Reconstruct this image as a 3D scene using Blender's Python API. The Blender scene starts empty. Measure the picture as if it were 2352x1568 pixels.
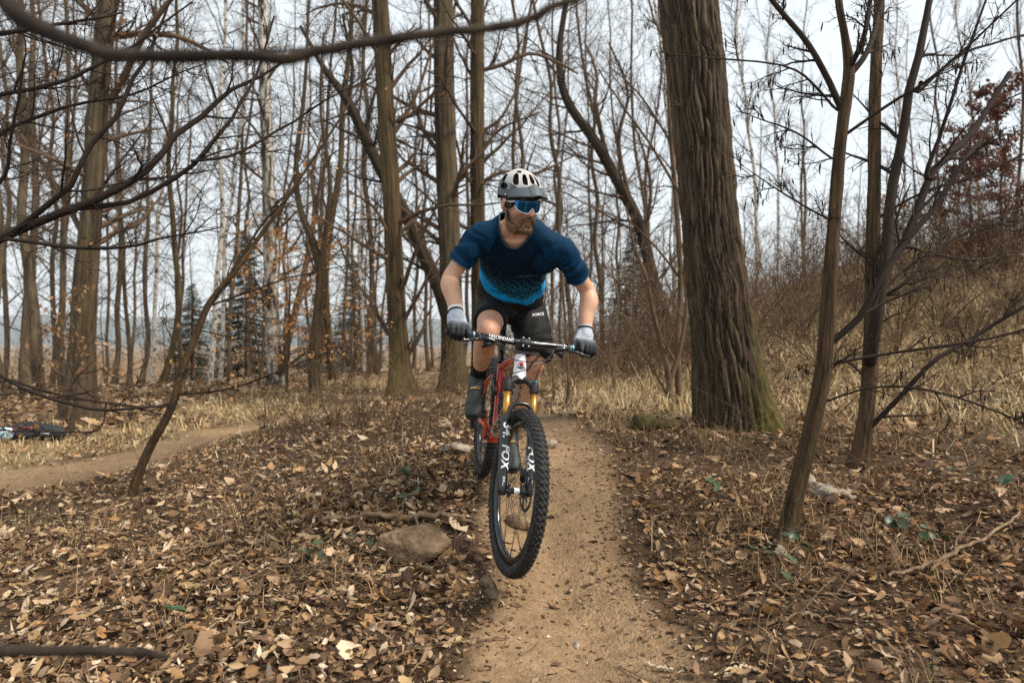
import bpy, bmesh, math, random
import numpy as np
from mathutils import Vector, Matrix
from mathutils.bvhtree import BVHTree

# ---------------------------------------------------------------- camera, sky, sun, exposure
sc = bpy.context.scene
COL = sc.collection
FPX = 1568.0          # focal length for a 2352 px wide frame (24 mm on full frame)
CAMZ = 1.2
cam_d = bpy.data.cameras.new("camera")
cam_d.lens = 24.0
cam_d.sensor_width = 36.0
cam_d.clip_start = 0.05
cam_d.clip_end = 25000
cam_d.dof.use_dof = True
cam_d.dof.focus_distance = 3.2
cam_d.dof.aperture_fstop = 2.4
cam = bpy.data.objects.new("camera", cam_d)
cam.location = (0, 0, CAMZ)
cam.rotation_euler = (math.radians(90), 0, 0)
COL.objects.link(cam)
sc.camera = cam

SUN_EL, SUN_AZ = math.radians(48), math.radians(112)   # azimuth clockwise from +y (camera forward)
world = bpy.data.worlds.new("World")
sc.world = world
world.use_nodes = True
wn, wl = world.node_tree.nodes, world.node_tree.links
wn.clear()
w_out = wn.new("ShaderNodeOutputWorld")
w_bg = wn.new("ShaderNodeBackground")
w_sky = wn.new("ShaderNodeTexSky")
w_sky.sky_type = 'NISHITA'
w_sky.sun_disc = False
w_sky.sun_elevation = SUN_EL
w_sky.sun_rotation = SUN_AZ
w_sky.air_density = 1.0
w_sky.dust_density = 4.0
w_sky.ozone_density = 1.0
w_mix = wn.new("ShaderNodeMix")
w_mix.data_type = 'RGBA'
w_mix.inputs['Factor'].default_value = 0.78          # thin even cloud over the blue
w_mix.inputs['B'].default_value = (7.0, 7.5, 7.65, 1)
wl.new(w_sky.outputs[0], w_mix.inputs['A'])
wl.new(w_mix.outputs['Result'], w_bg.inputs['Color'])
w_bg.inputs['Strength'].default_value = 0.075
wl.new(w_bg.outputs[0], w_out.inputs[0])

sun_d = bpy.data.lights.new("sun", 'SUN')
sun_d.energy = 2.4
sun_d.angle = math.radians(12)
sun_d.color = (1.0, 0.91, 0.78)
sun = bpy.data.objects.new("sun", sun_d)
sdir = Vector((math.sin(SUN_AZ) * math.cos(SUN_EL), math.cos(SUN_AZ) * math.cos(SUN_EL), math.sin(SUN_EL)))
sun.rotation_euler = sdir.to_track_quat('Z', 'Y').to_euler()
sun.location = (6, -2, 12)
COL.objects.link(sun)

vs = sc.view_settings
vs.view_transform = 'Standard'
vs.look = 'None'
vs.exposure = 1.15
vs.gamma = 1.0
vs.use_curve_mapping = False
sc.render.engine = 'CYCLES'
cy = sc.cycles
cy.use_denoising = False
cy.max_bounces = 3
cy.diffuse_bounces = 2
cy.glossy_bounces = 2
cy.transmission_bounces = 2
cy.transparent_max_bounces = 6
cy.volume_bounces = 0
cy.use_adaptive_sampling = False
cy.caustics_reflective = False
cy.caustics_refractive = False
sc.render.use_persistent_data = False
# ---------------------------------------------------------------- helpers
RNG = np.random.default_rng(11)
random.seed(11)


def P(vx, vy, d):
    """a point of the place: direction seen at (vx, vy) of a 2352x1568 frame, d metres ahead"""
    return np.array([(vx - 1176) / FPX * d, d, CAMZ - (vy - 784) / FPX * d])


def hash3(ix, iy, iz, s=0.0):
    h = np.sin(ix * 127.1 + iy * 311.7 + iz * 74.7 + s * 19.19) * 43758.5453
    return h - np.floor(h)


def vnoise(x, y, z=0.0, s=0.0):
    x, y, z = np.broadcast_arrays(np.asarray(x, float), np.asarray(y, float), np.asarray(z, float))
    ix, iy, iz = np.floor(x), np.floor(y), np.floor(z)
    fx, fy, fz = x - ix, y - iy, z - iz
    fx, fy, fz = (f * f * (3 - 2 * f) for f in (fx, fy, fz))
    r = 0
    for a in (0, 1):
        for b in (0, 1):
            for c in (0, 1):
                w = (fx if a else 1 - fx) * (fy if b else 1 - fy) * (fz if c else 1 - fz)
                r = r + w * hash3(ix + a, iy + b, iz + c, s)
    return r * 2 - 1


def fbm(x, y, z=0.0, oct=4, s=0.0):
    r, a, f = 0, 0.5, 1.0
    for o in range(oct):
        r = r + a * vnoise(np.asarray(x) * f, np.asarray(y) * f, np.asarray(z) * f, s + o * 3.1)
        a *= 0.5
        f *= 2.03
    return r


def smooth01(a, b, x):
    t = np.clip((x - a) / (b - a), 0, 1)
    return t * t * (3 - 2 * t)


def raw_mesh(name, V, faces, smooth=False, attrs=None, midx=None):
    """V (n,3); faces: list of int arrays (k,3) or (k,4) or ragged lists"""
    me = bpy.data.meshes.new(name)
    V = np.ascontiguousarray(V, dtype=np.float32).reshape(-1, 3)
    loops, tot = [], []
    for f in faces:
        if isinstance(f, np.ndarray):
            if len(f) == 0:
                continue
            loops.append(f.reshape(-1))
            tot.append(np.full(len(f), f.shape[1], dtype=np.int32))
        else:
            loops.append(np.array(f, dtype=np.int32))
            tot.append(np.array([len(f)], dtype=np.int32))
    L = np.concatenate(loops).astype(np.int32)
    T = np.concatenate(tot).astype(np.int32)
    S = np.concatenate([[0], np.cumsum(T)[:-1]]).astype(np.int32)
    me.vertices.add(len(V))
    me.vertices.foreach_set("co", V.reshape(-1))
    me.loops.add(len(L))
    me.loops.foreach_set("vertex_index", L)
    me.polygons.add(len(T))
    me.polygons.foreach_set("loop_start", S)
    me.polygons.foreach_set("loop_total", T)
    if smooth:
        me.polygons.foreach_set("use_smooth", np.ones(len(T), dtype=bool))
    if midx is not None:
        me.polygons.foreach_set("material_index", np.asarray(midx, dtype=np.int32))
    for k, a in (attrs or {}).items():
        a = np.asarray(a, dtype=np.float32)
        if a.ndim == 1:
            at = me.attributes.new(k, 'FLOAT', 'POINT')
            at.data.foreach_set("value", a)
        else:
            at = me.attributes.new(k, 'FLOAT_COLOR', 'POINT')
            if a.shape[1] == 3:
                a = np.concatenate([a, np.ones((len(a), 1), np.float32)], 1)
            at.data.foreach_set("color", np.ascontiguousarray(a).reshape(-1))
    me.update(calc_edges=True)
    me.validate(verbose=False)
    return me


def link(name, data, parent=None, mat=None):
    o = bpy.data.objects.new(name, data)
    COL.objects.link(o)
    if parent is not None:
        o.parent = parent
    if mat is not None and data is not None:
        for m in (mat if isinstance(mat, (list, tuple)) else [mat]):
            data.materials.append(m)
    return o


def mesh_obj(name, V, faces, mat, parent=None, smooth=False, attrs=None, midx=None):
    return link(name, raw_mesh(name, V, faces, smooth, attrs, midx), parent, mat)


def tag(o, label=None, cat=None, group=None, kind=None):
    if label: o['label'] = label
    if cat: o['category'] = cat
    if group: o['group'] = group
    if kind: o['kind'] = kind
    return o


def empty(name, loc=(0, 0, 0), label=None, cat=None, group=None):
    o = bpy.data.objects.new(name, None)
    o.location = loc
    o.empty_display_size = 0.1
    COL.objects.link(o)
    return tag(o, label, cat, group)


def unit(v):
    v = np.asarray(v, float)
    return v / (np.linalg.norm(v, axis=-1, keepdims=True) + 1e-12)


def spline(pts, n, extra=None):
    """Catmull-Rom through pts (k,m), n samples"""
    p = np.asarray(pts, float)
    k = len(p)
    if k == 2:
        t = np.linspace(0, 1, n)[:, None]
        return p[0] * (1 - t) + p[1] * t
    q = np.vstack([2 * p[0] - p[1], p, 2 * p[-1] - p[-2]])
    u = np.linspace(0, k - 1, n)
    i = np.minimum(u.astype(int), k - 2)
    t = (u - i)[:, None]
    a, b, c, d = q[i], q[i + 1], q[i + 2], q[i + 3]
    return 0.5 * (2 * b + (c - a) * t + (2 * a - 5 * b + 4 * c - d) * t ** 2 + (3 * b - a - 3 * c + d) * t ** 3)


def frames(pts, hint=None):
    t = np.gradient(pts, axis=0)
    t = unit(t)
    h = np.array(hint if hint is not None else (0, 0, 1.0), float)
    if hint is None and abs(t[:, 2]).mean() > 0.8:
        h = np.array([1.0, 0, 0])
    a = unit(np.cross(h, t))
    b = np.cross(t, a)
    return t, a, b


class MB:
    """collects shapes into one mesh"""
    def __init__(self):
        self.V, self.F, self.n = [], [], 0
        self.M = []

    def add(self, V, F, m=0):
        V = np.asarray(V, float).reshape(-1, 3)
        cnt = 0
        for f in F:
            if isinstance(f, np.ndarray):
                self.F.append(f + self.n); cnt += len(f)
            else:
                self.F.append([i + self.n for i in f]); cnt += 1
        self.M += [m] * cnt
        self.V.append(V)
        self.n += len(V)
        return self

    def tube(self, pts, rad, sides=12, cap=True, hint=None, ry=None, n=None, m=0):
        pts = np.asarray(pts, float)
        rad = np.broadcast_to(np.asarray(rad, float), (len(pts),))
        ryy = rad if ry is None else np.broadcast_to(np.asarray(ry, float), (len(pts),))
        if n:
            s = spline(np.c_[pts, rad, ryy], n)
            pts, rad, ryy = s[:, :3], s[:, 3], s[:, 4]
        t, a, b = frames(pts, hint)
        th = np.linspace(0, 2 * np.pi, sides, endpoint=False)
        V = pts[:, None] + rad[:, None, None] * np.cos(th)[None, :, None] * a[:, None] + ryy[:, None, None] * np.sin(th)[None, :, None] * b[:, None]
        k = len(pts)
        i = np.arange(k - 1)[:, None] * sides
        j = np.arange(sides)[None]
        j2 = (j + 1) % sides
        Q = np.stack([i + j, i + j2, i + sides + j2, i + sides + j], -1).reshape(-1, 4)
        F = [Q]
        if cap:
            F.append(list(range(sides))[::-1])
            F.append(list(range((k - 1) * sides, k * sides)))
        return self.add(V.reshape(-1, 3), F, m)

    def capsule(self, p0, p1, r0, r1, sides=16, m=0):
        """tapered capsule with round ends"""
        p0, p1 = np.asarray(p0, float), np.asarray(p1, float)
        d = unit(p1 - p0)
        pts, rad = [], []
        for a in np.linspace(-88, -20, 5):
            a = math.radians(a); pts.append(p0 + d * r0 * math.sin(a)); rad.append(r0 * math.cos(a))
        pts.append(p0); rad.append(r0)
        pts.append(p1); rad.append(r1)
        for a in np.linspace(20, 88, 5):
            a = math.radians(a); pts.append(p1 + d * r1 * math.sin(a)); rad.append(r1 * math.cos(a))
        h = (1, 0, 0) if abs(d[2]) > 0.8 else (0, 0, 1)
        return self.tube(pts, rad, sides, True, h, m=m)

    def ellipsoid(self, c, r, R=None, nu=20, nv=12, m=0):
        th = np.linspace(0, 2 * np.pi, nu, endpoint=False)
        ph = np.linspace(-np.pi / 2, np.pi / 2, nv + 1)[1:-1]
        V = np.stack([np.cos(ph)[:, None] * np.cos(th), np.cos(ph)[:, None] * np.sin(th), np.sin(ph)[:, None] * np.ones(nu)], -1).reshape(-1, 3)
        V = np.vstack([V, [[0, 0, -1], [0, 0, 1]]]) * np.asarray(r, float)
        if R is not None:
            V = V @ np.asarray(R, float).T
        V = V + np.asarray(c, float)
        k = nv - 1
        i = np.arange(k - 1)[:, None] * nu
        j = np.arange(nu)[None]
        j2 = (j + 1) % nu
        Q = np.stack([i + j, i + j2, i + nu + j2, i + nu + j], -1).reshape(-1, 4)
        jj = np.arange(nu)
        B = np.stack([(jj + 1) % nu, jj, np.full(nu, k * nu)], -1)
        T = np.stack([(k - 1) * nu + jj, (k - 1) * nu + (jj + 1) % nu, np.full(nu, k * nu + 1)], -1)
        return self.add(V, [Q, B, T], m)

    def box(self, c, s, R=None, m=0):
        s = np.asarray(s, float) / 2
        V = np.array([[x, y, z] for x in (-1, 1) for y in (-1, 1) for z in (-1, 1)], float) * s
        if R is not None:
            V = V @ np.asarray(R, float).T
        Q = np.array([[0, 1, 3, 2], [4, 6, 7, 5], [0, 4, 5, 1], [2, 3, 7, 6], [0, 2, 6, 4], [1, 5, 7, 3]])
        return self.add(V + np.asarray(c, float), [Q], m)

    def ring(self, R, prof, n=96, axis='y', c=(0, 0, 0), closed=True, m=0):
        """revolve profile [(dr, w)] about an axis; R added to dr"""
        prof = np.asarray(prof, float)
        k = len(prof)
        th = np.linspace(0, 2 * np.pi, n, endpoint=False)
        rr = R + prof[:, 0]
        V = np.stack([rr[None] * np.cos(th)[:, None], np.broadcast_to(prof[:, 1][None], (n, k)), rr[None] * np.sin(th)[:, None]], -1).reshape(-1, 3)
        i = np.arange(n)[:, None]
        i2 = (i + 1) % n
        kk = k if closed else k - 1
        j = np.arange(kk)[None]
        j2 = (j + 1) % k
        Q = np.stack([i * k + j, i * k + j2, i2 * k + j2, i2 * k + j], -1).reshape(-1, 4)
        return self.add(V + np.asarray(c, float), [Q], m)

    def raw(self):
        return np.vstack(self.V), self.F

    def map(self, fn):
        self.V = [fn(v) for v in self.V]
        return self

    def build(self, name, mat, parent=None, smooth=True, attrs=None):
        V, F = self.raw()
        midx = self.M if isinstance(mat, (list, tuple)) else None
        return mesh_obj(name, V, F, mat, parent, smooth, attrs, midx)


def tubes(PP, PR, sides):
    """PP (N,K,3) polylines, PR (N,K) radii -> verts, quads"""
    N, K = PR.shape
    t = np.empty_like(PP)
    t[:, 1:-1] = PP[:, 2:] - PP[:, :-2]
    t[:, 0] = PP[:, 1] - PP[:, 0]
    t[:, -1] = PP[:, -1] - PP[:, -2]
    t = unit(t)
    m = np.abs(t.mean(1))
    ref = np.zeros((N, 3))
    ref[np.arange(N), np.argmin(m, 1)] = 1
    a = unit(np.cross(np.broadcast_to(ref[:, None], t.shape), t))
    b = np.cross(t, a)
    th = np.linspace(0, 2 * np.pi, sides, endpoint=False)
    V = PP[:, :, None] + PR[:, :, None, None] * (np.cos(th)[:, None] * a[:, :, None] + np.sin(th)[:, None] * b[:, :, None])
    base = (np.arange(N) * K * sides)[:, None, None]
    i = (np.arange(K - 1) * sides)[None, :, None]
    j = np.arange(sides)[None, None]
    j2 = (j + 1) % sides
    Q = np.stack([base + i + j, base + i + j2, base + i + sides + j2, base + i + sides + j], -1).reshape(-1, 4)
    return V.reshape(-1, 3), Q


def remeshed(mb, voxel, smooth_iter=6, factor=0.5):
    """fuse overlapping closed shapes into one continuous skin, returns (V, quads, normals)"""
    V, F = mb.raw()
    me = raw_mesh("tmp", V, F)
    o = link("tmp", me)
    r = o.modifiers.new("r", 'REMESH')
    r.mode = 'VOXEL'
    r.voxel_size = voxel
    if smooth_iter:
        s = o.modifiers.new("s", 'SMOOTH')
        s.factor = factor
        s.iterations = smooth_iter
    dg = bpy.context.evaluated_depsgraph_get()
    m2 = o.evaluated_get(dg).to_mesh()
    n = len(m2.vertices)
    W = np.empty(n * 3, np.float32)
    m2.vertices.foreach_get("co", W)
    N = np.empty(n * 3, np.float32)
    m2.vertices.foreach_get("normal", N)
    T = np.empty(len(m2.polygons), np.int32)
    m2.polygons.foreach_get("loop_total", T)
    L = np.empty(len(m2.loops), np.int32)
    m2.loops.foreach_get("vertex_index", L)
    st = np.concatenate([[0], np.cumsum(T)[:-1]])
    q = st[T == 4]
    Q = np.stack([L[q + i] for i in range(4)], -1)
    o.evaluated_get(dg).to_mesh_clear()
    bpy.data.objects.remove(o)
    bpy.data.meshes.remove(me)
    return W.reshape(-1, 3).astype(float), Q, N.reshape(-1, 3).astype(float)


def text_mesh(s, size=1.0, bold=0.0, cuts=2, shear=0.0):
    """flat lettering as (uv verts, faces), centred on its own middle"""
    cu = bpy.data.curves.new("t", 'FONT')
    cu.body = s
    cu.size = size
    cu.offset = bold * size
    cu.shear = shear
    cu.align_x = 'CENTER'
    cu.align_y = 'CENTER'
    cu.resolution_u = 3
    o = link("t", cu)
    dg = bpy.context.evaluated_depsgraph_get()
    m = o.evaluated_get(dg).to_mesh()
    bm = bmesh.new()
    bm.from_mesh(m)
    o.evaluated_get(dg).to_mesh_clear()
    bmesh.ops.triangulate(bm, faces=bm.faces)
    for _ in range(cuts):
        es = [e for e in bm.edges if e.calc_length() > size * 0.16]
        if es:
            bmesh.ops.subdivide_edges(bm, edges=es, cuts=1)
            bmesh.ops.triangulate(bm, faces=bm.faces)
    V = np.array([v.co[:] for v in bm.verts])
    bm.verts.index_update()
    F = np.array([[v.index for v in f.verts] for f in bm.faces])
    bm.free()
    bpy.data.objects.remove(o)
    bpy.data.curves.remove(cu)
    return V[:, :2], F


# ---------------------------------------------------------------- materials
def mat(name, color=(0.5, 0.5, 0.5), rough=0.6, metal=0.0, spec=0.5, noise=0.0, nscale=20.0, bump=0.0, bscale=60.0, bdist=0.004,
        attr=None, stretch=None, color2=None, coat=0.0, sheen=0.0, translucent=0.0, ramp=(0.35, 0.65), twoside=None):
    m = bpy.data.materials.new(name)
    m.use_nodes = True
    nt = m.node_tree
    N, L = nt.nodes, nt.links
    b = N['Principled BSDF']
    b.inputs['Roughness'].default_value = rough
    b.inputs['Metallic'].default_value = metal
    b.inputs['Specular IOR Level'].default_value = spec
    if coat:
        b.inputs['Coat Weight'].default_value = coat
        b.inputs['Coat Roughness'].default_value = 0.08
    if sheen:
        b.inputs['Sheen Weight'].default_value = sheen
    src = None
    if attr:
        a = N.new('ShaderNodeAttribute')
        a.attribute_name = attr
        src = a.outputs['Color']
    tc = N.new('ShaderNodeTexCoord')
    vec = tc.outputs['Object']
    if stretch:
        mp = N.new('ShaderNodeMapping')
        mp.inputs['Scale'].default_value = stretch
        L.new(vec, mp.inputs['Vector'])
        vec = mp.outputs['Vector']
    if noise or color2:
        nz = N.new('ShaderNodeTexNoise')
        nz.inputs['Scale'].default_value = nscale
        nz.inputs['Detail'].default_value = 6
        nz.inputs['Roughness'].default_value = 0.65
        L.new(vec, nz.inputs['Vector'])
        if color2:
            rp = N.new('ShaderNodeMapRange')
            rp.inputs['From Min'].default_value = ramp[0]
            rp.inputs['From Max'].default_value = ramp[1]
            L.new(nz.outputs['Fac'], rp.inputs['Value'])
            mx = N.new('ShaderNodeMix')
            mx.data_type = 'RGBA'
            L.new(rp.outputs['Result'], mx.inputs['Factor'])
            if src:
                L.new(src, mx.inputs['A'])
            else:
                mx.inputs['A'].default_value = (*color, 1)
            mx.inputs['B'].default_value = (*color2, 1)
            src = mx.outputs['Result']
        if noise:
            rr = N.new('ShaderNodeMapRange')
            rr.inputs['From Min'].default_value = 0.25
            rr.inputs['From Max'].default_value = 0.75
            rr.inputs['To Min'].default_value = 1 - noise
            rr.inputs['To Max'].default_value = 1 + noise
            L.new(nz.outputs['Fac'], rr.inputs['Value'])
            mu = N.new('ShaderNodeMix')
            mu.data_type = 'RGBA'
            mu.blend_type = 'MULTIPLY'
            mu.inputs['Factor'].default_value = 1
            if src:
                L.new(src, mu.inputs['A'])
            else:
                mu.inputs['A'].default_value = (*color, 1)
            L.new(rr.outputs['Result'], mu.inputs['B'])
            src = mu.outputs['Result']
    if src:
        L.new(src, b.inputs['Base Color'])
    else:
        b.inputs['Base Color'].default_value = (*color, 1)
    if bump:
        n2 = N.new('ShaderNodeTexNoise')
        n2.inputs['Scale'].default_value = bscale
        n2.inputs['Detail'].default_value = 5
        L.new(vec, n2.inputs['Vector'])
        bp = N.new('ShaderNodeBump')
        bp.inputs['Strength'].default_value = bump
        bp.inputs['Distance'].default_value = bdist
        L.new(n2.outputs['Fac'], bp.inputs['Height'])
        L.new(bp.outputs['Normal'], b.inputs['Normal'])
    if translucent:
        tr = N.new('ShaderNodeBsdfTranslucent')
        ms = N.new('ShaderNodeMixShader')
        ms.inputs[0].default_value = translucent
        if src:
            L.new(src, tr.inputs['Color'])
        else:
            tr.inputs['Color'].default_value = (*color, 1)
        L.new(b.outputs[0], ms.inputs[1])
        L.new(tr.outputs[0], ms.inputs[2])
        L.new(ms.outputs[0], N['Material Output'].inputs['Surface'])
    return m


M = {}
M['bark'] = mat('bark', (0.055, 0.039, 0.025), 0.9, spec=0.2, noise=0.45, nscale=9, bump=0.8, bscale=30, bdist=0.02, stretch=(1, 1, 0.22), color2=(0.105, 0.078, 0.049))
M['bark_olive'] = mat('bark_olive', (0.046, 0.031, 0.016), 0.9, spec=0.2, noise=0.5, nscale=7, bump=0.9, bscale=34, bdist=0.02, stretch=(1, 1, 0.18), color2=(0.088, 0.068, 0.028), ramp=(0.4, 0.7))
M['bark_dark'] = mat('bark_dark', (0.024, 0.016, 0.011), 0.85, spec=0.25, noise=0.4, nscale=14, bump=0.6, bscale=40, bdist=0.01, stretch=(1, 1, 0.4), color2=(0.050, 0.034, 0.022))
M['bark_young'] = mat('bark_young', (0.040, 0.026, 0.015), 0.8, spec=0.3, noise=0.4, nscale=16, bump=0.6, bscale=60, bdist=0.008, stretch=(1, 1, 0.3), color2=(0.082, 0.058, 0.034))
M['birch'] = mat('birch', (0.50, 0.46, 0.40), 0.7, spec=0.3, noise=0.25, nscale=5, bump=0.4, bscale=20, bdist=0.01, stretch=(1, 1, 1.4), color2=(0.045, 0.035, 0.03), ramp=(0.50, 0.60))
M['twig'] = mat('twig', (0.085, 0.054, 0.034), 0.85, spec=0.2, noise=0.35, nscale=2.0)
M['twig_dark'] = mat('twig_dark', (0.026, 0.017, 0.012), 0.85, spec=0.2, noise=0.3, nscale=3.0)
M['twig_pale'] = mat('twig_pale', (0.135, 0.088, 0.052), 0.85, spec=0.2, noise=0.4, nscale=2.0)
M['needles'] = mat('needles', (0.034, 0.052, 0.040), 0.8, spec=0.2, noise=0.4, nscale=1.5)
M['leaf'] = mat('leaf', rough=0.75, spec=0.25, attr='col', noise=0.18, nscale=50, translucent=0.15)
M['straw'] = mat('straw', rough=0.7, spec=0.3, attr='col', translucent=0.15)
M['green_leaf'] = mat('green_leaf', (0.028, 0.055, 0.022), 0.45, spec=0.5, noise=0.4, nscale=9, color2=(0.05, 0.07, 0.025))
M['stone'] = mat('stone', (0.135, 0.088, 0.050), 0.9, spec=0.2, noise=0.4, nscale=12, bump=0.9, bscale=26, bdist=0.03, color2=(0.24, 0.165, 0.10))
M['stone_grey'] = mat('stone_grey', (0.19, 0.155, 0.12), 0.9, spec=0.2, noise=0.35, nscale=16, bump=0.8, bscale=30, bdist=0.02, color2=(0.32, 0.26, 0.195))
M['moss'] = mat('moss', (0.05, 0.048, 0.012), 0.95, spec=0.1, noise=0.5, nscale=30, bump=1.0, bscale=90, bdist=0.02, color2=(0.08, 0.055, 0.03))
M['stick'] = mat('stick', (0.13, 0.085, 0.05), 0.9, spec=0.2, noise=0.45, nscale=18, bump=0.7, bscale=50, bdist=0.006, color2=(0.20, 0.14, 0.085))
M['stick_pale'] = mat('stick_pale', (0.55, 0.44, 0.31), 0.8, spec=0.2, noise=0.25, nscale=20)
# ---------------------------------------------------------------- ground: one sheet to the horizon
_ctrl = [
    (0.2, -2.5, 0.0), (-4, -2, 0.05), (4, -2, 0.1),
    (0.25, 1.2, -0.02), (-3, 1.2, 0.02), (-1, 2.2, 0.02), (0.25, 2.3, 0.0), (1.2, 2.2, 0.06), (2.4, 2.2, 0.12), (-2.5, 2.4, 0.02),
    (0.25, 3.0, 0.055), (-0.5, 3.0, 0.11), (-2.0, 3.2, 0.05), (0.9, 3.2, 0.11), (1.40, 3.5, 0.19), (2.6, 3.4, 0.27),
    (0.15, 3.65, 0.20), (-0.15, 4.18, 0.365), (0.30, 4.3, 0.37), (-0.8, 4.1, 0.30), (-1.7, 4.4, 0.14), (-3.0, 4.2, 0.0), (-2.95, 5.3, 0.0),
    (0.3, 5.0, 0.47), (-0.6, 5.2, 0.45), (1.1, 4.9, 0.42), (2.34, 4.6, 0.346), (3.75, 5.0, 0.51), (1.97, 6.0, 0.45), (3.2, 6.3, 0.5),
    (-1.0, 6.4, 0.42), (-2.3, 6.3, 0.16), (0.3, 7.0, 0.47), (1.4, 8.0, 0.46), (-4.2, 6.2, -0.02), (-5.5, 5.0, 0.0), (-4.2, 8.3, -0.02), (-2.4, 8.5, 0.22),
    (-6.6, 8.5, 0.0), (-3.2, 10.5, 0.04), (-1.3, 10.5, 0.35), (0.2, 11, 0.42), (-6.6, 10.4, 0.0), (-6, 14, 0.1), (-2.0, 15, 0.3), (-11, 14, -0.1),
    (4.1, 7.2, 0.52), (3.6, 9.0, 0.92), (5.6, 9.5, 1.15), (6.3, 12, 1.85), (5.2, 13, 1.75), (8.6, 12, 2.5), (6.4, 7.5, 1.0), (8.0, 9.0, 1.8),
    (11.2, 15, 3.4), (6.4, 17, 2.4), (9, 18, 3.1), (2.7, 13, 0.58), (2.7, 18, 0.55), (3.8, 24, 0.8), (0, 20, 0.35),
    (-8, 20, 0.0), (-16, 20, -0.4), (-4, 26, 0.1), (-12, 32, -0.8), (0, 34, 0.0), (12, 30, 3.2), (22, 30, 4.6), (20, 18, 4.4),
    (-30, 34, -2.5), (0, 60, -2.2), (-30, 60, -5.0), (30, 60, 3.0), (60, 60, 5.0),
]
_c = np.array(_ctrl)


def _warp(x, y):
    yy = np.maximum(y, -2.8) + 4.0
    return np.stack([x / yy * 2.2, np.log(yy) * 1.6], -1)


def _tps(r2):
    return np.where(r2 > 1e-12, 0.5 * r2 * np.log(r2 + 1e-12), 0.0)


_cw = _warp(_c[:, 0], _c[:, 1])
_K = _tps(((_cw[:, None] - _cw[None]) ** 2).sum(-1)) + np.eye(len(_c)) * 2e-3
_Pm = np.c_[np.ones(len(_c)), _cw]
_A = np.block([[_K, _Pm], [_Pm.T, np.zeros((3, 3))]])
_w = np.linalg.solve(_A, np.r_[_c[:, 2], 0, 0, 0])

PATH = np.array([[0.23, -3, 0.46], [0.25, 1.0, 0.44], [0.26, 2.3, 0.42], [0.26, 3.0, 0.36], [0.22, 3.7, 0.36], [0.24, 4.3, 0.38], [0.38, 5.0, 0.31],
                 [0.36, 5.9, 0.24], [0.05, 7.2, 0.22], [-0.6, 9, 0.24], [-1.3, 11, 0.30], [-1.8, 14, 0.35], [-2.2, 22, 0.35]])
PATH2 = np.array([[-7.0, 4.7, 0.55], [-4.9, 5.6, 0.58], [-4.2, 6.5, 0.60], [-3.75, 8.3, 0.62], [-3.3, 10, 0.58], [-2.6, 12, 0.5], [-1.9, 14.5, 0.42], [-1.5, 20, 0.4]])


def _polydist(x, y, path):
    p = spline(path, 80)
    best = np.full(x.shape, 9.0)
    for i in range(len(p) - 1):
        a, b = p[i], p[i + 1]
        d = b[:2] - a[:2]
        t = np.clip(((x - a[0]) * d[0] + (y - a[1]) * d[1]) / (d @ d + 1e-9), 0, 1)
        q = np.hypot(x - a[0] - t * d[0], y - a[1] - t * d[1]) / (a[2] + t * (b[2] - a[2]))
        best = np.minimum(best, q)
    return best


def trail_d(x, y):
    """1 at the edge of a path, <1 inside it"""
    x, y = np.asarray(x, float), np.asarray(y, float)
    d = np.minimum(_polydist(x, y, PATH), _polydist(x, y, PATH2))
    return d + 0.42 * fbm(x * 1.8, y * 1.8, 0, 3, 5) + 0.16 * fbm(x * 7, y * 7, 0, 2, 6)


def hbase(x, y):
    x, y = np.asarray(x, float), np.asarray(y, float)
    sh = x.shape
    x, y = x.reshape(-1), y.reshape(-1)
    w = _warp(x, y)
    out = np.zeros(len(x))
    for i in range(0, len(x), 20000):
        q = w[i:i + 20000]
        r2 = ((q[:, None] - _cw[None]) ** 2).sum(-1)
        out[i:i + 20000] = _tps(r2) @ _w[:-3] + _w[-3] + q @ _w[-2:]
    far = smooth01(45, 75, np.hypot(x, y))
    fz = -3.0 - 0.012 * (np.hypot(x, y) - 60) + 0.05 * np.clip(x, -60, 60)
    fz = np.maximum(fz, -25)
    out = np.where(far > 0, out * (1 - far) + fz * far, out)
    return out.reshape(sh)


def ground(x, y):
    x, y = np.asarray(x, float), np.asarray(y, float)
    z = hbase(x, y)
    amp = np.clip(0.4 + np.hypot(x, y) * 0.05, 0.4, 2.0)
    rough = fbm(x * 1.1, y * 1.1, 0, 4, 2) * 0.07 * amp * (1 + 1.3 * smooth01(3, 5, x) * smooth01(6, 8, y))
    td = trail_d(x, y)
    k = smooth01(0.6, 1.25, td)
    z = z + rough * (0.25 + 0.75 * k) - 0.035 * (1 - smooth01(0.2, 1.1, td))
    rut = np.abs(x - np.interp(y, PATH[:, 1], PATH[:, 0]) + .05 * np.sin(y * 2.1)) / .11
    z = z - .016 * np.exp(-rut ** 2) * (y < 6) + .014 * fbm(x * 4.5, y * 3.0, 0, 3, 27) * (1 - k)
    near = np.hypot(x, y) < 9
    z = z + np.where(near, fbm(x * 9, y * 9, 0, 3, 8) * 0.012, 0)
    return z


def straw_mask(x, y):
    """where dead pale grass takes over from leaf litter"""
    x, y = np.asarray(x, float), np.asarray(y, float)
    m = np.zeros(x.shape)
    bank = smooth01(2.3, 3.8, x - 0.12 * y + 0.55) * smooth01(4.2, 6.5, y + 0.35 * x - 0.4)
    m = np.maximum(m, bank)
    m = np.maximum(m, smooth01(5.6, 6.6, y) * np.exp(-((x - 1.6) / 1.5) ** 2) * (1 - smooth01(16, 26, y)))
    d2 = _polydist(x, y, PATH2 + np.array([-0.85, 1.1, 0.35]))
    m = np.maximum(m, 1.1 * np.exp(-(d2 / 1.5) ** 2) * smooth01(4.5, 6.5, y))
    m = m * np.clip(0.65 + 1.5 * fbm(x * 0.9, y * 0.9, 0, 3, 31), 0, 1)
    return np.clip(m, 0, 1)


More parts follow.
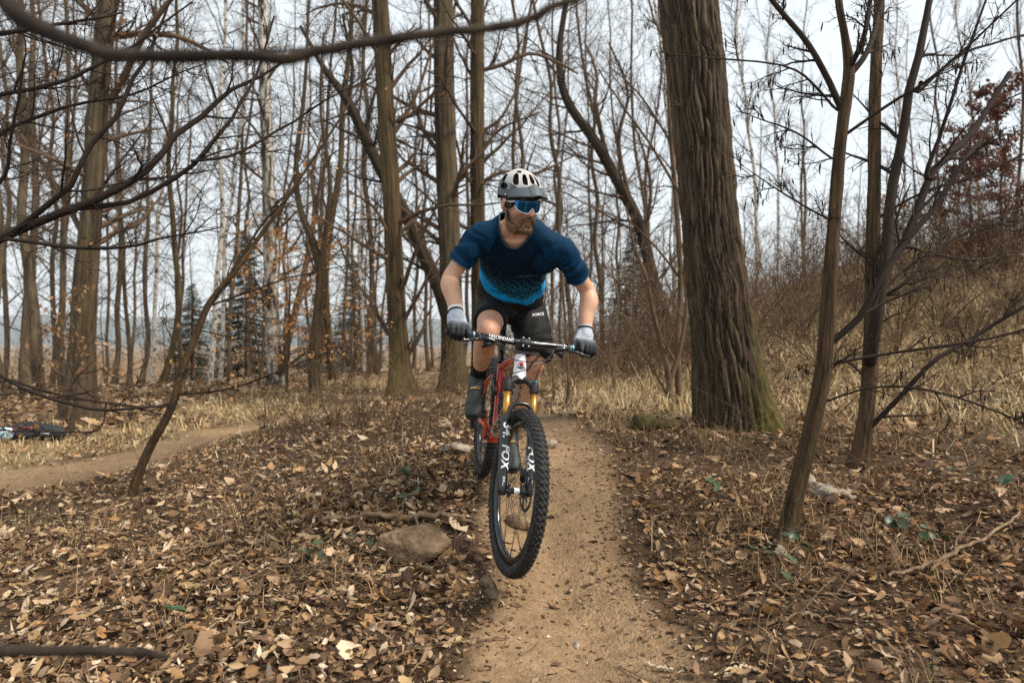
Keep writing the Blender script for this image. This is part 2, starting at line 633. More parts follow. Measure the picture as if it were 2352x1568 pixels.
ny, nx = 330, 264
tt = np.linspace(0, 1, ny)
ys = np.concatenate([np.linspace(-3, 1.8, 26)[:-1], np.geomspace(1.8, 60, 250), np.geomspace(66, 10300, 60)])
ny = len(ys)
us = np.linspace(-1, 1, nx)
us = np.sign(us) * np.abs(us) ** 1.15
W_ = 3.5 + 1.05 * np.maximum(ys, 0)
GX = us[None] * W_[:, None]
GY = np.broadcast_to(ys[:, None], GX.shape)
GZ = ground(GX, GY)
TD = trail_d(GX, GY)
SM = straw_mask(GX, GY)
pathm = 1 - smooth01(0.75, 1.15, TD)
pathm = pathm * (1 - 0.55 * smooth01(5.2, 6.5, GY) * (GX > -1.7))
pathm = pathm * (1 - .38 * smooth01(-1.5, -2.6, GX))
farm = smooth01(7, 16, np.hypot(GX, GY))
n1 = fbm(GX * 3, GY * 3, 0, 4, 12)[..., None]
soil = np.array([0.060, 0.037, 0.022]) * (1 + 0.5 * n1)
litter = np.array([0.185, 0.118, 0.062]) * (1 + 0.7 * n1)
strawc = np.array([0.34, 0.25, 0.13]) * (1 + 0.4 * n1)
dirt = np.array([0.238, 0.156, 0.089]) * (1 + 0.28 * n1)
dirt = dirt * (1 + 0.30 * fbm(GX * 14, GY * 14, 0, 3, 44)[..., None]) * (1 + .35 * fbm(GX * 1.3, GY * 1.3, 0, 2, 45)[..., None])
c0 = soil * (1 - farm[..., None]) + litter * farm[..., None]
c0 = c0 * (1 - 0.8 * SM[..., None]) + strawc * 0.8 * SM[..., None]
c0 = c0 * (1 - pathm[..., None]) + dirt * pathm[..., None]
GC = np.clip(c0, 0.01, 0.8).reshape(-1, 3)
GV = np.stack([GX, GY, GZ], -1).reshape(-1, 3)
i = np.arange(ny - 1)[:, None] * nx
j = np.arange(nx - 1)[None]
GQ = np.stack([i + j, i + j + 1, i + nx + j + 1, i + nx + j], -1).reshape(-1, 4)
M['ground'] = mat('ground', rough=0.95, spec=0.15, attr='col', noise=0.35, nscale=26, bump=0.9, bscale=70, bdist=0.02)
fm = (TD.reshape(-1)[GQ].mean(1) < 0.95) & (GV[GQ[:, 0], 1] < 22) & (GV[GQ[:, 0], 1] > -3)


def sub_mesh(name, F, **kw):
    u, inv = np.unique(F.reshape(-1), return_inverse=True)
    return mesh_obj(name, GV[u], [inv.reshape(-1, 4)], M['ground'], smooth=True, attrs={'col': GC[u]}, **kw)


GROUND = tag(sub_mesh('ground', GQ[~fm]), kind='structure')
left = GV[GQ[:, 0], 0] < np.interp(GV[GQ[:, 0], 1], [5, 14], [-2.6, -2.0])
tag(sub_mesh('dirt_trail', GQ[fm & ~left]), kind='structure')
tag(sub_mesh('forest_path', GQ[fm & left]), kind='structure')

# wooded ridge on the far side of the valley
hx = np.linspace(-10800, 10800, 120)
hy = np.linspace(3900, 10400, 20)
HX, HY = np.meshgrid(hx, hy)
hh = -60 + 450 * smooth01(3900, 8300, HY) * (0.75 + 0.25 * fbm(HX / 2300, HY / 2300, 0, 4, 3)) + 50 * fbm(HX / 420, HY / 420, 0, 3, 9)
hh = hh - 150 * smooth01(-1300, 6500, HX)
i = np.arange(19)[:, None] * 120
j = np.arange(119)[None]
M['far_wood'] = mat('far_wood', (0.035, 0.045, 0.03), 1.0, spec=0.0, noise=0.4, nscale=0.01)
tag(mesh_obj('hills', np.stack([HX, HY, hh], -1).reshape(-1, 3), [np.stack([i + j, i + j + 1, i + 121 + j, i + 120 + j], -1).reshape(-1, 4)], M['far_wood'], smooth=True), kind='structure')
# ---------------------------------------------------------------- trees
def spawn(PP, PR, m, t=(0.2, 1.0), lenf=0.5, ang=(35, 65), rf=0.55, S=5, wander=0.25, up=0.05, R=RNG, rmin=0.0012, taper=0.25, flat=0.0, lmin=0.0, lmax=99.0):
    """m child branches on each parent polyline"""
    N, K = PR.shape
    seg = np.linalg.norm(np.diff(PP, axis=1), axis=2).sum(1)
    n = N * m
    pi_ = np.repeat(np.arange(N), m)
    tt = t[0] + (t[1] - t[0]) * (np.tile(np.arange(m), N) + R.random(n)) / m
    u = np.clip(tt, 0, 0.999) * (K - 1)
    i = u.astype(int)
    f = (u - i)[:, None]
    a, b = PP[pi_, i], PP[pi_, i + 1]
    p = a * (1 - f) + b * f
    tan = unit(b - a)
    r = PR[pi_, i] * (1 - f[:, 0]) + PR[pi_, i + 1] * f[:, 0]
    rnd = R.normal(size=(n, 3))
    rnd[:, 2] *= (1 - flat)
    perp = unit(rnd - (rnd * tan).sum(1, keepdims=True) * tan)
    al = np.radians(R.uniform(*ang, n))[:, None]
    d = np.cos(al) * tan + np.sin(al) * perp
    d[:, 2] *= (1 - 0.6 * flat)
    d = unit(d)
    L = np.clip(lenf * seg[pi_] * (1.15 - 0.8 * tt) * R.uniform(0.55, 1.25, n), lmin, lmax)
    out = np.empty((n, S, 3))
    out[:, 0] = p
    for s in range(1, S):
        d = d + wander * R.normal(size=(n, 3)) + np.array([0, 0, up])
        d = unit(d)
        out[:, s] = out[:, s - 1] + d * (L / (S - 1))[:, None]
    r0 = np.maximum(r * rf, rmin * 1.4)
    rr = r0[:, None] * np.linspace(1, taper, S)[None]
    return out, np.maximum(rr, rmin * 0.6)


class Limbs:
    """everything that branches off a trunk, joined into one crown"""
    def __init__(self):
        self.V, self.Q, self.n = [], [], 0
        self.pts = []

    def add(self, PP, PR, sides=3):
        if PP.ndim == 2:
            PP, PR = PP[None], PR[None]
        V, Q = tubes(PP, PR, sides)
        self.V.append(V)
        self.Q.append(Q + self.n)
        self.n += len(V)

    def arrays(self):
        return np.vstack(self.V), np.vstack(self.Q)


def path3(pts, n=12):
    """[(vx,vy,d,r)] -> points and radii"""
    p = np.array([[*P(a, b, c), r] for a, b, c, r in pts])
    s = spline(p, n)
    return s[:, :3], np.maximum(s[:, 3], 0.001)


PAL = {'bark': ((.026, .017, .010), (.105, .076, .046), (.070, .056, .022)), 'bark_olive': ((.026, .017, .009), (.105, .070, .032), (.095, .074, .020)), 'bark_dark': ((.015, .010, .007), (.055, .038, .025), (.04, .034, .016)),
       'bark_young': ((.026, .015, .008), (.098, .060, .031), (.060, .050, .022)), 'birch': ((.030, .024, .020), (.46, .42, .36), (.20, .18, .13)), 'twig_pale': ((.06, .04, .024), (.17, .115, .07), (.1, .08, .04))}
M['trunk'] = mat('trunk_bark', rough=.9, spec=.2, attr='col', noise=.35, nscale=22, bump=.7, bscale=60, bdist=.01, stretch=(1, 1, .25))


def trunk_mesh(name, pts, rad, matl, parent, sides=20, n=60, wob=0.05, flare=0.35, lobes=3, moss=0.0, seed=0.0):
    s = spline(np.c_[pts, rad], n)
    # even spacing along the stem
    al = np.concatenate([[0], np.cumsum(np.linalg.norm(np.diff(s[:, :3], axis=0), axis=1))])
    n = int(np.clip(al[-1] / float(rad[0]) * 6, 60, 190))
    sides = int(np.clip(sides * 2.2, 22, 42))
    g = np.linspace(0, al[-1], n)
    s = np.stack([np.interp(g, al, s[:, k]) for k in range(4)], -1)
    p, r = s[:, :3], s[:, 3]
    t, a, b = frames(p)
    th = np.linspace(0, 2 * np.pi, sides, endpoint=False)
    h = np.linalg.norm(p - p[0], axis=1)
    fl = np.exp(-h / (rad[0] * 1.6)) * flare
    ang = th[None] + 0 * h[:, None]
    hh = h[:, None]
    cx, cy_ = np.cos(ang), np.sin(ang)
    big = vnoise(cx * 1.6 + seed, cy_ * 1.6, hh / rad[0] * .5)
    fur = fbm(cx * 5.5 + seed, cy_ * 5.5, hh / rad[0] * .30, 4, 3 + seed)          # furrows running up the stem
    knot = np.clip(vnoise(cx * 2.1 + seed, cy_ * 2.1, hh / rad[0] * .8, 9) - .55, 0, 1) * 2
    lob = 1 + fl[:, None] * (1 + .55 * np.cos(lobes * ang + seed)) + wob * big + .11 * fur + .10 * knot
    V = p[:, None] + (r[:, None] * lob)[..., None] * (np.cos(th)[:, None] * a[:, None] + np.sin(th)[:, None] * b[:, None])
    i = np.arange(n - 1)[:, None] * sides
    j = np.arange(sides)[None]
    j2 = (j + 1) % sides
    Q = np.stack([i + j, i + j2, i + sides + j2, i + sides + j], -1).reshape(-1, 4)
    c0, c1, c2 = (np.array(q) for q in PAL[matl.name])
    if matl.name == 'birch':
        k = smooth01(-.12, .10, fbm(cx * 2.5 + seed, cy_ * 2.5, hh * 3.5, 4, 5))[..., None]
    else:
        k = np.clip(.45 + 1.25 * fur, 0, 1)[..., None]
    col = c0 * (1 - k) + c1 * k
    ms = smooth01(.0, .5, fbm(cx * .9 + seed, cy_ * .9, hh / rad[0] * .12, 3, 17) + .5 * np.exp(-hh / (rad[0] * 4)) - .15)[..., None]
    col = col * (1 - .6 * ms) + c2 * .6 * ms
    return mesh_obj(name, V.reshape(-1, 3), [Q], M['trunk'], parent, smooth=True, attrs={'col': col.reshape(-1, 3)})


# ---- forest tree prototypes, then copies of them
def proto(kind, seed):
    R = np.random.default_rng(seed)
    H = R.uniform(15, 19)
    K = 14
    z = np.linspace(0, H, K)
    wob = np.cumsum(R.normal(0, 0.16, (K, 2)), 0)
    wob -= wob[0]
    r = 0.115 * np.linspace(1, 0.22, K) ** 0.9
    tp = np.c_[wob, z]
    cr = Limbs()
    T, TR = tp[None], r[None]
    if kind == 'birch':
        b1, r1 = spawn(T, TR, 30, (0.28, 1), 0.20, (25, 50), 0.36, 7, 0.13, 0.05, R, 0.008)
    else:
        b1, r1 = spawn(T, TR, 34, (0.10 if kind == 'low' else 0.24, 1), 0.24, (40, 78), 0.27, 8, 0.17, 0.04, R, 0.008)
    cr.add(b1, r1, 5)
    b2, r2 = spawn(b1, r1, 8, (0.12, 1), 0.52, (28, 62), 0.52, 5, 0.20, 0.02, R, 0.0038)
    cr.add(b2, r2, 3)
    b3, r3 = spawn(b2, r2, 9, (0.1, 1), 0.52, (25, 60), 0.6, 4, 0.20, -0.01 if kind != 'birch' else -0.12, R, 0.0026, lmin=0.14)
    cr.add(b3, r3, 3)
    V, Q = cr.arrays()
    sides = 12
    th = np.linspace(0, 2 * np.pi, sides, endpoint=False)
    pts = spline(np.c_[tp, r], 40)
    tv, a, b = frames(pts[:, :3])
    fl = 1 + 0.5 * np.exp(-pts[:, 2] / 0.22)
    TV = pts[:, None, :3] + (pts[:, 3] * fl)[:, None, None] * (1 + 0.06 * vnoise(np.cos(th) * 2 + seed, np.sin(th) * 2, pts[:, 2:3] * 1.5))[..., None] * (np.cos(th)[:, None] * a[:, None] + np.sin(th)[:, None] * b[:, None])
    i = np.arange(39)[:, None] * sides
    j = np.arange(sides)[None]
    j2 = (j + 1) % sides
    TQ = np.stack([i + j, i + j2, i + sides + j2, i + sides + j], -1).reshape(-1, 4)
    tm = raw_mesh('trunk', TV.reshape(-1, 3), [TQ], True)
    tm.materials.append({'birch': M['birch'], 'low': M['bark'], 'tall': M['bark'], 'olive': M['bark_olive']}[kind])
    cm = raw_mesh('crown', V, [Q], True)
    cm.materials.append(M['twig'])
    return tm, cm


PROTO = {'tall': [proto('tall', 1), proto('tall', 2)], 'birch': [proto('birch', 4)], 'low': [proto('low', 5), proto('low', 6)], 'olive': [proto('olive', 8)]}
WORDS = ['first', 'second', 'third', 'fourth', 'fifth', 'sixth', 'seventh', 'eighth', 'ninth', 'tenth', 'eleventh', 'twelfth', 'thirteenth', 'fourteenth',
         'fifteenth', 'sixteenth', 'seventeenth', 'eighteenth', 'nineteenth', 'twentieth', 'twenty-first', 'twenty-second', 'twenty-third', 'twenty-fourth', 'twenty-fifth',
         'twenty-sixth', 'twenty-seventh', 'twenty-eighth', 'twenty-ninth', 'thirtieth', 'thirty-first', 'thirty-second', 'thirty-third', 'thirty-fourth', 'thirty-fifth', 'thirty-sixth', 'thirty-seventh', 'thirty-eighth', 'thirty-ninth', 'fortieth']


def forest_tree(vx, d, dia, kind, lean, label, group, name='bare_tree', seed=0):
    R = random.Random(int(vx * 7 + d * 131 + seed))
    x = (vx - 1176) / FPX * d
    z = float(ground(np.array([x]), np.array([d]))[0]) - 0.05
    t = empty(name, (x, d, z), label, 'tree', group)
    tm, cm = R.choice(PROTO[kind])
    s = dia * .82 / 0.23
    hz = R.uniform(0.85, 1.15)
    t.rotation_euler = (R.uniform(-0.03, 0.03), lean, R.uniform(0, 6.28) if abs(lean) < 0.04 else 0)
    t.scale = (s, s, hz) if s > 0.6 else (s, s, hz * 0.8)
    link('trunk', tm, t)
    c = link('crown', cm, t)
    k = min(1.0, 1.0 / s)
    c.scale = (max(k, 0.55) if s > 1 else 1.15, max(k, 0.55) if s > 1 else 1.15, 1)
    return t


# (frame x, distance, trunk diameter, kind, lean)
LEFT = [(25, 15, .20, 'tall', .02), (62, 17, .26, 'tall', -.02), (92, 16, .30, 'tall', .01), (118, 24, .22, 'low', 0), (142, 26, .20, 'tall', .01), (160, 19, .23, 'tall', -.02),
        (262, 24, .24, 'tall', .02), (292, 28, .22, 'low', 0), (320, 20, .17, 'tall', -.03), (345, 27, .2, 'birch', .01), (372, 21, .24, 'olive', .01), (400, 30, .2, 'tall', -.02),
        (480, 21, .20, 'birch', -.03), (505, 19, .15, 'birch', .02), (528, 23, .19, 'tall', .04), (572, 29, .2, 'low', 0),
        (700, 30, .18, 'tall', .02), (718, 18, .16, 'tall', -.01), (764, 17.5, .23, 'olive', .01), (790, 26, .17, 'tall', .02), (836, 24, .16, 'birch', -.04), (868, 19, .20, 'low', .03)]
LEFT += [(-40, 13, .2, 'tall', .02), (8, 22, .2, 'low', 0), (48, 27, .2, 'low', .02), (78, 31, .2, 'tall', 0), (206, 30, .2, 'low', .02), (238, 33, .2, 'tall', 0), (305, 35, .22, 'low', .02), (420, 25, .16, 'low', -.03), 
         (600, 25, .15, 'low', .03), (656, 34, .2, 'low', -.02), (740, 33, .2, 'low', .02), (810, 31, .18, 'low', 0), (852, 35, .16, 'low', .02)]
LEFT.sort(key=lambda q: q[0])
for k_, a_ in enumerate(LEFT):
    kind_ = {'birch': 'pale birch with dark patches', 'tall': 'tall bare grey-brown tree', 'low': 'bare twiggy tree', 'olive': 'olive-brown bare tree'}[a_[3]]
    forest_tree(*a_, f'{kind_} beyond the path, {WORDS[k_]} from the left edge', 'trees beyond the forest path')
MID = [(950, 30, .2, 'low', 0), (985, 24, .18, 'low', .03), (1062, 26, .2, 'tall', -.02), (1150, 22, .2, 'low', .02), (1215, 20, .17, 'low', -.05), (1260, 27, .2, 'low', .02),
       (1290, 33, .2, 'low', .02), (1320, 18, .17, 'low', -.10), (1352, 29, .18, 'low', .03), (1385, 24, .22, 'low', -.06), (1425, 32, .2, 'low', -.03), (1455, 30, .22, 'low', .03), (1500, 20, .15, 'low', -.12)]
for k_, a_ in enumerate(MID):
    forest_tree(*a_, f'bare twiggy tree far behind the rider, {WORDS[k_]} from the left', 'twiggy trees behind the rider')
RIGHT = [(1560, 15, .12, 'birch', .02), (1745, 22, .16, 'birch', .02), (1790, 26, .15, 'birch', -.02), (1850, 30, .15, 'low', .02), (2075, 24, .13, 'birch', .03), (2160, 21, .12, 'low', -.03), (2260, 26, .15, 'birch', .02), (2330, 20, .13, 'low', 0)]
for k_, a_ in enumerate(RIGHT):
    forest_tree(*a_, f'slim pale bare tree above the grassy bank, {WORDS[k_]} from the left', 'slim trees on the bank')


# a wood far off that reads as one mass
def far_wood():
    R = np.random.default_rng(77)
    n = 110
    d = R.uniform(36, 85, n)
    vx = R.uniform(-300, 2650, n)
    x = (vx - 1176) / FPX * d
    z = ground(x, d)
    H = R.uniform(9, 15, n)
    K = 7
    t = np.linspace(0, 1, K)
    PP = np.stack([x[:, None] + np.cumsum(R.normal(0, .15, (n, K)), 1), np.broadcast_to(d[:, None], (n, K)), z[:, None] + H[:, None] * t], -1)
    PR = R.uniform(.07, .14, n)[:, None] * np.linspace(1, .2, K)
    L = Limbs()
    L.add(PP, PR, 5)
    b1, r1 = spawn(PP, PR, 14, (.12, 1), .25, (35, 70), .4, 5, .2, .04, R, .012)
    L.add(b1, r1, 3)
    b2, r2 = spawn(b1, r1, 7, (.1, 1), .55, (25, 60), .6, 3, .2, 0, R, .009)
    L.add(b2, r2, 3)
    V, Q = L.arrays()
    tag(mesh_obj('far_woodland', V, [Q], M['twig']), 'hazy mass of bare trees far behind the trunks', 'woodland', kind='stuff')


far_wood()


# ---- spruces beyond the left wood
def spruce_proto(seed):
    R = np.random.default_rng(seed)
    tv = MB().tube([[0, 0, 0], [0, 0, 11]], [.13, .01], 6)
    V, F = tv.raw()
    tm = raw_mesh('trunk', V, F, True)
    tm.materials.append(M['bark_dark'])
    vs_, fs = [], []
    n = 0
    for k in range(420):
        h = 0.6 + 10.2 * (k / 420) ** 0.9
        L = (11.2 - h) * 0.27 * R.uniform(.7, 1.1) + .12
        az = R.uniform(0, 6.283)
        o = np.array([math.cos(az), math.sin(az), 0])
        s = np.array([-o[1], o[0], 0])
        for q in np.linspace(.15, 1, 7):
            c = o * L * q + np.array([0, 0, h - .28 * L * q + .12 * L * q * q])
            w = .26 * (1.1 - q) * L + .09
            dn = np.array([0, 0, -.12 * R.uniform(.3, 1.6)])
            for sg in (-1, 1):
                e = c + s * w * sg * R.uniform(.6, 1.1) + dn + o * .12 * L
                vs_ += [c - o * .06 * L, c + o * .10 * L, e]
                fs.append([n, n + 1, n + 2])
                n += 3
    cm = raw_mesh('crown', np.array(vs_), [np.array(fs)])
    cm.materials.append(M['needles'])
    return tm, cm


SP = [spruce_proto(3), spruce_proto(9)]
SPR = [(440, 44, .75, 'dusky spruce showing between the birches'), (565, 40, .92, 'pointed blue-green spruce standing clear in the left wood gap'), (815, 46, .85, 'spruce half hidden behind olive trunks at centre left'),
       (730, 52, .8, 'small spruce behind the orange-leaved saplings'), (1455, 24, .42, 'dark low spruce in the thicket left of the big mossy tree')]
for k_, (vx, d, s, lab) in enumerate(SPR):
    x = (vx - 1176) / FPX * d
    z = float(ground(np.array([x]), np.array([d]))[0])
    t = empty('spruce_tree', (x, d, z - .1), lab, 'tree', 'spruces')
    t.scale = (s * 1.1, s * 1.1, s)
    t.rotation_euler = (0, 0, k_ * 1.3)
    link('trunk', SP[k_ % 2][0], t)
    link('crown', SP[k_ % 2][1], t)


# ---- leaves for twigs
def leaf_cloud(pts, n, size, cols, R, spread=0.04, droop=True):
    """n small folded leaves hung at random points"""
    idx = R.integers(0, len(pts), n)
    c = pts[idx] + R.normal(0, spread, (n, 3))
    d = unit(R.normal(size=(n, 3)) + np.array([0, 0, -0.9 if droop else 0]))
    s = unit(np.cross(d, R.normal(size=(n, 3))))
    nn = np.cross(d, s)
    L = size * R.uniform(.6, 1.3, n)[:, None]
    w = L * R.uniform(.16, .36, n)[:, None]
    curl = R.uniform(-.2, .5, n)[:, None] * L
    V = np.stack([c, c + d * L * .5 + s * w + nn * curl * .4, c + d * L + nn * curl, c + d * L * .5 - s * w + nn * curl * .4], 1)
    b = (np.arange(n) * 4)[:, None]
    F = np.concatenate([b + [0, 1, 2], b + [0, 2, 3]])
    col = np.array(cols)[R.integers(0, len(cols), n)] * R.uniform(.7, 1.3, (n, 1))
    return V.reshape(-1, 3), F, np.repeat(col, 4, 0)


def subpts(PP, k=4):
    t = RNG.random((PP.shape[0], k))
    u = t * (PP.shape[1] - 1.001)
    i = u.astype(int)
    f = (u - i)[..., None]
    r = np.arange(PP.shape[0])[:, None]
    return (PP[r, i] * (1 - f) + PP[r, i + 1] * f).reshape(-1, 3)


ORANGE = [(.52, .25, .085), (.46, .21, .07), (.58, .32, .13), (.40, .18, .06), (.60, .38, .19)]
BROWN = [(.26, .12, .05), (.20, .085, .04), (.32, .16, .07)]
RUST = [(.12, .046, .030), (.15, .058, .034), (.09, .038, .027), (.18, .075, .042)]


def leafy_sapling(vx, d, H, nleaf, size, cols, label, name='beech_sapling', lowest=0.15, seed=0, r0=.035, cat='tree', group=None, wide=.42):
    R = np.random.default_rng(seed)
    x = (vx - 1176) / FPX * d
    z = float(ground(np.array([x]), np.array([d]))[0]) - .03
    t = empty(name, (x, d, z), label, cat, group)
    K = 9
    tp = np.c_[np.cumsum(R.normal(0, .05, (K, 2)), 0), np.linspace(0, H, K)]
    tr = r0 * np.linspace(1, .15, K)
    V, Q = tubes(tp[None], tr[None], 8)
    mesh_obj('trunk', V, [Q], M['bark_young'], t, True)
    L = Limbs()
    b1, r1 = spawn(tp[None], tr[None], 26, (lowest, 1), wide, (55, 85), .5, 7, .12, .01, R, .004, flat=.5)
    L.add(b1, r1, 3)
    b2, r2 = spawn(b1, r1, 6, (.15, 1), .45, (30, 60), .6, 5, .15, 0, R, .0025, flat=.5)
    L.add(b2, r2, 3)
    V, Q = L.arrays()
    c = mesh_obj('crown', V, [Q], M['twig'], t)
    pts = np.vstack([subpts(b1, 6), subpts(b2, 4)])
    V, F, C = leaf_cloud(pts, nleaf, size, cols, R)
    mesh_obj('foliage', V, [F], M['leaf'], c, attrs={'col': C})
    return t


leafy_sapling(655, 13.5, 3.3, 900, .07, ORANGE, 'young beech holding orange dead leaves in front of the thick birch', seed=1)
leafy_sapling(735, 14.5, 3.6, 1300, .07, ORANGE, 'young beech with brightest orange leaves left of the central trunks', seed=2)
leafy_sapling(590, 16, 3.9, 500, .075, ORANGE, 'slender beech with thin orange leaves near the pointed spruce', seed=3)
leafy_sapling(850, 17, 4.5, 350, .075, ORANGE, 'thin beech with few orange leaves beside the first central trunk', seed=4)
leafy_sapling(180, 8.8, 1.9, 170, .08, [(.30, .17, .09), (.24, .13, .06)], 'low beech with curled tan leaves before the big trunk at far left', seed=5, lowest=.3)
leafy_sapling(2320, 11.5, 3.2, 8500, .066, RUST, 'bushy young oak with rust-red leaves at the right edge of the bank', 'oak_sapling', .05, 6)
leafy_sapling(2230, 14.5, 2.6, 4200, .066, RUST, 'smaller rust-leaved oak behind the bushy one on the bank', 'oak_sapling', .05, 7)
leafy_sapling(2090, 13, 1.7, 420, .08, BROWN, 'low brown-leaved oak bush high on the grassy bank', 'oak_sapling', .05, 8)


# ---- traced trees that stand close
def traced_tree(name, label, trunk, limbs, matl, matt, cfg, sides=14, flare=.35, cat='tree', group=None, catkins=0, leaves=None, seed=0, own_trunk=True, wob=.05, n=50):
    """trunk/limbs: [(vx, vy, d, r)]"""
    R = np.random.default_rng(seed + 500)
    p, r = path3(trunk, max(12, 3 * len(trunk)))
    base = p[0].copy()
    t = empty(name, base, label, cat, group)
    trunk_mesh('trunk', p - base, r, matl, t, sides, n, wob, flare, seed=seed)
    L = Limbs()
    P1, R1 = [], []
    spine = [np.c_[spline(np.c_[p, r], 80)]]
    for l in limbs:
        w = np.array([[*P(a_, b_, c_), r_] for a_, b_, c_, r_ in l])
        sp = np.vstack(spine)
        dd = np.linalg.norm(sp[:, :3] - w[0, :3], axis=1)
        if dd.min() < .45:          # every limb grows out of the wood it starts at
            jn = sp[dd.argmin()]
            if dd.min() > 2.2 * w[0, 3]:
                w = np.vstack([[*jn[:3], min(w[0, 3] * 1.15, jn[3])], w])
            else:
                w[0, :3] = jn[:3]
        s_ = spline(w, 14)
        q, s = s_[:, :3].copy(), np.maximum(s_[:, 3], .001)
        spine.append(np.c_[spline(np.c_[q, s], 40)])
        q = q + np.cumsum(R.normal(0, .004, q.shape), 0) * (np.arange(14) / 13)[:, None] * np.linalg.norm(q[-1] - q[0])
        q[:, 1] += np.linspace(0, 1, 14) ** 2 * R.uniform(-.25, .25) * np.linalg.norm(q[-1] - q[0])
        L.add(q, s, 8)
        P1.append(q)
        R1.append(s)
    allp = []
    if P1:
        P1, R1 = np.array(P1), np.array(R1)
    c = cfg
    if c.get('trunk_n'):
        s = spline(np.c_[p, r], 14)
        b, rr = spawn(s[None, :, :3], s[None, :, 3], c['trunk_n'], c.get('trunk_t', (.2, 1)), c.get('trunk_len', .3), c.get('ang', (40, 75)), .3, 8, .12, c.get('up', .03), R, .004, flat=c.get('flat', 0), lmax=c.get('lmax', 3))
        L.add(b, rr, 5)
        if len(P1):
            b1, rb1 = spawn(P1, R1, c.get('n1', 8), (.12, 1), c.get('l1', .35), c.get('ang', (30, 60)), .5, 8, .10, c.get('up', .03), R, .003, flat=c.get('flat', 0), lmax=c.get('lmax', 3))
            L.add(b1, rb1, 4)
            b1, rb1 = np.concatenate([b, b1]), np.concatenate([rr, rb1])
        else:
            b1, rb1 = b, rr
    else:
        b1, rb1 = spawn(P1, R1, c.get('n1', 8), (.12, 1), c.get('l1', .35), c.get('ang', (30, 60)), .5, 8, .10, c.get('up', .03), R, .003, flat=c.get('flat', 0), lmax=c.get('lmax', 3))
        L.add(b1, rb1, 4)
    b2, rb2 = spawn(b1, rb1, c.get('n2', 6), (.1, 1), c.get('l2', .42), (30, 62), .55, 6, .13, c.get('up2', .01), R, .0018, flat=c.get('flat', 0), lmin=.08)
    L.add(b2, rb2, 3)
    if c.get('n3'):
        b3, rb3 = spawn(b2, rb2, c['n3'], (.1, 1), .45, (30, 60), .6, 4, .13, 0, R, .0013, flat=c.get('flat', 0), lmin=.05)
        L.add(b3, rb3, 3)
        allp = subpts(b3, 1)
    else:
        allp = subpts(b2, 2)
    V, Q = L.arrays()
    cr = mesh_obj('crown', V - base, [Q], matt, t, True)
    if catkins:
        k = R.integers(0, len(allp), catkins)
        c0 = allp[k]
        ln = R.uniform(.025, .06, catkins)
        PP = c0[:, None] + np.linspace(0, 1, 4)[None, :, None] * np.stack([R.normal(0, .15, catkins), R.normal(0, .15, catkins), -np.ones(catkins)], -1)[:, None] * ln[:, None, None]
        PR = np.array([.0015, .0042, .0042, .0012])[None] * np.ones((catkins, 1))
        V, Q = tubes(PP, PR, 4)
        tag(mesh_obj('catkins', V - base, [Q], M['twig_dark'], cr), kind='stuff')
    if leaves:
        V, F, C = leaf_cloud(allp, leaves[0], leaves[1], leaves[2], R, .01)
        mesh_obj('foliage', V - base, [F], M['leaf'], cr, attrs={'col': C})
    return t


G0 = lambda vx, d: 784 + (CAMZ - float(ground(np.array([(vx - 1176) / FPX * d]), np.array([d]))[0]) + .06) / d * FPX   # frame y of the ground

# big trunk far left
D = 10.4
traced_tree('oak_tree', 'thick grey trunk with pale foot beyond the path at far left', [(180, G0(180, D), D, .23), (186, 850, D, .19), (198, 640, D, .165), (212, 450, D, .15), (228, 200, D, .14), (248, 0, D, .13), (262, -220, D, .11), (270, -480, D, .08)],
            [[(228, 250, D, .06), (262, 215, D, .055), (330, 80, D - .4, .045), (420, -40, D - .6, .03)], [(205, 560, D, .05), (160, 470, D + .3, .04), (90, 330, D + .5, .03), (20, 250, D + .5, .015)],
             [(238, 95, D, .06), (290, 75, D, .05), (400, 70, D, .04), (500, 110, D + .3, .02)], [(240, 60, D, .05), (190, 10, D, .04), (120, -60, D, .03)]],
            M['bark'], M['twig'], dict(n1=9, l1=.4, n2=7, n3=4, trunk_n=16, trunk_t=(.3, 1), trunk_len=.22, lmax=2.6), flare=.5, seed=1, sides=18)

# three straight trunks in the middle
D = 11.7
traced_tree('hornbeam_tree', 'olive-brown straight trunk with mossy foot, nearest of the central three on their left', [(925, G0(925, D), D, .23), (918, 830, D, .165), (908, 640, D, .155), (898, 440, D, .15), (886, 250, D, .147), (872, 0, D, .14), (860, -250, D, .12), (850, -480, D, .08)],
            [[(893, 330, D, .05), (920, 280, D, .04), (960, 190, D, .03), (990, 60, D, .015)], [(905, 560, D, .03), (860, 480, D - .3, .025), (800, 440, D - .5, .012)], [(885, 150, D, .04), (830, 60, D - .4, .03), (760, -40, D - .7, .02)]],
            M['bark_olive'], M['twig'], dict(n1=8, n2=7, n3=4, trunk_n=22, trunk_t=(.12, 1), trunk_len=.2, lmax=2.3), flare=.55, seed=2, sides=20)
D = 12.4
traced_tree('hornbeam_tree', 'thick grey-brown straight trunk in the centre directly left of the rider', [(1046, G0(1046, D), D, .25), (1040, 800, D, .20), (1034, 600, D, .195), (1026, 400, D, .19), (1020, 200, D, .185), (1018, 0, D, .175), (1015, -250, D, .14), (1012, -460, D, .09)],
            [[(1040, 430, D, .04), (1075, 380, D, .03), (1120, 330, D, .025), (1160, 250, D, .012)], [(1010, 350, D, .045), (970, 290, D + .3, .04), (945, 200, D + .6, .02)], [(1022, 60, D, .05), (990, 20, D - .2, .04), (940, -60, D - .5, .03)]],
            M['bark'], M['twig'], dict(n1=8, n2=7, n3=4, trunk_n=20, trunk_t=(.2, 1), trunk_len=.2, lmax=2.3), flare=.4, seed=3, sides=20)
D = 12.9
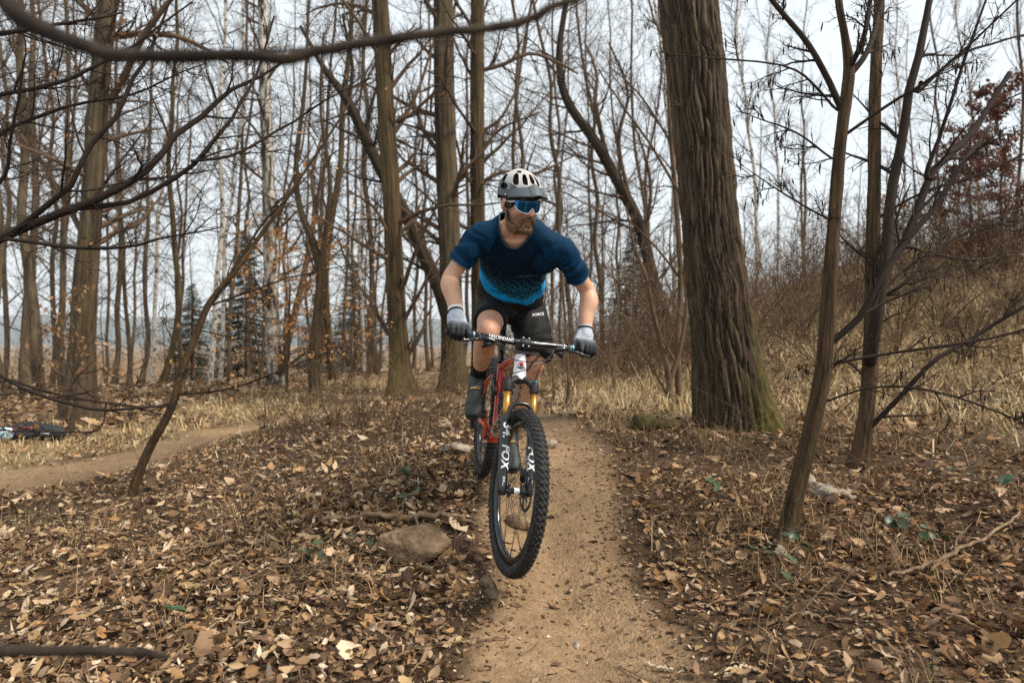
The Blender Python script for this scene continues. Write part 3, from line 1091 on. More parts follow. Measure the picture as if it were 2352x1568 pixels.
traced_tree('hornbeam_tree', 'slimmer yellowish trunk just behind the rider, rightmost of the central three', [(1102, G0(1102, D), D, .17), (1100, 750, D, .14), (1097, 500, D, .137), (1096, 250, D, .133), (1097, 0, D, .125), (1096, -250, D, .1), (1094, -440, D, .07)],
            [[(1104, 160, D, .045), (1150, 150, D, .04), (1230, 120, D, .035), (1330, 160, D + .5, .02)], [(1104, 420, D, .04), (1160, 395, D, .035), (1230, 400, D, .03), (1340, 350, D + .4, .012)], [(1104, 350, D, .03), (1150, 300, D, .025), (1240, 270, D, .012)], [(1090, 90, D, .04), (1060, 20, D - .2, .03), (1010, -60, D, .02)],
             [(1104, 300, D, .03), (1150, 270, D, .028), (1200, 180, D, .015)]],
            M['bark_olive'], M['twig'], dict(n1=9, l1=.45, n2=7, n3=4, trunk_n=16, trunk_t=(.2, 1), trunk_len=.22, lmax=2.5), flare=.35, seed=4, sides=18)
D = 15
traced_tree('leaning_tree', 'dark tree leaning steeply left behind the central trunks', [(1062, G0(1062, D), D, .17), (1020, 700, D, .15), (975, 590, D, .145), (930, 490, D, .14), (880, 400, D, .13), (835, 310, D, .12), (800, 235, D, .10), (740, 150, D, .06), (690, 60, D, .03)],
            [[(838, 320, D, .05), (850, 250, D, .04), (880, 150, D, .03)], [(800, 235, D, .05), (810, 150, D, .04), (790, 40, D, .03)]], M['bark_dark'], M['twig_dark'], dict(n1=7, n2=6, n3=3, trunk_n=14, trunk_len=.25, lmax=2), flare=.3, seed=5)
D = 16
traced_tree('curving_tree', 'dark curving tree leaning left between the rider and the big mossy tree', [(1545, G0(1545, D), D, .16), (1500, 640, D, .14), (1470, 520, D, .13), (1425, 430, D, .125), (1370, 330, D, .12), (1300, 225, D, .10), (1285, 120, D, .08), (1300, 0, D, .06), (1310, -150, D, .03)],
            [[(1400, 390, D, .06), (1370, 250, D, .05), (1375, 160, D, .04), (1350, 60, D, .025)], [(1455, 480, D, .05), (1420, 330, D, .045), (1440, 220, D, .035), (1400, 120, D, .02)], [(1480, 560, D, .05), (1490, 430, D, .04), (1450, 300, D, .02)]],
            M['bark_dark'], M['twig'], dict(n1=9, l1=.45, n2=7, n3=4, trunk_n=22, trunk_len=.3, lmax=2.4), flare=.3, seed=6)

# leaning sapling on the left
D = 5.3
traced_tree('leaning_sapling', 'slender brown sapling leaning right, standing between the leaf litter and the path', [(292, G0(292, D), D, 0.0374), (338, 1040, D, 0.0331), (392, 940, D, 0.0302), (418, 850, D, 0.0274), (452, 765, D, 0.0259), (482, 695, D, 0.0245), (540, 622, D, 0.0194), (590, 552, D + .1, 0.0173), (640, 482, D + .1, 0.0151), (690, 408, D + .2, 0.0122), (760, 305, D + .2, 0.0094), (830, 190, D + .3, 0.0058), (880, 90, D + .3, 0.0029)],
            [[(400, 925, D, 0.0101), (330, 935, D - .1, 0.0094), (250, 925, D - .3, 0.0086), (120, 895, D - .5, 0.0072), (0, 850, D - .7, 0.0058), (-90, 820, D - .8, 0.0036)],
             [(412, 905, D, 0.0086), (520, 893, D, 0.0079), (630, 850, D - .1, 0.0065), (740, 800, D - .1, 0.0043), (850, 730, D - .1, 0.0022)],
             [(484, 700, D, 0.0086), (560, 672, D, 0.0072), (640, 640, D, 0.0065), (740, 615, D, 0.0043), (860, 580, D, 0.0022)],
             [(486, 690, D, 0.0130), (545, 600, D, 0.0115), (590, 510, D, 0.0101), (640, 440, D - .1, 0.0072), (690, 360, D - .1, 0.0043)],
             [(430, 850, D, 0.0065), (405, 780, D + .1, 0.0050), (385, 720, D + .2, 0.0022)],
             [(230, 985, D - .4, 0.0058), (160, 990, D - .4, 0.0058), (60, 985, D - .5, 0.0050), (-40, 975, D - .5, 0.0043)],
             [(455, 760, D, 0.0058), (520, 770, D, 0.0050), (560, 755, D, 0.0029), (640, 690, D, 0.0014)]],
            M['bark_young'], M['twig_dark'], dict(n1=8, l1=.32, n2=5, n3=3, flat=.3, up=.02, lmax=.9), sides=10, flare=.25, seed=7, leaves=(170, .042, [(.40, .22, 0.0720), (.34, .17, 0.0504), (.28, .15, 0.0504)]))

# tree outside the frame on the left whose limbs reach across the top left
D = 3.7
TX = -150
traced_tree('overhanging_tree', 'dark limbs reaching in from the left edge across the upper left', [(TX, G0(TX, D), D, .085), (TX, 900, D, .075), (TX + 5, 700, D, .07), (TX + 12, 600, D, .066), (TX, 300, D, .055), (TX - 20, 0, D, .045), (TX - 40, -300, D, .03)],
            [[(TX + 12, 600, D, .032), (0, 547, D, .027), (98, 504, D, .025), (203, 461, D, .022), (281, 414, D, .020), (332, 363, D, .018), (360, 305, D, .017), (422, 242, D, .015), (453, 195, D, .013), (520, 145, D, .010), (600, 70, D, .006)],
             [(20, 540, D - .1, .018), (156, 434, D - .2, .014), (195, 352, D - .2, .013), (227, 309, D - .2, .013), (273, 258, D - .2, .012), (305, 184, D - .2, .010), (336, 137, D - .2, .009), (375, 59, D - .2, .007), (414, -20, D - .2, .004)],
             [(150, 480, D, .014), (273, 469, D + .1, .014), (352, 434, D + .1, .014), (434, 375, D + .1, .013), (469, 324, D + .1, .012), (524, 250, D + .1, .010), (547, 195, D + .1, .009), (574, 120, D + .1, .008), (600, -10, D + .1, .005)],
             [(434, 375, D + .1, .010), (539, 356, D + .2, .009), (625, 313, D + .3, .008), (742, 250, D + .4, .006), (860, 200, D + .5, .003)],
             [(TX, 280, D, .02), (0, 217, D, .013), (78, 203, D, .012), (148, 180, D, .011), (188, 152, D, .010), (234, 121, D, .009), (300, 80, D, .007), (420, -20, D, .004)],
             [(TX + 4, 380, D, .02), (0, 309, D + .2, .012), (78, 277, D + .2, .011), (195, 246, D + .2, .009), (313, 231, D + .2, .007), (400, 205, D + .2, .005), (520, 170, D + .2, .003)],
             [(TX + 10, 570, D, .016), (0, 549, D - .1, .011), (156, 565, D - .2, .010), (274, 563, D - .2, .009), (390, 537, D - .2, .006), (520, 515, D - .2, .003)],
             [(TX, 100, D, .02), (0, 70, D - .3, .012), (120, 30, D - .4, .008), (220, -30, D - .4, .005)],
             [(TX, 760, D, .014), (0, 862, D - .2, .010), (90, 905, D - .3, .009), (230, 940, D - .3, .008), (380, 930, D - .3, .004)],
             [(TX, 560, D, .014), (10, 420, D, .010), (60, 330, D, .008), (130, 180, D, .005)]],
            M['bark_dark'], M['twig_dark'], dict(n1=9, l1=.30, n2=6, n3=3, flat=.35, up=.03, lmax=.9), sides=10, flare=.25, seed=8, leaves=(45, .036, [(.30, .16, .08), (.24, .12, .06)]))

# saplings on the right
D = 3.5
traced_tree('alder_sapling', 'nearest brown sapling on the right, forked high, its foot by the pale stone', [(1800, G0(1800, D), D, 0.0521), (1828, 1130, D, 0.0437), (1868, 965, D, 0.0412), (1892, 845, D, 0.0412), (1902, 700, D, 0.0344), (1912, 560, D, 0.0319), (1924, 400, D, 0.0302), (1936, 280, D, 0.0286), (1950, 165, D, 0.0277), (1940, 80, D, 0.0185), (1926, 0, D, 0.0176), (1915, -150, D, 0.0151), (1900, -350, D, 0.0101)],
            [[(1930, 255, D, 0.0176), (1900, 180, D, 0.0160), (1848, 94, D, 0.0143), (1770, 0, D, 0.0126), (1700, -90, D, 0.0101)],
             [(1952, 165, D, 0.0160), (1985, 90, D - .1, 0.0134), (2011, 0, D - .1, 0.0118), (2040, -120, D - .1, 0.0084)],
             [(1955, 180, D, 0.0168), (2000, 110, D, 0.0143), (2043, 0, D + .1, 0.0126), (2080, -130, D + .1, 0.0092)],
             [(1900, 800, D, 0.0185), (1980, 725, D - .05, 0.0176), (2027, 647, D - .1, 0.0168), (2098, 560, D - .1, 0.0160), (2200, 459, D - .15, 0.0143), (2290, 350, D - .2, 0.0126), (2380, 250, D - .2, 0.0101)],
             [(1905, 835, D, 0.0084), (2000, 815, D, 0.0076), (2150, 790, D - .1, 0.0067), (2260, 770, D - .1, 0.0059), (2380, 735, D - .2, 0.0042)],
             [(1938, 320, D, 0.0084), (2040, 240, D - .1, 0.0076), (2130, 180, D - .2, 0.0067), (2240, 80, D - .2, 0.0050), (2340, -20, D - .3, 0.0034)],
             [(1918, 250, D, 0.0067), (1860, 190, D - .05, 0.0059), (1800, 155, D - .1, 0.0050), (1650, 140, D - .1, 0.0042), (1540, 138, D - .1, 0.0025)],
             [(1905, 360, D, 0.0059), (1840, 310, D, 0.0050), (1780, 280, D + .1, 0.0042), (1700, 250, D + .1, 0.0017)],
             [(1895, 500, D, 0.0059), (1820, 460, D, 0.0050), (1750, 420, D + .1, 0.0034), (1690, 390, D + .1, 0.0017)],
             [(1880, 930, D, 0.0059), (2000, 890, D - .1, 0.0050), (2150, 905, D - .2, 0.0050), (2352, 985, D - .3, 0.0034)]],
            M['bark_young'], M['twig_dark'], dict(n1=7, l1=.30, n2=7, n3=3, up=.01, lmax=.8), sides=14, flare=.25, seed=9, catkins=190)
D = 4.6
traced_tree('alder_sapling', 'double-stemmed sapling behind the nearest one on the right', [(1970, G0(1970, D), D, 0.0714), (1985, 985, D, 0.0521), (1998, 850, D, 0.0487), (2003, 700, D, 0.0470), (2005, 560, D, 0.0445), (2008, 400, D, 0.0403), (2010, 200, D, 0.0370), (2020, 0, D, 0.0319), (2030, -250, D, 0.0210)],
            [[(2000, 820, D - .1, 0.0420), (2020, 690, D - .15, 0.0378), (2040, 560, D - .15, 0.0353), (2055, 430, D - .15, 0.0336), (2078, 330, D - .15, 0.0319), (2110, 210, D - .15, 0.0286), (2150, 60, D - .15, 0.0252), (2190, -120, D - .15, 0.0168)],
             [(2045, 600, D - .1, 0.0294), (2090, 540, D - .1, 0.0286), (2150, 400, D - .1, 0.0252), (2200, 350, D - .1, 0.0235), (2280, 270, D - .1, 0.0218), (2380, 120, D - .1, 0.0168)],
             [(2128, 400, D - .1, 0.0168), (2160, 300, D - .1, 0.0126), (2200, 150, D - .1, 0.0101), (2250, -20, D - .1, 0.0067)],
             [(1985, 1000, D, 0.0185), (2060, 920, D - .1, 0.0168), (2150, 830, D - .2, 0.0151), (2260, 770, D - .2, 0.0134), (2390, 690, D - .3, 0.0101)],
             [(2000, 700, D, 0.0126), (2080, 650, D - .1, 0.0109), (2180, 560, D - .1, 0.0084), (2352, 480, D - .1, 0.0050)],
             [(2010, 500, D, 0.0101), (2120, 440, D, 0.0084), (2240, 400, D, 0.0067), (2380, 330, D, 0.0042)],
             [(2000, 690, D, 0.0101), (2120, 590, D + .3, 0.0092), (2260, 600, D + .3, 0.0076), (2380, 570, D + .3, 0.0050)],
             [(2110, 210, D, 0.0109), (2200, 130, D, 0.0092), (2300, 95, D, 0.0076), (2390, 70, D, 0.0050)],
             [(1995, 880, D, 0.0084), (1940, 830, D + .2, 0.0067), (1880, 860, D + .2, 0.0042), (1830, 850, D + .3, 0.0017)]],
            M['bark_young'], M['twig_dark'], dict(n1=7, l1=.30, n2=7, n3=3, up=.01, lmax=1.0), sides=14, flare=.3, seed=10, catkins=170)
D = 7.6
traced_tree('alder_sapling', 'thin pale stem rising close along the left side of the big mossy tree', [(1560, G0(1560, D), D, .036), (1556, 800, D, .033), (1563, 640, D, .03), (1552, 450, D, .028), (1540, 300, D, .026), (1532, 120, D, .022), (1520, 0, D, .018), (1505, -200, D, .012)],
            [[(1556, 440, D, .017), (1500, 350, D, .015), (1440, 270, D, .012), (1370, 180, D, .008)], [(1545, 330, D, .014), (1470, 215, D, .011), (1400, 140, D, .006)], [(1536, 100, D, .014), (1500, 40, D, .012), (1480, -40, D, .008)], [(1562, 640, D, .014), (1500, 560, D, .012), (1440, 500, D, .007)]],
            M['twig_pale'], M['twig'], dict(n1=7, n2=5, n3=2, lmax=1.0), sides=8, seed=11, catkins=120)
D = 7.4
traced_tree('hazel_shrub', 'shrub of thin bent stems at the left foot of the big mossy tree', [(1540, G0(1540, D), D, .045), (1535, 860, D, .035), (1515, 780, D, .028), (1500, 715, D, .024), (1485, 640, D, .02), (1455, 560, D, .014), (1440, 480, D, .008)],
            [[(1535, 880, D, .03), (1560, 800, D, .026), (1575, 700, D, .02), (1570, 600, D, .014), (1585, 500, D, .008)], [(1500, 720, D, .014), (1470, 690, D, .011), (1420, 640, D, .008), (1380, 560, D, .004)], [(1530, 900, D, .016), (1480, 800, D, .012), (1440, 720, D, .008)],
             [(1490, 660, D, .012), (1530, 620, D, .010), (1575, 540, D, .005)]], M['twig_pale'], M['twig_pale'], dict(n1=8, n2=5, n3=2, lmax=.8, trunk_n=8), sides=8, seed=12, cat='shrub')
D = 8.0
traced_tree('hazel_shrub', 'pair of thin upright stems right of the rider', [(1300, G0(1300, D), D, .022), (1305, 880, D, .018), (1300, 770, D, .016), (1292, 650, D, .013), (1285, 520, D, .008)],
            [[(1275, G0(1275, D), D, .016), (1273, 860, D, .013), (1268, 720, D, .010), (1255, 600, D, .006)], [(1300, 760, D, .008), (1330, 660, D, .006), (1350, 560, D, .003)], [(1303, 960, D, .006), (1315, 900, D, .005), (1318, 860, D, .003)]], M['twig_pale'], M['twig_pale'], dict(n1=7, n2=5, n3=2, lmax=.7, trunk_n=6), sides=7, seed=13, cat='shrub')
D = 9.0
traced_tree('hazel_shrub', 'bent thin sapling right of the rider over pale grass', [(1395, G0(1395, D), D, .022), (1410, 880, D, .018), (1400, 800, D, .016), (1420, 700, D, .013), (1405, 600, D, .008), (1420, 480, D, .004)],
            [[(1410, 830, D, .01), (1450, 760, D, .008), (1490, 700, D, .004)], [(1402, 780, D, .008), (1370, 700, D, .006), (1350, 640, D, .003)]], M['twig_pale'], M['twig_pale'], dict(n1=8, n2=5, n3=2, lmax=.8, trunk_n=8), sides=7, seed=14, cat='shrub')
D = 16.5
traced_tree('gnarled_birch', 'stout blotched birch with burr left of the orange saplings', [(635, G0(635, D), D, .21), (628, 780, D, .17), (622, 640, D, .16), (618, 480, D, .15), (612, 300, D, .14), (606, 100, D, .12), (600, -100, D, .10), (596, -300, D, .06)],
            [[(622, 600, D, .05), (650, 480, D, .04), (700, 350, D, .03), (720, 250, D, .015)], [(645, 850, D - .2, .09), (668, 720, D - .2, .08), (690, 600, D - .2, .075), (700, 480, D - .2, .06), (680, 400, D - .2, .05), (700, 280, D - .2, .03)]], M['birch'], M['twig'], dict(n1=8, n2=7, n3=4, trunk_n=20, trunk_len=.2, lmax=2), flare=.3, seed=15, sides=16)
D = 13
traced_tree('forked_tree', 'grey trunk forking at mid height left of the first central trunk', [(722, G0(722, D), D, .10), (720, 800, D, .085), (735, 650, D, .08), (720, 560, D, .075), (690, 480, D, .06), (680, 380, D, .05), (700, 200, D, .035), (710, 0, D, .02)],
            [[(732, 660, D, .06), (745, 560, D, .055), (760, 430, D, .045), (750, 300, D, .03), (770, 120, D, .02)]], M['bark'], M['twig'], dict(n1=8, n2=7, n3=3, trunk_n=14, lmax=1.8), flare=.3, seed=16)


# ---- bare shrubs on the bank and in the thicket
def shrub_proto(seed):
    R = np.random.default_rng(seed)
    n, K = 11, 8
    az = R.uniform(0, 6.283, n)
    el = R.uniform(.75, 1.45, n)
    d = np.stack([np.cos(az) * np.cos(el), np.sin(az) * np.cos(el), np.sin(el)], -1)
    L = R.uniform(1.0, 2.3, n)
    PP = np.empty((n, K, 3))
    PP[:, 0] = R.normal(0, .06, (n, 3)) * [1, 1, 0] - [0, 0, .05]
    for s in range(1, K):
        d = unit(d + R.normal(0, .13, (n, 3)) + [0, 0, .01])
        PP[:, s] = PP[:, s - 1] + d * (L / (K - 1))[:, None]
    PR = R.uniform(.007, .014, n)[:, None] * np.linspace(1, .25, K)
    V, Q = tubes(PP, PR, 5)
    sm = raw_mesh('stems', V, [Q], True)
    sm.materials.append(M['twig_pale'] if seed % 2 else M['bark_young'])
    Lb = Limbs()
    b1, r1 = spawn(PP, PR, 9, (.12, 1), .42, (25, 60), .55, 6, .16, .02, R, .0035)
    Lb.add(b1, r1, 3)
    b2, r2 = spawn(b1, r1, 5, (.12, 1), .48, (25, 60), .6, 4, .17, .01, R, .0026)
    Lb.add(b2, r2, 3)
    V, Q = Lb.arrays()
    tm = raw_mesh('twigs', V, [Q])
    tm.materials.append(M['shrub_twig'])
    return sm, tm


M['shrub_twig'] = mat('shrub_twig', (.095, .056, .034), .85, spec=.2, noise=.4, nscale=1.5, color2=(.15, .098, .058))
SHR = [shrub_proto(q) for q in (1, 2, 3)]
for rows, where, grp in (
        (sorted([(1730, 9.4, .9), (1790, 12, 1.1), (1850, 10.2, .9), (1905, 8.4, .7), (1960, 11.5, 1.0), (2060, 9.2, .8), (2110, 12.5, 1.1), (2150, 10, .9), (2215, 8.6, .75), (2260, 12, 1.1), (2300, 9.8, .9), (2345, 11, 1.0), (2020, 14.5, 1.2), (1680, 14, 1.2), (1830, 15, 1.2), (2190, 15, 1.2)]), 'bare brown shrub on the grassy bank', 'shrubs on the bank'),
        (sorted([(1165, 15, 1.2), (1215, 12.5, 1.0), (1265, 14.5, 1.2), (1325, 11.5, .95), (1372, 13.5, 1.2), (1425, 10.5, .9), (1470, 12.5, 1.2), (1512, 10, 1.0), (1590, 11.5, 1.1), (1610, 14, 1.2), (1545, 15.5, 1.3)]), 'tangled bare shrub behind the rider', 'shrubs in the thicket behind the rider'),
        (sorted([(700, 7.6, .42), (770, 7.0, .42), (835, 6.4, .40), (905, 5.8, .36), (965, 5.3, .34), (610, 7.9, .36), (1010, 6.2, .40)]), 'small dry bush on the mound left of the bike', 'small bushes on the mound')):
    for k_, (vx, d, s) in enumerate(rows):
        x = (vx - 1176) / FPX * d
        t = empty('bare_shrub', (x, d, float(ground(np.array([x]), np.array([d]))[0])), f'{where}, {WORDS[k_]} from the left', 'shrub', grp)
        t.scale = (s, s, s)
        t.rotation_euler = (0, 0, vx * .37)
        sm_, tm_ = SHR[(k_ * 2 + int(vx)) % 3]
        link('stems', sm_, t)
        tag(link('twigs', tm_, t), kind='stuff')


# ---- big trunk with deep bark
def big_tree():
    D = 6.0
    p, r = path3([(1692, G0(1692, D) + 8, D, .30), (1680, 930, D, .285), (1664, 800, D, .262), (1650, 690, D, .250), (1634, 560, D, .236), (1620, 400, D, .222), (1602, 200, D, .232), (1581, 0, D, .236), (1560, -200, D, .225), (1540, -420, D, .21), (1520, -700, D, .18)], 40)
    base = p[0].copy()
    t = empty('mossy_oak_tree', base, 'huge deeply furrowed trunk with green moss at its foot, right of the rider', 'tree')
    n, sides = 430, 190
    s = spline(np.c_[p - base, r], n)
    p, r = s[:, :3], s[:, 3]
    tg, a, b = frames(p, (0, -1, 0))
    th = np.linspace(0, 2 * np.pi, sides, endpoint=False)
    h = p[:, 2][:, None]
    ang = th[None] + 0 * h
    # root flare, strongest to the right
    toward = np.cos(ang)            # a-direction
    fl = np.exp(-h / .42)
    lob = 1 + fl * (.18 + .30 * np.clip(np.cos(ang - AX_R), 0, 1) ** 2 + .10 * np.cos(5 * ang + 1.0)) + .03 * vnoise(np.cos(ang) * 1.5, np.sin(ang) * 1.5, h * .9)
    # long plates of bark: cells stretched along the trunk, joined by furrows
    U = ang * (17 / (2 * np.pi) * 1.0)
    U = U + .38 * fbm(np.cos(ang) * 2.2, np.sin(ang) * 2.2, h * 1.7, 3, 2) + .55 * fbm(np.cos(ang) * .8, np.sin(ang) * .8, h * 3.1, 2, 6)
    W = h * 2.0 + .8 * fbm(np.cos(ang) * 3, np.sin(ang) * 3, h * 2, 2, 15)
    U = U * 2.1
    iu, iw = np.floor(U), np.floor(W)
    f1 = np.full(U.shape, 9.0)
    f2 = np.full(U.shape, 9.0)
    per = 17 * 2.1 + .3
    cid = np.zeros(U.shape)
    for du in (-1, 0, 1):
        for dw in (-1, 0, 1):
            cu, cw = iu + du, iw + dw
            cm = np.mod(cu, round(per))
            ou, ow = hash3(cm, cw, 1.0), hash3(cm, cw, 2.0)
            dd = np.hypot((cu + ou - U), (cw + ow - W) * .55)
            new = dd < f1
            f2 = np.where(new, f1, np.minimum(f2, dd))
            cid = np.where(new, hash3(cm, cw, 7.0), cid)
            f1 = np.where(new, dd, f1)
    edge = np.clip((f2 - f1) / .30, 0, 1)
    ridge = edge ** .7 * (.75 + .5 * cid)
    fine = fbm(np.cos(ang) * 15, np.sin(ang) * 15, h * 5, 5, 22)
    rr = r[:, None] * lob + (ridge - .5) * .034 * (1 - .35 * fl) + fine * .020
    V = p[:, None] + rr[..., None] * (np.cos(th)[:, None] * a[:, None] + np.sin(th)[:, None] * b[:, None])
    i = np.arange(n - 1)[:, None] * sides
    j = np.arange(sides)[None]
    j2 = (j + 1) % sides
    Q = np.stack([i + j, i + j2, i + sides + j2, i + sides + j], -1).reshape(-1, 4)
    mossm = np.exp(-(h / .75) ** 1.5) * np.clip(.15 + 1.1 * np.cos(ang - AX_R), 0, 1) * 1.7 + .35 * np.clip(np.cos(ang - AX_R + 2.4), 0, 1) * np.exp(-(h / 2.0) ** 2)
    mossm = np.clip(mossm + .9 * fbm(np.cos(ang) * 4, np.sin(ang) * 4, h * 3, 4, 41) - .25, 0, 1)
    mossm = mossm * (.35 + .65 * (1 - ridge * .4))
    b0 = np.array([.024, .016, .011])
    b1 = np.array([.074, .050, .031])
    k = np.clip(ridge * .8 + fine * .9, 0, 1)[..., None]
    colr = b0 * (1 - k) + b1 * k
    colr = colr * (.8 + .5 * cid[..., None])
    mc = np.array([.072, .062, .014]) * (1 + .8 * fine[..., None])
    colr = colr * (1 - mossm[..., None]) + mc * mossm[..., None]
    tm_ = mat('oak_bark', rough=.92, spec=.2, attr='col', noise=.35, nscale=30, bump=.7, bscale=70, bdist=.012, stretch=(1, 1, .3))
    mesh_obj('trunk', V.reshape(-1, 3), [Q], tm_, t, True, attrs={'col': np.clip(colr, .005, .9).reshape(-1, 3)})
    # sprigs growing from the bark
    R = np.random.default_rng(3)
    L = Limbs()
    q = p[None, ::40]
    b1_, r1_ = spawn(q, np.full(q.shape[:2], .01), 26, (.0, .9), .06, (60, 90), .3, 8, .22, .03, R, .0016, lmax=.5, lmin=.15)
    shift = unit(b1_[:, 1] - b1_[:, 0])
    b1_ = b1_ + (shift * np.array([1, 1, .1]))[:, None] * .23
    L.add(b1_, r1_, 3)
    b2_, r2_ = spawn(b1_, r1_, 4, (.2, 1), .5, (30, 60), .6, 5, .2, 0, R, .0012)
    L.add(b2_, r2_, 3)
    V, Q = L.arrays()
    tag(mesh_obj('sprigs', V, [Q], M['twig_pale'], t), kind='stuff')


AX_R = math.pi
big_tree()
# ---------------------------------------------------------------- leaf litter, dead grass, undergrowth
LC = .90 * np.array([(.43, .29, .165), (.52, .38, .24), (.62, .48, .34), (.30, .185, .10), (.20, .115, .06), (.12, .07, .038), (.36, .20, .09), (.44, .29, .14), (.27, .165, .095), (.16, .095, .055), (.10, .06, .035)])


def leaf_proto(stations, lobes, seed, width=.32):
    """a dry leaf of unit length along +x: midrib and two edges, curled and lobed"""
    R = np.random.default_rng(seed)
    s = np.linspace(0, 1, stations)
    w = width * np.sin(np.pi * np.clip(s * .93 + .05, 0, 1)) ** .8
    if lobes:
        w = w * (1 + .38 * np.cos(s * np.pi * 2 * lobes + R.uniform(0, 6)))
    wl = w * R.uniform(.8, 1.2, stations)
    wr = w * R.uniform(.8, 1.2, stations)
    cl, cr = R.uniform(-.2, 1.15), R.uniform(-.2, 1.15)
    bend = R.uniform(-.5, .9)
    tw = R.uniform(-.5, .5)
    V = []
    for k in range(stations):
        zc = bend * (s[k] - .5) ** 2 * 1.2 + R.normal(0, .01)
        y0 = .12 * math.sin(s[k] * 3 + seed) * .4
        V.append([s[k] - .5, y0, zc])
        V.append([s[k] - .5 + R.normal(0, .02), y0 + wl[k] * math.cos(cl), zc + wl[k] * math.sin(cl) + tw * (s[k] - .5) * wl[k]])
        V.append([s[k] - .5 + R.normal(0, .02), y0 - wr[k] * math.cos(cr), zc + wr[k] * math.sin(cr) - tw * (s[k] - .5) * wr[k]])
    F = []
    for k in range(stations - 1):
        a = 3 * k
        F += [[a, a + 3, a + 4, a + 1], [a, a + 2, a + 5, a + 3]]
    return np.array(V), np.array(F)


def rand_rot(n, R, tilt):
    """rotation matrices: any heading, tilted away from flat by up to ~tilt"""
    az = R.uniform(0, 2 * np.pi, n)
    ax = R.uniform(0, 2 * np.pi, n)
    ti = np.abs(R.normal(0, tilt, n))
    flip = R.random(n) < .4
    ti = np.where(flip, np.pi - ti, ti)
    c, s = np.cos(az), np.sin(az)
    Z = np.zeros((n, 3, 3))
    Z[:, 0, 0], Z[:, 0, 1], Z[:, 1, 0], Z[:, 1, 1], Z[:, 2, 2] = c, -s, s, c, 1
    k = np.stack([np.cos(ax), np.sin(ax), 0 * ax], -1)
    K = np.zeros((n, 3, 3))
    K[:, 0, 2], K[:, 1, 2], K[:, 2, 0], K[:, 2, 1] = k[:, 1], -k[:, 0], -k[:, 1], k[:, 0]
    A = np.eye(3)[None] + np.sin(ti)[:, None, None] * K + (1 - np.cos(ti))[:, None, None] * (K @ K)
    return A @ Z


def scatter(n, y0, y1, R, power=1.0, margin=.8):
    """points spread evenly over the ground seen by the camera between two distances"""
    u = R.random(n * 2)
    y = np.sqrt(y0 ** 2 + u * (y1 ** 2 - y0 ** 2))
    x = R.uniform(-1, 1, n * 2) * (.86 * y + margin)
    return x[:n], y[:n]


def litter(n, y0, y1, protos, size, R, keep_trail=.06, tilt=.45, zoff=.004, pile=.02, dark=0.0, thin=None):
    x, y = scatter(n, y0, y1, R)
    td = trail_d(x, y)
    near = 1 - smooth01(2.6, 4.0, y)
    pr = np.clip(smooth01(.55 - .1 * near, 1.25 + .55 * near, td), keep_trail, 1)
    pr = pr * (1 - .35 * smooth01(.3, 1.0, x) * (1 - smooth01(4.5, 6, y)))
    sm = straw_mask(x, y)
    pr = pr * (1 - .75 * sm)
    pr = pr * np.clip(.72 + 1.2 * fbm(x * 1.7, y * 1.7, 0, 3, 61), .12, 1)
    k = R.random(len(x)) < pr
    x, y = x[k], y[k]
    td = td[k]
    z = ground(x, y) + zoff + np.abs(R.normal(0, pile, len(x))) * smooth01(.7, 1.3, td)
    n = len(x)
    Rm = rand_rot(n, R, tilt)
    L = size * R.lognormal(0, .42, n)
    L = np.where(td < 1.15, L * .6, L)
    ci = R.integers(0, len(LC), n)
    # reddish darker litter on the right of the trail, paler on the left
    col = LC[ci] * R.uniform(.65, 1.2, (n, 1))
    right = smooth01(.2, 1.6, x)[:, None] * (1 - smooth01(5, 8, y))[:, None]
    col = col * (1 - right * np.array([.22, .30, .36]))
    return x, y, z, Rm, L, col, n


def emit(name, data, protos, R, **kw):
    x, y, z, Rm, L, col, n = data
    which = R.integers(0, len(protos), n)
    Vs, Fs, Cs, off = [], [], [], 0
    for q, (pv, pf) in enumerate(protos):
        m = which == q
        if not m.any():
            continue
        V = np.einsum('nij,kj->nki', Rm[m], pv) * L[m][:, None, None] + np.stack([x[m], y[m], z[m]], -1)[:, None]
        k = len(pv)
        F = (pf[None] + (np.arange(m.sum()) * k)[:, None, None]).reshape(-1, pf.shape[1]) + off
        Vs.append(V.reshape(-1, 3))
        Fs.append(F)
        Cs.append(np.repeat(col[m], k, 0))
        off += V.shape[0] * k
    V = np.vstack(Vs)
    # nothing sinks under the soil
    return mesh_obj(name, V, Fs, M['leaf'], attrs={'col': np.vstack(Cs)}, **kw)


R4 = np.random.default_rng(404)
NEAR = [leaf_proto(n_, l, s, w) for n_, l, s, w in ((5, 1.5, 1, .30), (5, 2, 2, .34), (4, 0, 3, .24), (5, 1.5, 4, .36), (4, 0, 5, .18), (4, 0, 6, .15), (4, 0, 7, .28), (5, 2, 8, .22), (3, 0, 9, .12), (4, 0, 10, .2))]
MIDP = [leaf_proto(3, 0, s, .18 + .03 * (s % 5)) for s in range(20, 28)]
FARP = [leaf_proto(2, 0, s, .5) for s in range(30, 34)]
for pv, pf in FARP:
    pv[:, 1] *= 1.0
FARQ = [(np.array([[-.5, 0, 0], [0, .33, .12 * q], [.5, 0, .1], [0, -.33, .15]]), np.array([[0, 1, 2, 3]])) for q in (-1, 0, 1)]

dn = litter(41000, 2.0, 4.4, NEAR, .037, R4, keep_trail=.10, pile=.020, tilt=.7)
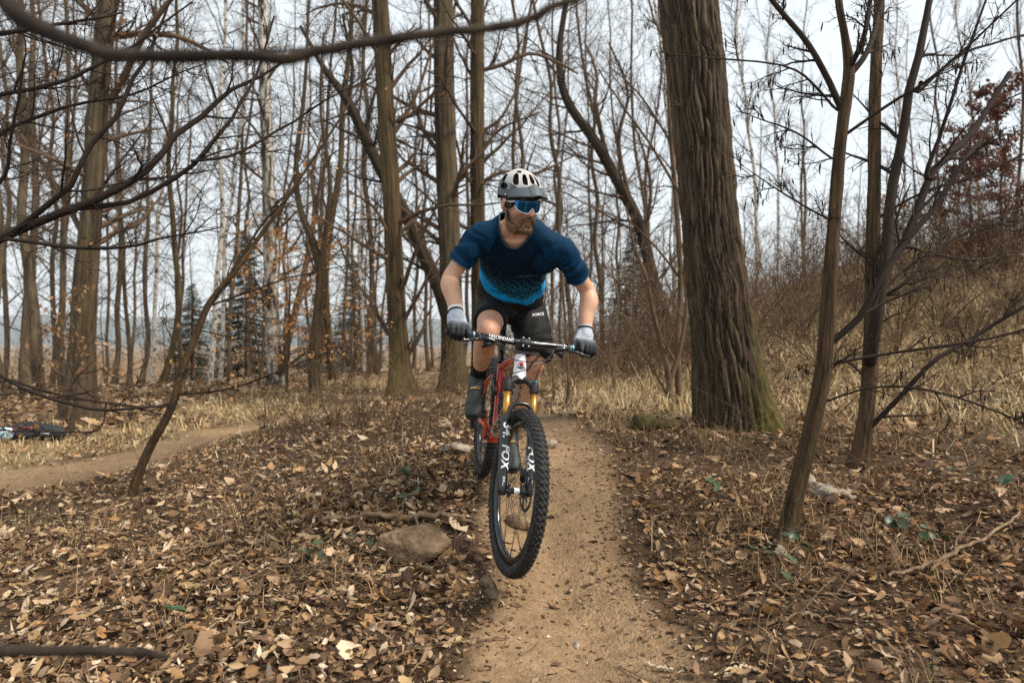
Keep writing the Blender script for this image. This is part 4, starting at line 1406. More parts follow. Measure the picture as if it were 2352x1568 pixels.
# the 300 leaves closest to the lens are single leaves
dist = np.hypot(dn[0] * 1.0, dn[1])
vis = (np.abs(dn[0]) < .75 * dn[1]) & (dn[1] > 2.25)
order = np.argsort(np.where(vis, dist - 4 * dn[4], 99))[:300]
rest = np.ones(dn[6], bool)
rest[order] = False
cut = lambda d, m: tuple(a[m] for a in d[:6]) + (int(np.count_nonzero(m)),)
tag(emit('leaf_litter', cut(dn, rest), NEAR, R4), 'thick carpet of curled dry leaves in the foreground', 'leaf litter', kind='stuff')
LEAFM = []
for q, (pv, pf) in enumerate(NEAR):
    for c in range(4):
        me = raw_mesh('leaf', pv, [pf], False, {'col': np.repeat(LC[(q * 3 + c * 5) % len(LC)][None] * (.85 + .1 * c), len(pv), 0)})
        me.materials.append(M['leaf'])
        LEAFM.append(me)
for k_, i_ in enumerate(order):
    o = link('leaf', LEAFM[k_ % len(LEAFM)], GROUND)
    s_ = min(.075, float(dn[4][i_]) * 1.0)
    o.matrix_world = Matrix.Translation((dn[0][i_], dn[1][i_], dn[2][i_] + .012)) @ Matrix(dn[3][i_].tolist()).to_4x4() @ Matrix.Scale(s_, 4)

tag(emit('leaf_litter', litter(58000, 4.4, 9.0, MIDP, .047, R4, pile=.02, tilt=.6), MIDP, R4), 'dry leaves strewn over the middle ground and the low mound', 'leaf litter', kind='stuff')
tag(emit('leaf_litter', litter(62000, 9.0, 24.0, FARQ, .10, R4, pile=.02, tilt=.5), FARQ, R4), 'dry brown leaves covering the wood floor under the far trees', 'leaf litter', kind='stuff')


# broken bits of leaf and bark worked into the soil
def crumbs():
    x, y = scatter(64000, 1.9, 6.0, R4)
    td = trail_d(x, y)
    k = R4.random(len(x)) < np.where(td < .6, .12, np.where(td < 1.6, .85, .6))
    x, y = x[k], y[k]
    n = len(x)
    col = LC[R4.integers(0, len(LC), n)] * R4.uniform(.35, .95, (n, 1))
    return x, y, ground(x, y) + .003, rand_rot(n, R4, .3), .017 * R4.lognormal(0, .5, n), col, n


tag(emit('leaf_crumbs', crumbs(), FARQ, R4), 'broken leaf bits and bark crumbs trodden into the trail edges', 'leaf litter', kind='stuff')


def blades(n, y0, y1, R, prob, h, w, cols, lean=.9):
    x, y = scatter(n, y0, y1, R)
    # grow in tufts
    x = x + R.normal(0, .02, n)
    pr = prob(x, y)
    k = R.random(n) < pr
    x, y = x[k], y[k]
    n = len(x)
    z = ground(x, y) - .005
    az = R.uniform(0, 6.283, n) + .0
    d = np.stack([np.cos(az), np.sin(az), 0 * az], -1)
    s = np.stack([-np.sin(az), np.cos(az), 0 * az], -1)
    L = (h * R.lognormal(0, .35, n))[:, None]
    L = L * np.where((x < .6) & (y > 5), np.where(y < 9.2, .45, .75), 1.0)[:, None]          # trodden short beside the left path
    ln = np.abs(R.normal(lean, .35, n))[:, None]
    ww = (w * R.uniform(.6, 1.4, n))[:, None]
    p0 = np.stack([x, y, z], -1)
    up = np.array([0, 0, 1.0])
    p1 = p0 + L * .5 * (d * np.sin(ln * .5) + up * np.cos(ln * .5))
    p2 = p1 + L * .5 * (d * np.sin(ln * 1.3) + up * np.cos(ln * 1.3))
    V = np.stack([p0 - s * ww, p0 + s * ww, p1 + s * ww * .8, p1 - s * ww * .8, p2], 1)
    b = (np.arange(n) * 5)[:, None]
    C = np.array(cols)[R.integers(0, len(cols), n)] * R.uniform(.6, 1.25, (n, 1))
    return V.reshape(-1, 3), [b + [0, 1, 2, 3], b + [3, 2, 4]], np.repeat(C, 5, 0)


STRAW = [(.56, .43, .24), (.48, .35, .18), (.62, .49, .30), (.38, .27, .13), (.28, .19, .10)]


def tuft(x, y, s):
    return np.clip(.5 + 2.2 * fbm(x * 3.3, y * 3.3, 0, 2, s), 0, 1)


V, F, C = blades(110000, 4.6, 16, R4, lambda x, y: straw_mask(x, y) * (.35 + .65 * tuft(x, y, 3)) * (trail_d(x, y) > 1), .30, .0042, STRAW, 1.25)
tag(mesh_obj('dead_grass', V, F, M['straw'], attrs={'col': C}), 'pale matted dead grass on the bank and verges', 'grass', kind='stuff')
V, F, C = blades(42000, 2.0, 6.5, R4, lambda x, y: np.where(x > .7, .8, .4) * tuft(x, y, 13) * (trail_d(x, y) > 1.15) * smooth01(.1, .7, tuft(x, y, 14)), .17, .0014, [(.42, .29, .15), (.34, .22, .11), (.26, .17, .09), (.20, .12, .07)], 1.25)
tag(mesh_obj('dead_grass', V, F, M['straw'], attrs={'col': C}), 'thin dry grass stalks between the foreground leaves', 'grass', kind='stuff')
V, F, C = blades(2600, 2.2, 7.0, R4, lambda x, y: (tuft(x, y, 17) > .82) * (trail_d(x, y) > 1.2) * .8, .11, .0022, [(.10, .12, .03), (.13, .14, .04), (.08, .10, .03)], .6)
tag(mesh_obj('green_grass', V, F, M['straw'], attrs={'col': C}), 'few short green grass blades among dry leaves', 'grass', kind='stuff')


def stems(n, y0, y1, R, prob, h, r, matl, name, label, cat, arch=.5, kids=0, S=8, lay=.6):
    """thin bramble stems and fallen twigs arching over the ground"""
    x, y = scatter(n, y0, y1, R)
    k = R.random(n) < prob(x, y)
    x, y = x[k], y[k]
    n = len(x)
    p = np.stack([x, y, ground(x, y) + .003], -1)
    az = R.uniform(0, 6.283, n)
    el = np.abs(R.normal(lay, .35, n))
    d = np.stack([np.cos(az) * np.cos(el), np.sin(az) * np.cos(el), np.sin(el)], -1)
    L = h * R.lognormal(0, .4, n)
    PP = np.empty((n, S, 3))
    PP[:, 0] = p
    for s in range(1, S):
        d = unit(d + R.normal(0, .14, (n, 3)) + np.array([0, 0, -arch / S]))
        q = PP[:, s - 1] + d * (L / (S - 1))[:, None]
        g = ground(q[:, 0], q[:, 1]) + .006
        q[:, 2] = np.maximum(q[:, 2], g)
        PP[:, s] = q
    PR = (r * R.uniform(.6, 1.5, n))[:, None] * np.linspace(1, .4, S)
    Lb = Limbs()
    Lb.add(PP, PR, 3)
    if kids:
        b, rb = spawn(PP, PR, kids, (.25, 1), .4, (30, 65), .6, 5, .16, .02, R, r * .4)
        Lb.add(b, rb, 3)
    V, Q = Lb.arrays()
    return tag(mesh_obj(name, V, [Q], matl), label, cat, kind='stuff')


M['brush'] = mat('brush', (.085, .050, .032), .85, spec=.2, noise=.4, nscale=.6, color2=(.13, .085, .05))
offt = lambda x, y: (trail_d(x, y) > 1.2)
stems(4200, 2.1, 6.5, R4, lambda x, y: offt(x, y) * np.where(x > .8, .9, .5) * np.clip(.3 + fbm(x, y, 0, 2, 71) * 2, .1, 1), .30, .0013, M['stick'], 'fallen_twigs', 'thin brown stems and fallen twigs over the near leaves', 'twigs', 1.0, 1, lay=.25)
stems(420, 2.3, 7.0, R4, lambda x, y: offt(x, y) * np.where(x > .9, .8, .45), .45, .0017, M['twig_pale'], 'bramble_stems', 'thin upright bramble stems standing in the near litter', 'brambles', .5, 2, lay=.95)
# tangle on the mound left of the bike
stems(2000, 3.0, 6.6, R4, lambda x, y: offt(x, y) * np.exp(-((x + .95) / .6) ** 2), .33, .0014, M['twig_pale'], 'bramble_stems', 'tangle of dry stems on the mound left of the wheel', 'brambles', .6, 1, lay=.7)
stems(4300, 8.0, 20, R4, lambda x, y: smooth01(-1.5, 2.5, x) * .8 + .10 * (trail_d(x, y) > 1.6), 0.95, .0042, M['brush'], 'undergrowth', 'brown thicket of thin stems behind the rider and on the bank', 'undergrowth', .25, 3, 5, lay=1.15)
stems(3300, 12.5, 34, R4, lambda x, y: np.clip(.22 + .6 * smooth01(0, 5, x), 0, 1) * (trail_d(x, y) > 1.6), 1.5, .0062, M['brush'], 'undergrowth', 'dense brown brush along the far edge of the clearing', 'undergrowth', .1, 3, 5, lay=1.2)
stems(2300, 6.0, 13.5, R4, lambda x, y: smooth01(1.8, 3.4, x) * .9 * tuft(x * .5, y * .5, 55), .85, .0042, M['twig_pale'], 'bramble_stems', 'loose bramble stems arching out of the bank grass', 'brambles', .7, 3, 8, lay=.9)


# ---- green bramble leaves
def bramble(vx, vy, d, n, label, size=.05, seed=0):
    R = np.random.default_rng(900 + seed)
    c = P(vx, vy, d)
    z = float(ground(c[:1], c[1:2])[0])
    t = empty('bramble_plant', (c[0], c[1], z), label, 'plant', 'green bramble sprigs')
    K = 7
    st, sr = [], []
    for k in range(max(2, n // 4)):
        az = R.uniform(0, 6.28)
        L = R.uniform(.12, .3)
        u = np.linspace(0, 1, K)[:, None]
        q = np.array([math.cos(az), math.sin(az), 0]) * u * L + np.array([0, 0, 1]) * (.14 * np.sin(u * 2.4)) + R.normal(0, .004, (K, 3))
        q[0] = 0
        st.append(q)
        sr.append(np.linspace(.002, .001, K))
    st, sr = np.array(st), np.array(sr)
    V, Q = tubes(st, sr, 4)
    mesh_obj('stem', V, [Q], M['stick'], t)
    for k in range(n):
        pv, pf = leaf_proto(7, 0, 300 + seed * 20 + k, .36)
        tip = st[k % len(st)][R.integers(3, K)]
        Rm = rand_rot(1, R, .5)[0]
        if Rm[2, 2] < 0:
            Rm = Rm @ np.diag([1, -1, -1])
        V = (pv + [.5, 0, 0]) @ Rm.T * size * R.uniform(.7, 1.3) + tip
        mesh_obj('leaf', V, [pf], M['green_leaf'], t)


for k_, (vx, vy, d, n, lab) in enumerate([
        (1700, 1330, 3.15, 7, 'dark green bramble leaves nearest the trail edge on the right'), (1810, 1300, 3.3, 7, 'bramble sprig with broad dark leaves just under the near sapling'),
        (1745, 1385, 2.95, 5, 'low bramble leaves below the pale stone'), (905, 1060, 4.0, 4, 'single dark bramble sprig on the mound beside the rear wheel'),
        (915, 1150, 3.6, 3, 'small green sprig above the half-buried rock'), (750, 1235, 3.3, 4, 'green sprig among leaves left of the rock'),
        (650, 1260, 3.2, 4, 'pale green sprig farther left in the leaf litter'), (2050, 1250, 3.4, 6, 'dark bramble clump right of the near sapling foot'),
        (2200, 1330, 3.1, 7, 'dark green clump low in the right corner litter'), (2290, 1180, 3.7, 7, 'bramble clump beneath the drooping twigs at right'),
        (2300, 920, 6.0, 9, 'dark ivy-like clump on the bank at the right edge'), (430, 1410, 2.6, 3, 'lone green leaves in the left foreground litter'),
        (1620, 1160, 3.9, 4, 'small bramble sprig between trail and mossy tree')]):
    bramble(vx, vy, d, n, lab, .06 if d < 3.4 else .07, k_)
# ---------------------------------------------------------------- mountain bike
RH, FH = np.array([-.157, 4.22, .738]), np.array([.013, 3.06, .530])
WB = float(np.linalg.norm(FH - RH))
_f = unit(FH - RH)
_l = unit(np.cross([0, 0, 1.0], _f))
_u = np.cross(_f, _l)
_roll = math.radians(5.8)
_l2 = _l * math.cos(_roll) - _u * math.sin(_roll)
_u2 = _u * math.cos(_roll) + _l * math.sin(_roll)
BMAT = Matrix(((_f[0], _l2[0], _u2[0], RH[0]), (_f[1], _l2[1], _u2[1], RH[1]), (_f[2], _l2[2], _u2[2], RH[2]), (0, 0, 0, 1)))
BNP = np.array(BMAT)


def bw(p):
    p = np.asarray(p, float)
    return p @ BNP[:3, :3].T + BNP[:3, 3]


# steering axis in the bike's plane
HA = math.radians(66)
AXD = np.array([-math.cos(HA), 0, math.sin(HA)])
AXN = np.array([math.sin(HA), 0, math.cos(HA)])
FAX = np.array([WB, 0, 0])
AX0 = FAX - .044 * AXN
STEER = math.radians(7.0)


def st(V):
    """turn the front end about the steering axis"""
    V = np.asarray(V, float)
    q = V - AX0
    c, s = math.cos(STEER), math.sin(STEER)
    return AX0 + q * c + np.cross(AXD, q) * s + AXD * (q @ AXD)[..., None] * (1 - c)


def ax(h, fwd=0.0, y=0.0):
    """point at height h along the steering axis, fwd in front of it"""
    h = h + (.010 if h > .43 else 0)
    return AX0 + AXD * h + AXN * fwd + np.array([0, y, 0])


B = {}
B['rubber'] = mat('tyre_rubber', (.018, .018, .018), .75, spec=.35, noise=.35, nscale=60, color2=(.045, .040, .034), ramp=(.45, .75))
B['black'] = mat('satin_black', (.012, .012, .013), .38, spec=.5)
B['gloss'] = mat('gloss_black', (.010, .011, .012), .18, spec=.6)
B['matte'] = mat('matte_black', (.014, .014, .015), .6, spec=.4)
B['gold'] = mat('gold_stanchion', (.52, .25, .05), .28, metal=.75)
B['red'] = mat('red_paint', (.55, .018, .010), .25, spec=.6, coat=.5)
B['orange'] = mat('orange_red_paint', (.58, .065, .022), .3, spec=.6, coat=.4)
B['white'] = mat('white_paint', (.74, .74, .76), .3, spec=.5, coat=.3)
B['sand'] = mat('sand_paint', (.50, .40, .32), .35, spec=.5)
B['decal'] = mat('white_decal', (.80, .82, .84), .5)
B['ink'] = mat('black_decal', (.012, .012, .014), .5)
B['redink'] = mat('red_decal', (.50, .012, .015), .5)
B['steel'] = mat('steel', (.45, .45, .46), .32, metal=1.0)
B['dark_steel'] = mat('dark_steel', (.10, .10, .105), .4, metal=.9)
B['blue'] = mat('blue_anodised', (.03, .22, .30), .3, metal=.7)
B['ice'] = mat('ice_blue_anodised', (.30, .55, .62), .3, metal=.6)
B['grip'] = mat('grip_rubber', (.02, .02, .021), .8, spec=.3, bump=.6, bscale=300, bdist=.002)

BIKE = empty('mountain_bike', (0, 0, 0), 'red and white full-suspension mountain bike with its front wheel off the ground', 'bicycle')
BIKE.matrix_world = BMAT


def bpart(mb, name, m, parent=None, steer=False, smooth=True):
    if steer:
        mb.map(st)
    return mb.build(name, m, parent or BIKE, smooth)


# ---- wheels
def wheel_meshes():
    out = {}
    th = np.linspace(0, 2 * np.pi, 20, endpoint=False)
    t = MB().ring(.342, [(.0275 * math.cos(a), .029 * math.sin(a)) for a in th], 120)
    out['tyre'] = (t, B['rubber'])
    k = MB()
    rows = [(-56, 84, .0075, .008, .006), (-30, 84, .0085, .007, .005), (-9, 84, .0095, .0075, .0045), (9, 84, .0095, .0075, .0045), (30, 84, .0085, .007, .005), (56, 84, .0075, .008, .006)]
    for q, (sec, n, lx, ly, hh) in enumerate(rows):
        a = math.radians(sec)
        for i in range(n):
            ph = 2 * math.pi * (i + .5 * (q % 2) + (.25 if q in (2, 4) else 0)) / n
            er = np.array([math.cos(ph), 0, math.sin(ph)])
            et = np.array([-math.sin(ph), 0, math.cos(ph)])
            ey = np.array([0, 1, 0.])
            nrm = er * math.cos(a) + ey * math.sin(a)
            tan = -er * math.sin(a) + ey * math.cos(a)
            c = er * .342 + nrm * (.0280 + hh * .2)
            k.box(c, (lx * 1.45, ly * 1.35, hh), np.stack([et, tan, nrm], 1))
    out['tread'] = (k, B['rubber'])
    r = MB().ring(.300, [(.014, -.017), (.014, -.015), (.006, -.013), (.006, .013), (.014, .015), (.014, .017), (-.006, .016), (-.016, .010), (-.016, -.010), (-.006, -.016)], 96)
    out['rim'] = (r, B['gloss'])
    h = MB()
    prof = [(.009, -.052), (.012, -.046), (.012, -.040), (.029, -.037), (.029, -.033), (.015, -.028), (.012, 0), (.016, .022), (.029, .029), (.029, .033), (.02, .038), (.016, .050), (.009, .053)]
    h.ring(0, prof, 28, closed=False)
    out['hub'] = (h, B['gloss'])
    rb = MB()
    rb.ring(0, [(.0135, -.012), (.0139, -.008), (.0139, .004), (.0155, .012)], 20, closed=False)
    out['hub_label'] = (rb, B['decal'])
    d = MB().ring(.0, [(.090, .0452), (.090, .0468), (.072, .0468), (.072, .0452)], 60)
    for i in range(6):
        a = i * math.pi / 3
        d.tube([[.02 * math.cos(a), .046, .02 * math.sin(a)], [.05 * math.cos(a + .35), .046, .05 * math.sin(a + .35)], [.074 * math.cos(a + .5), .046, .074 * math.sin(a + .5)]], .004, 5, ry=.001)
    out['brake_disc'] = (d, B['dark_steel'])
    sp = MB().tube([[.0, 0, 0], [1, 0, 0]], .0011, 5)
    return out


WM = {}
for k_, (mb_, m_) in wheel_meshes().items():
    V_, F_ = mb_.raw()
    me_ = raw_mesh(k_, V_, F_, k_ != 'tread')
    me_.materials.append(m_)
    WM[k_] = me_
SPV, SPF = MB().tube([[-.5, 0, 0], [.5, 0, 0]], .0012, 5, hint=(0, 0, 1)).raw()
SPM = raw_mesh('spoke', SPV, SPF, True)
SPM.materials.append(B['matte'])


def wheel(name, mtx):
    w = link(name, WM['tyre'], BIKE)
    w.matrix_local = mtx
    for k in ('rim', 'hub', 'hub_label', 'brake_disc'):
        link(k, WM[k], w)
    tag(link('tread', WM['tread'], w), kind='stuff')
    for i in range(28):
        side = 1 if i % 2 else -1
        fl = (i // 2) * 2 * math.pi / 14
        cross = (1 if (i // 2) % 2 else -1) * math.radians(38)
        a0 = fl + (math.pi / 14 if side > 0 else 0)
        p0 = Vector((.027 * math.cos(a0), side * .033, .027 * math.sin(a0)))
        a1 = 2 * math.pi * i / 28 + cross * .35
        a1 = a0 + cross
        p1 = Vector((.288 * math.cos(a1), side * .006, .288 * math.sin(a1)))
        d = p1 - p0
        o = link('spoke', SPM, w)
        o.matrix_local = Matrix.Translation((p0 + p1) / 2) @ d.to_track_quat('X', 'Z').to_matrix().to_4x4() @ Matrix.Diagonal((d.length, 1, 1, 1))
    return w


def frame_mtx(o, x, y, z):
    return Matrix(((x[0], y[0], z[0], o[0]), (x[1], y[1], z[1], o[1]), (x[2], y[2], z[2], o[2]), (0, 0, 0, 1)))


o_ = st(FAX)
wheel('front_wheel', frame_mtx(o_, st(FAX + [1, 0, 0]) - o_, st(FAX + [0, 1, 0]) - o_, st(FAX + [0, 0, 1]) - o_))
wheel('rear_wheel', Matrix.Identity(4))

# ---- fork
FORK = bpart(MB().tube([ax(.488), ax(.50)], [.020, .026], 18), 'fork', B['black'], steer=True)      # steerer base
cr = MB()
crp = [ax(.462, .030, -.063), ax(.485, .030, -.050), ax(.505, .018, -.024), ax(.511, .012, 0), ax(.505, .018, .024), ax(.485, .030, .050), ax(.462, .030, .063)]
cr.tube(crp, [.018, .016, .016, .019, .016, .016, .018], 12, n=25, hint=(1, 0, 0))
LEGF = .044 - .004
for s_ in (-1, 1):
    cr.tube([ax(.440, LEGF - .006, s_ * .065), ax(.446, LEGF - .006, s_ * .065), ax(.486, LEGF - .006, s_ * .065), ax(.494, LEGF - .006, s_ * .065)], [.019, .0215, .0215, .019], 18)
bpart(cr, 'crown', B['matte'], FORK, True)
for s_ in (-1, 1):
    bpart(MB().tube([ax(.30, LEGF - .006, s_ * .065), ax(.45, LEGF - .006, s_ * .065)], .017, 18), 'stanchion', B['gold'], FORK, True)
    bpart(MB().tube([ax(.490, LEGF - .006, s_ * .065), ax(.497, LEGF - .006, s_ * .065), ax(.503, LEGF - .006, s_ * .065)], [.0185, .0185, .013], 16), 'top_cap', B['blue'] if s_ > 0 else B['matte'], FORK, True)
    lg = MB()
    hs = [(-.022, .013, .012), (-.012, .017, .0145), (.02, .021, .019), (.08, .0225, .0205), (.20, .023, .0215), (.30, .0235, .0225), (.325, .025, .0245), (.338, .0225, .0225)]
    lg.tube([ax(h, LEGF - .006 + (.004 if h < .05 else 0), s_ * (.065 if h > .03 else .063)) for h, a, b in hs], [a for h, a, b in hs], 20, n=32)
    bpart(lg, 'lower_leg', B['gloss'], FORK, True)
ar = MB().tube([ax(.318, .046, -.060), ax(.345, .050, -.057), ax(.375, .052, -.048), ax(.392, .053, -.028), ax(.396, .053, 0), ax(.392, .053, .028), ax(.375, .052, .048), ax(.345, .050, .057), ax(.318, .046, .060)],
               [.014, .012, .0105, .0095, .0095, .0095, .0105, .012, .014], 12, n=30, hint=(1, 0, 0))
bpart(ar, 'arch', B['gloss'], FORK, True)
bpart(MB().tube([ax(0, .044, -.080), ax(0, .044, -.055), ax(0, .044, -.054), ax(0, .044, .054), ax(0, .044, .055), ax(0, .044, .080)], [.0105, .0105, .007, .007, .0105, .0105], 14, hint=(0, 0, 1)), 'axle', B['matte'], FORK, True)
cal = MB().box(ax(.075, -.012, .052), (.034, .026, .058)).tube([ax(.10, .0, .056), ax(.045, -.02, .056)], .008, 8)
bpart(cal, 'brake_caliper', B['gloss'], FORK, True, False)


def leg_text(s, hmid, y, size, bold, shear=0.0, side=0.0, m='decal', sx=1.0):
    """lettering running down the front of a fork leg, tops toward the rider's left"""
    uv, F = text_mesh(s, size, bold, 3, shear)
    h = hmid - uv[:, 0] * sx
    r = .0245
    a = uv[:, 1] / r + side
    c = ax(0, LEGF - .006, y)[None] + AXD[None] * h[:, None]
    V = c + r * (np.cos(a)[:, None] * AXN + np.sin(a)[:, None] * np.array([0, 1, 0.]))
    return mesh_obj('decal', st(V), [F], B[m], FORK)


leg_text('34.', .268, -.065, .062, .022, .15, sx=.95, side=.15)
leg_text('FOX', .150, -.065, .060, .026, .2, sx=.90, side=.12)
leg_text('SWISS', .040, -.065, .016, .004)
leg_text('FOX', .150, .065, .060, .026, .2, sx=.90, side=-.15)
leg_text('FACTORY', .125, .065, .016, .004, side=-1.05)
leg_text('T', .045, .065, .016, .004)

# ---- frame
FR = {}
HT0, HT1 = ax(.508), ax(.625)
BBP = np.array([.432, 0, .002])
ht = MB().tube([ax(.505), ax(.515), ax(.56), ax(.61), ax(.622), ax(.628)], [.031, .0325, .0305, .0275, .0265, .023], 24, n=24)
FRAME = bpart(ht, 'frame', B['white'])
FRAME.data.materials[0] = B['white']
bpart(MB().tube([ax(.628), ax(.638), ax(.645)], [.024, .023, .018], 18), 'headset_cap', B['black'], FRAME)
bpart(MB().tube([ax(.498), ax(.507)], [.0315, .033], 20), 'lower_headset', B['black'], FRAME)
dt0, dt1 = ax(.535, -.012), BBP + [.01, 0, .035]
dtp = np.array([dt0, dt0 * .65 + dt1 * .35 + [.045, 0, -.02], dt0 * .3 + dt1 * .7 + [.030, 0, -.018], dt1])
bpart(MB().tube(dtp, [.030, .032, .034, .036], 20, n=24, ry=[.032, .033, .034, .034]), 'down_tube', B['sand'], FRAME)
stt = BBP + np.array([-.115, 0, .40])
bpart(MB().tube([ax(.60, -.012), ax(.60, -.012) * .5 + stt * .5 + [0, 0, .004], stt + [.014, 0, -.02]], [.024, .021, .018], 16, n=16, ry=[.026, .02, .02]), 'top_tube', B['red'], FRAME)
bpart(MB().tube([BBP, BBP * .6 + stt * .4, stt], [.026, .020, .0185], 16, n=14), 'seat_tube', B['red'], FRAME)
bpart(MB().tube([stt, stt + unit(stt - BBP) * .03], [.021, .021], 16), 'seat_clamp', B['black'], FRAME)
SPT = stt + unit(stt - BBP) * .235
bpart(MB().tube([stt, stt + unit(stt - BBP) * .06], .0165, 16).tube([stt + unit(stt - BBP) * .05, SPT], .0145, 16), 'seatpost', B['black'], FRAME)
sd = MB()
xs_ = np.linspace(-.14, .13, 9)
sd.tube([SPT + np.array([x, 0, .035 + .02 * (x < -.05) * (abs(x) - .05) * 6]) for x in xs_], [.03, .062, .068, .062, .045, .032, .025, .021, .012], 16, n=20, ry=[.012, .02, .022, .022, .02, .018, .017, .016, .01], hint=(0, 0, 1))
bpart(sd, 'saddle', B['matte'], FRAME)
bpart(MB().ring(.0, [(.0, -.037), (.026, -.037), (.028, -.030), (.028, .030), (.026, .037), (0, .037)], 24, c=BBP, closed=False), 'bottom_bracket', B['red'], FRAME)
for s_ in (-1, 1):
    bpart(MB().tube([BBP + [-.03, s_ * .025, .045], BBP + [-.10, s_ * .042, .035], [.16, s_ * .060, .015], [.03, s_ * .070, .004], [-.01, s_ * .068, 0]], [.017, .014, .013, .013, .016], 10, n=18, hint=(0, 1, 0), ry=[.012, .009, .009, .009, .009]), 'chainstay', B['orange'], FRAME)
    bpart(MB().tube([[-.01, s_ * .068, 0], [.04, s_ * .064, .09], [.15, s_ * .052, .235], [.265, s_ * .036, .315]], [.013, .011, .0105, .011], 10, n=16, hint=(0, 1, 0)), 'seatstay', B['red'], FRAME)
    bpart(MB().tube([[.265, s_ * .040, .315], stt * .62 + BBP * .38 + [.02, s_ * .036, .03], stt * .5 + BBP * .5 + [.085, s_ * .030, .06]], [.014, .016, .013], 10, n=12, hint=(0, 1, 0), ry=.006), 'rocker_link', B['black'], FRAME)
shk0, shk1 = stt * .5 + BBP * .5 + [.085, 0, .06], BBP + [.17, 0, .14]
bpart(MB().tube([shk0, shk0 * .55 + shk1 * .45], .0135, 14).tube([shk0 * .6 + shk1 * .4, shk1], .022, 14), 'shock', B['black'], FRAME)


DTS = spline(dtp, 160)
DTL = np.concatenate([[0], np.cumsum(np.linalg.norm(np.diff(DTS, axis=0), axis=1))])


def tube_text(s, size, bold, side, flip, mid):
    """lettering along the curve of the down tube"""
    uv, F = text_mesh(s, size, bold, 3, .1)
    h = mid + uv[:, 0]
    c = np.stack([np.interp(h, DTL, DTS[:, k]) for k in range(3)], -1)
    d = unit(np.stack([np.interp(h + .01, DTL, DTS[:, k]) for k in range(3)], -1) - np.stack([np.interp(h - .01, DTL, DTS[:, k]) for k in range(3)], -1))
    fr = unit(np.cross(d, [0, 1, 0.]))
    fr = fr * np.sign(fr[:, :1])
    r = .0365
    a = (flip * uv[:, 1] / r + side)[:, None]
    return mesh_obj('decal', c + (np.cos(a) * fr + np.sin(a) * np.array([0, 1, 0.])) * r, [F], B['ink'], FRAME)


tube_text('ROCKY MOUNTAIN', .058, .012, math.radians(58), -1, .30)
tube_text('ROCKY MOUNTAIN', .058, .012, math.radians(-58), 1, .30)


# head badge: red half disc, peaks, black ribbon
def badge(polys, m, off):
    Vs, Fs, n = [], [], 0
    for pl in polys:
        pl = np.array(pl, float)
        c = pl.mean(0)
        pts = [c]
        ring = []
        for i in range(len(pl)):
            a, b = pl[i], pl[(i + 1) % len(pl)]
            for t in (0, .25, .5, .75):
                ring.append(a * (1 - t) + b * t)
        pts = np.array([c] + [q * .5 + c * .5 for q in ring] + ring)
        k = len(ring)
        F = []
        for i in range(k):
            i2 = (i + 1) % k
            F += [[0, 1 + i, 1 + i2], [1 + i, 1 + k + i, 1 + k + i2], [1 + i, 1 + k + i2, 1 + i2]]
        r = .0318 + off
        a = pts[:, 0] / r
        V = ax(.570)[None] + AXD[None] * pts[:, 1:2] + r * (np.cos(a)[:, None] * AXN + np.sin(a)[:, None] * np.array([0, 1, 0.]))
        Vs.append(V)
        Fs.append(np.array(F) + n)
        n += len(V)
    mesh_obj('head_badge', np.vstack(Vs), Fs, B[m], FRAME)


ang_ = np.linspace(0, math.pi, 9)
badge([[(.017 * math.cos(a), .021 * math.sin(a) - .004) for a in ang_]], 'redink', .0)
badge([[(-.016, -.004), (-.010, .008), (-.005, .000), (0, .010), (.006, .0), (.011, .007), (.016, -.004)], [(-.021, -.012), (.021, -.012), (.021, -.005), (-.021, -.005)], [(-.012, -.0125), (.012, -.0125), (.006, -.017), (-.006, -.017)]], 'ink', .0006)
badge([[(-.013, -.003), (-.009, .005), (-.006, -.003)], [(.007, -.003), (.011, .004), (.014, -.003)]], 'decal', .0011)
uv_, F_ = text_mesh('ROCKY MOUNTAIN', .0052, .0, 1)
a_ = uv_[:, 0] * .95 / .0333
mesh_obj('head_badge', ax(.570)[None] + AXD[None] * (uv_[:, 1:2] - .0085) + .0333 * (np.cos(a_)[:, None] * AXN + np.sin(a_)[:, None] * np.array([0, 1, 0.])), [F_], B['decal'], FRAME)

# ---- cockpit
BAR0 = ax(.674, .056)
barp = []
for y in (-.378, -.30, -.22, -.14, -.06, -.03, .03, .06, .14, .22, .30, .378):
    ay = abs(y)
    rise = .010 * float(smooth01(.06, .19, ay)) + .012 * max(0, ay - .19)
    back = .10 * max(0, ay - .05) ** 1.15
    barp.append(BAR0 + AXD * rise - AXN * back + np.array([0, y, 0]))
barp = np.array(barp)
rr_ = [.0111, .0111, .0111, .0140, .0170, .0175, .0175, .0170, .0140, .0111, .0111, .0111]
BARO = bpart(MB().tube(barp, rr_, 16, n=60, hint=(1, 0, 0)), 'handlebar', B['gloss'], steer=True)
bs_ = spline(barp, 200)


def bar_at(y):
    return np.array([np.interp(y, bs_[:, 1], bs_[:, k]) for k in range(3)])


sm = MB().tube([ax(.648), ax(.690)], [.0185, .0185], 16).tube([ax(.669), BAR0 - AXN * .01], [.0165, .0165], 12)
sm.tube([BAR0 + [0, -.026, 0], BAR0 + [0, -.022, 0], BAR0 + [0, .022, 0], BAR0 + [0, .026, 0]], [.020, .0225, .0225, .020], 18, hint=(1, 0, 0))
bpart(sm, 'stem', B['matte'], BARO, True)
for y_ in (-.014, .014):
    for z_ in (-.019, .019):
        bpart(MB().tube([BAR0 + AXD * z_ + AXN * .014 + [0, y_, 0], BAR0 + AXD * z_ + AXN * .022 + [0, y_, 0]], .005, 8), 'bolt', B['steel'], BARO, True)
uv_, F_ = text_mesh('DESCENDANT', .027, .010, 3, .0)
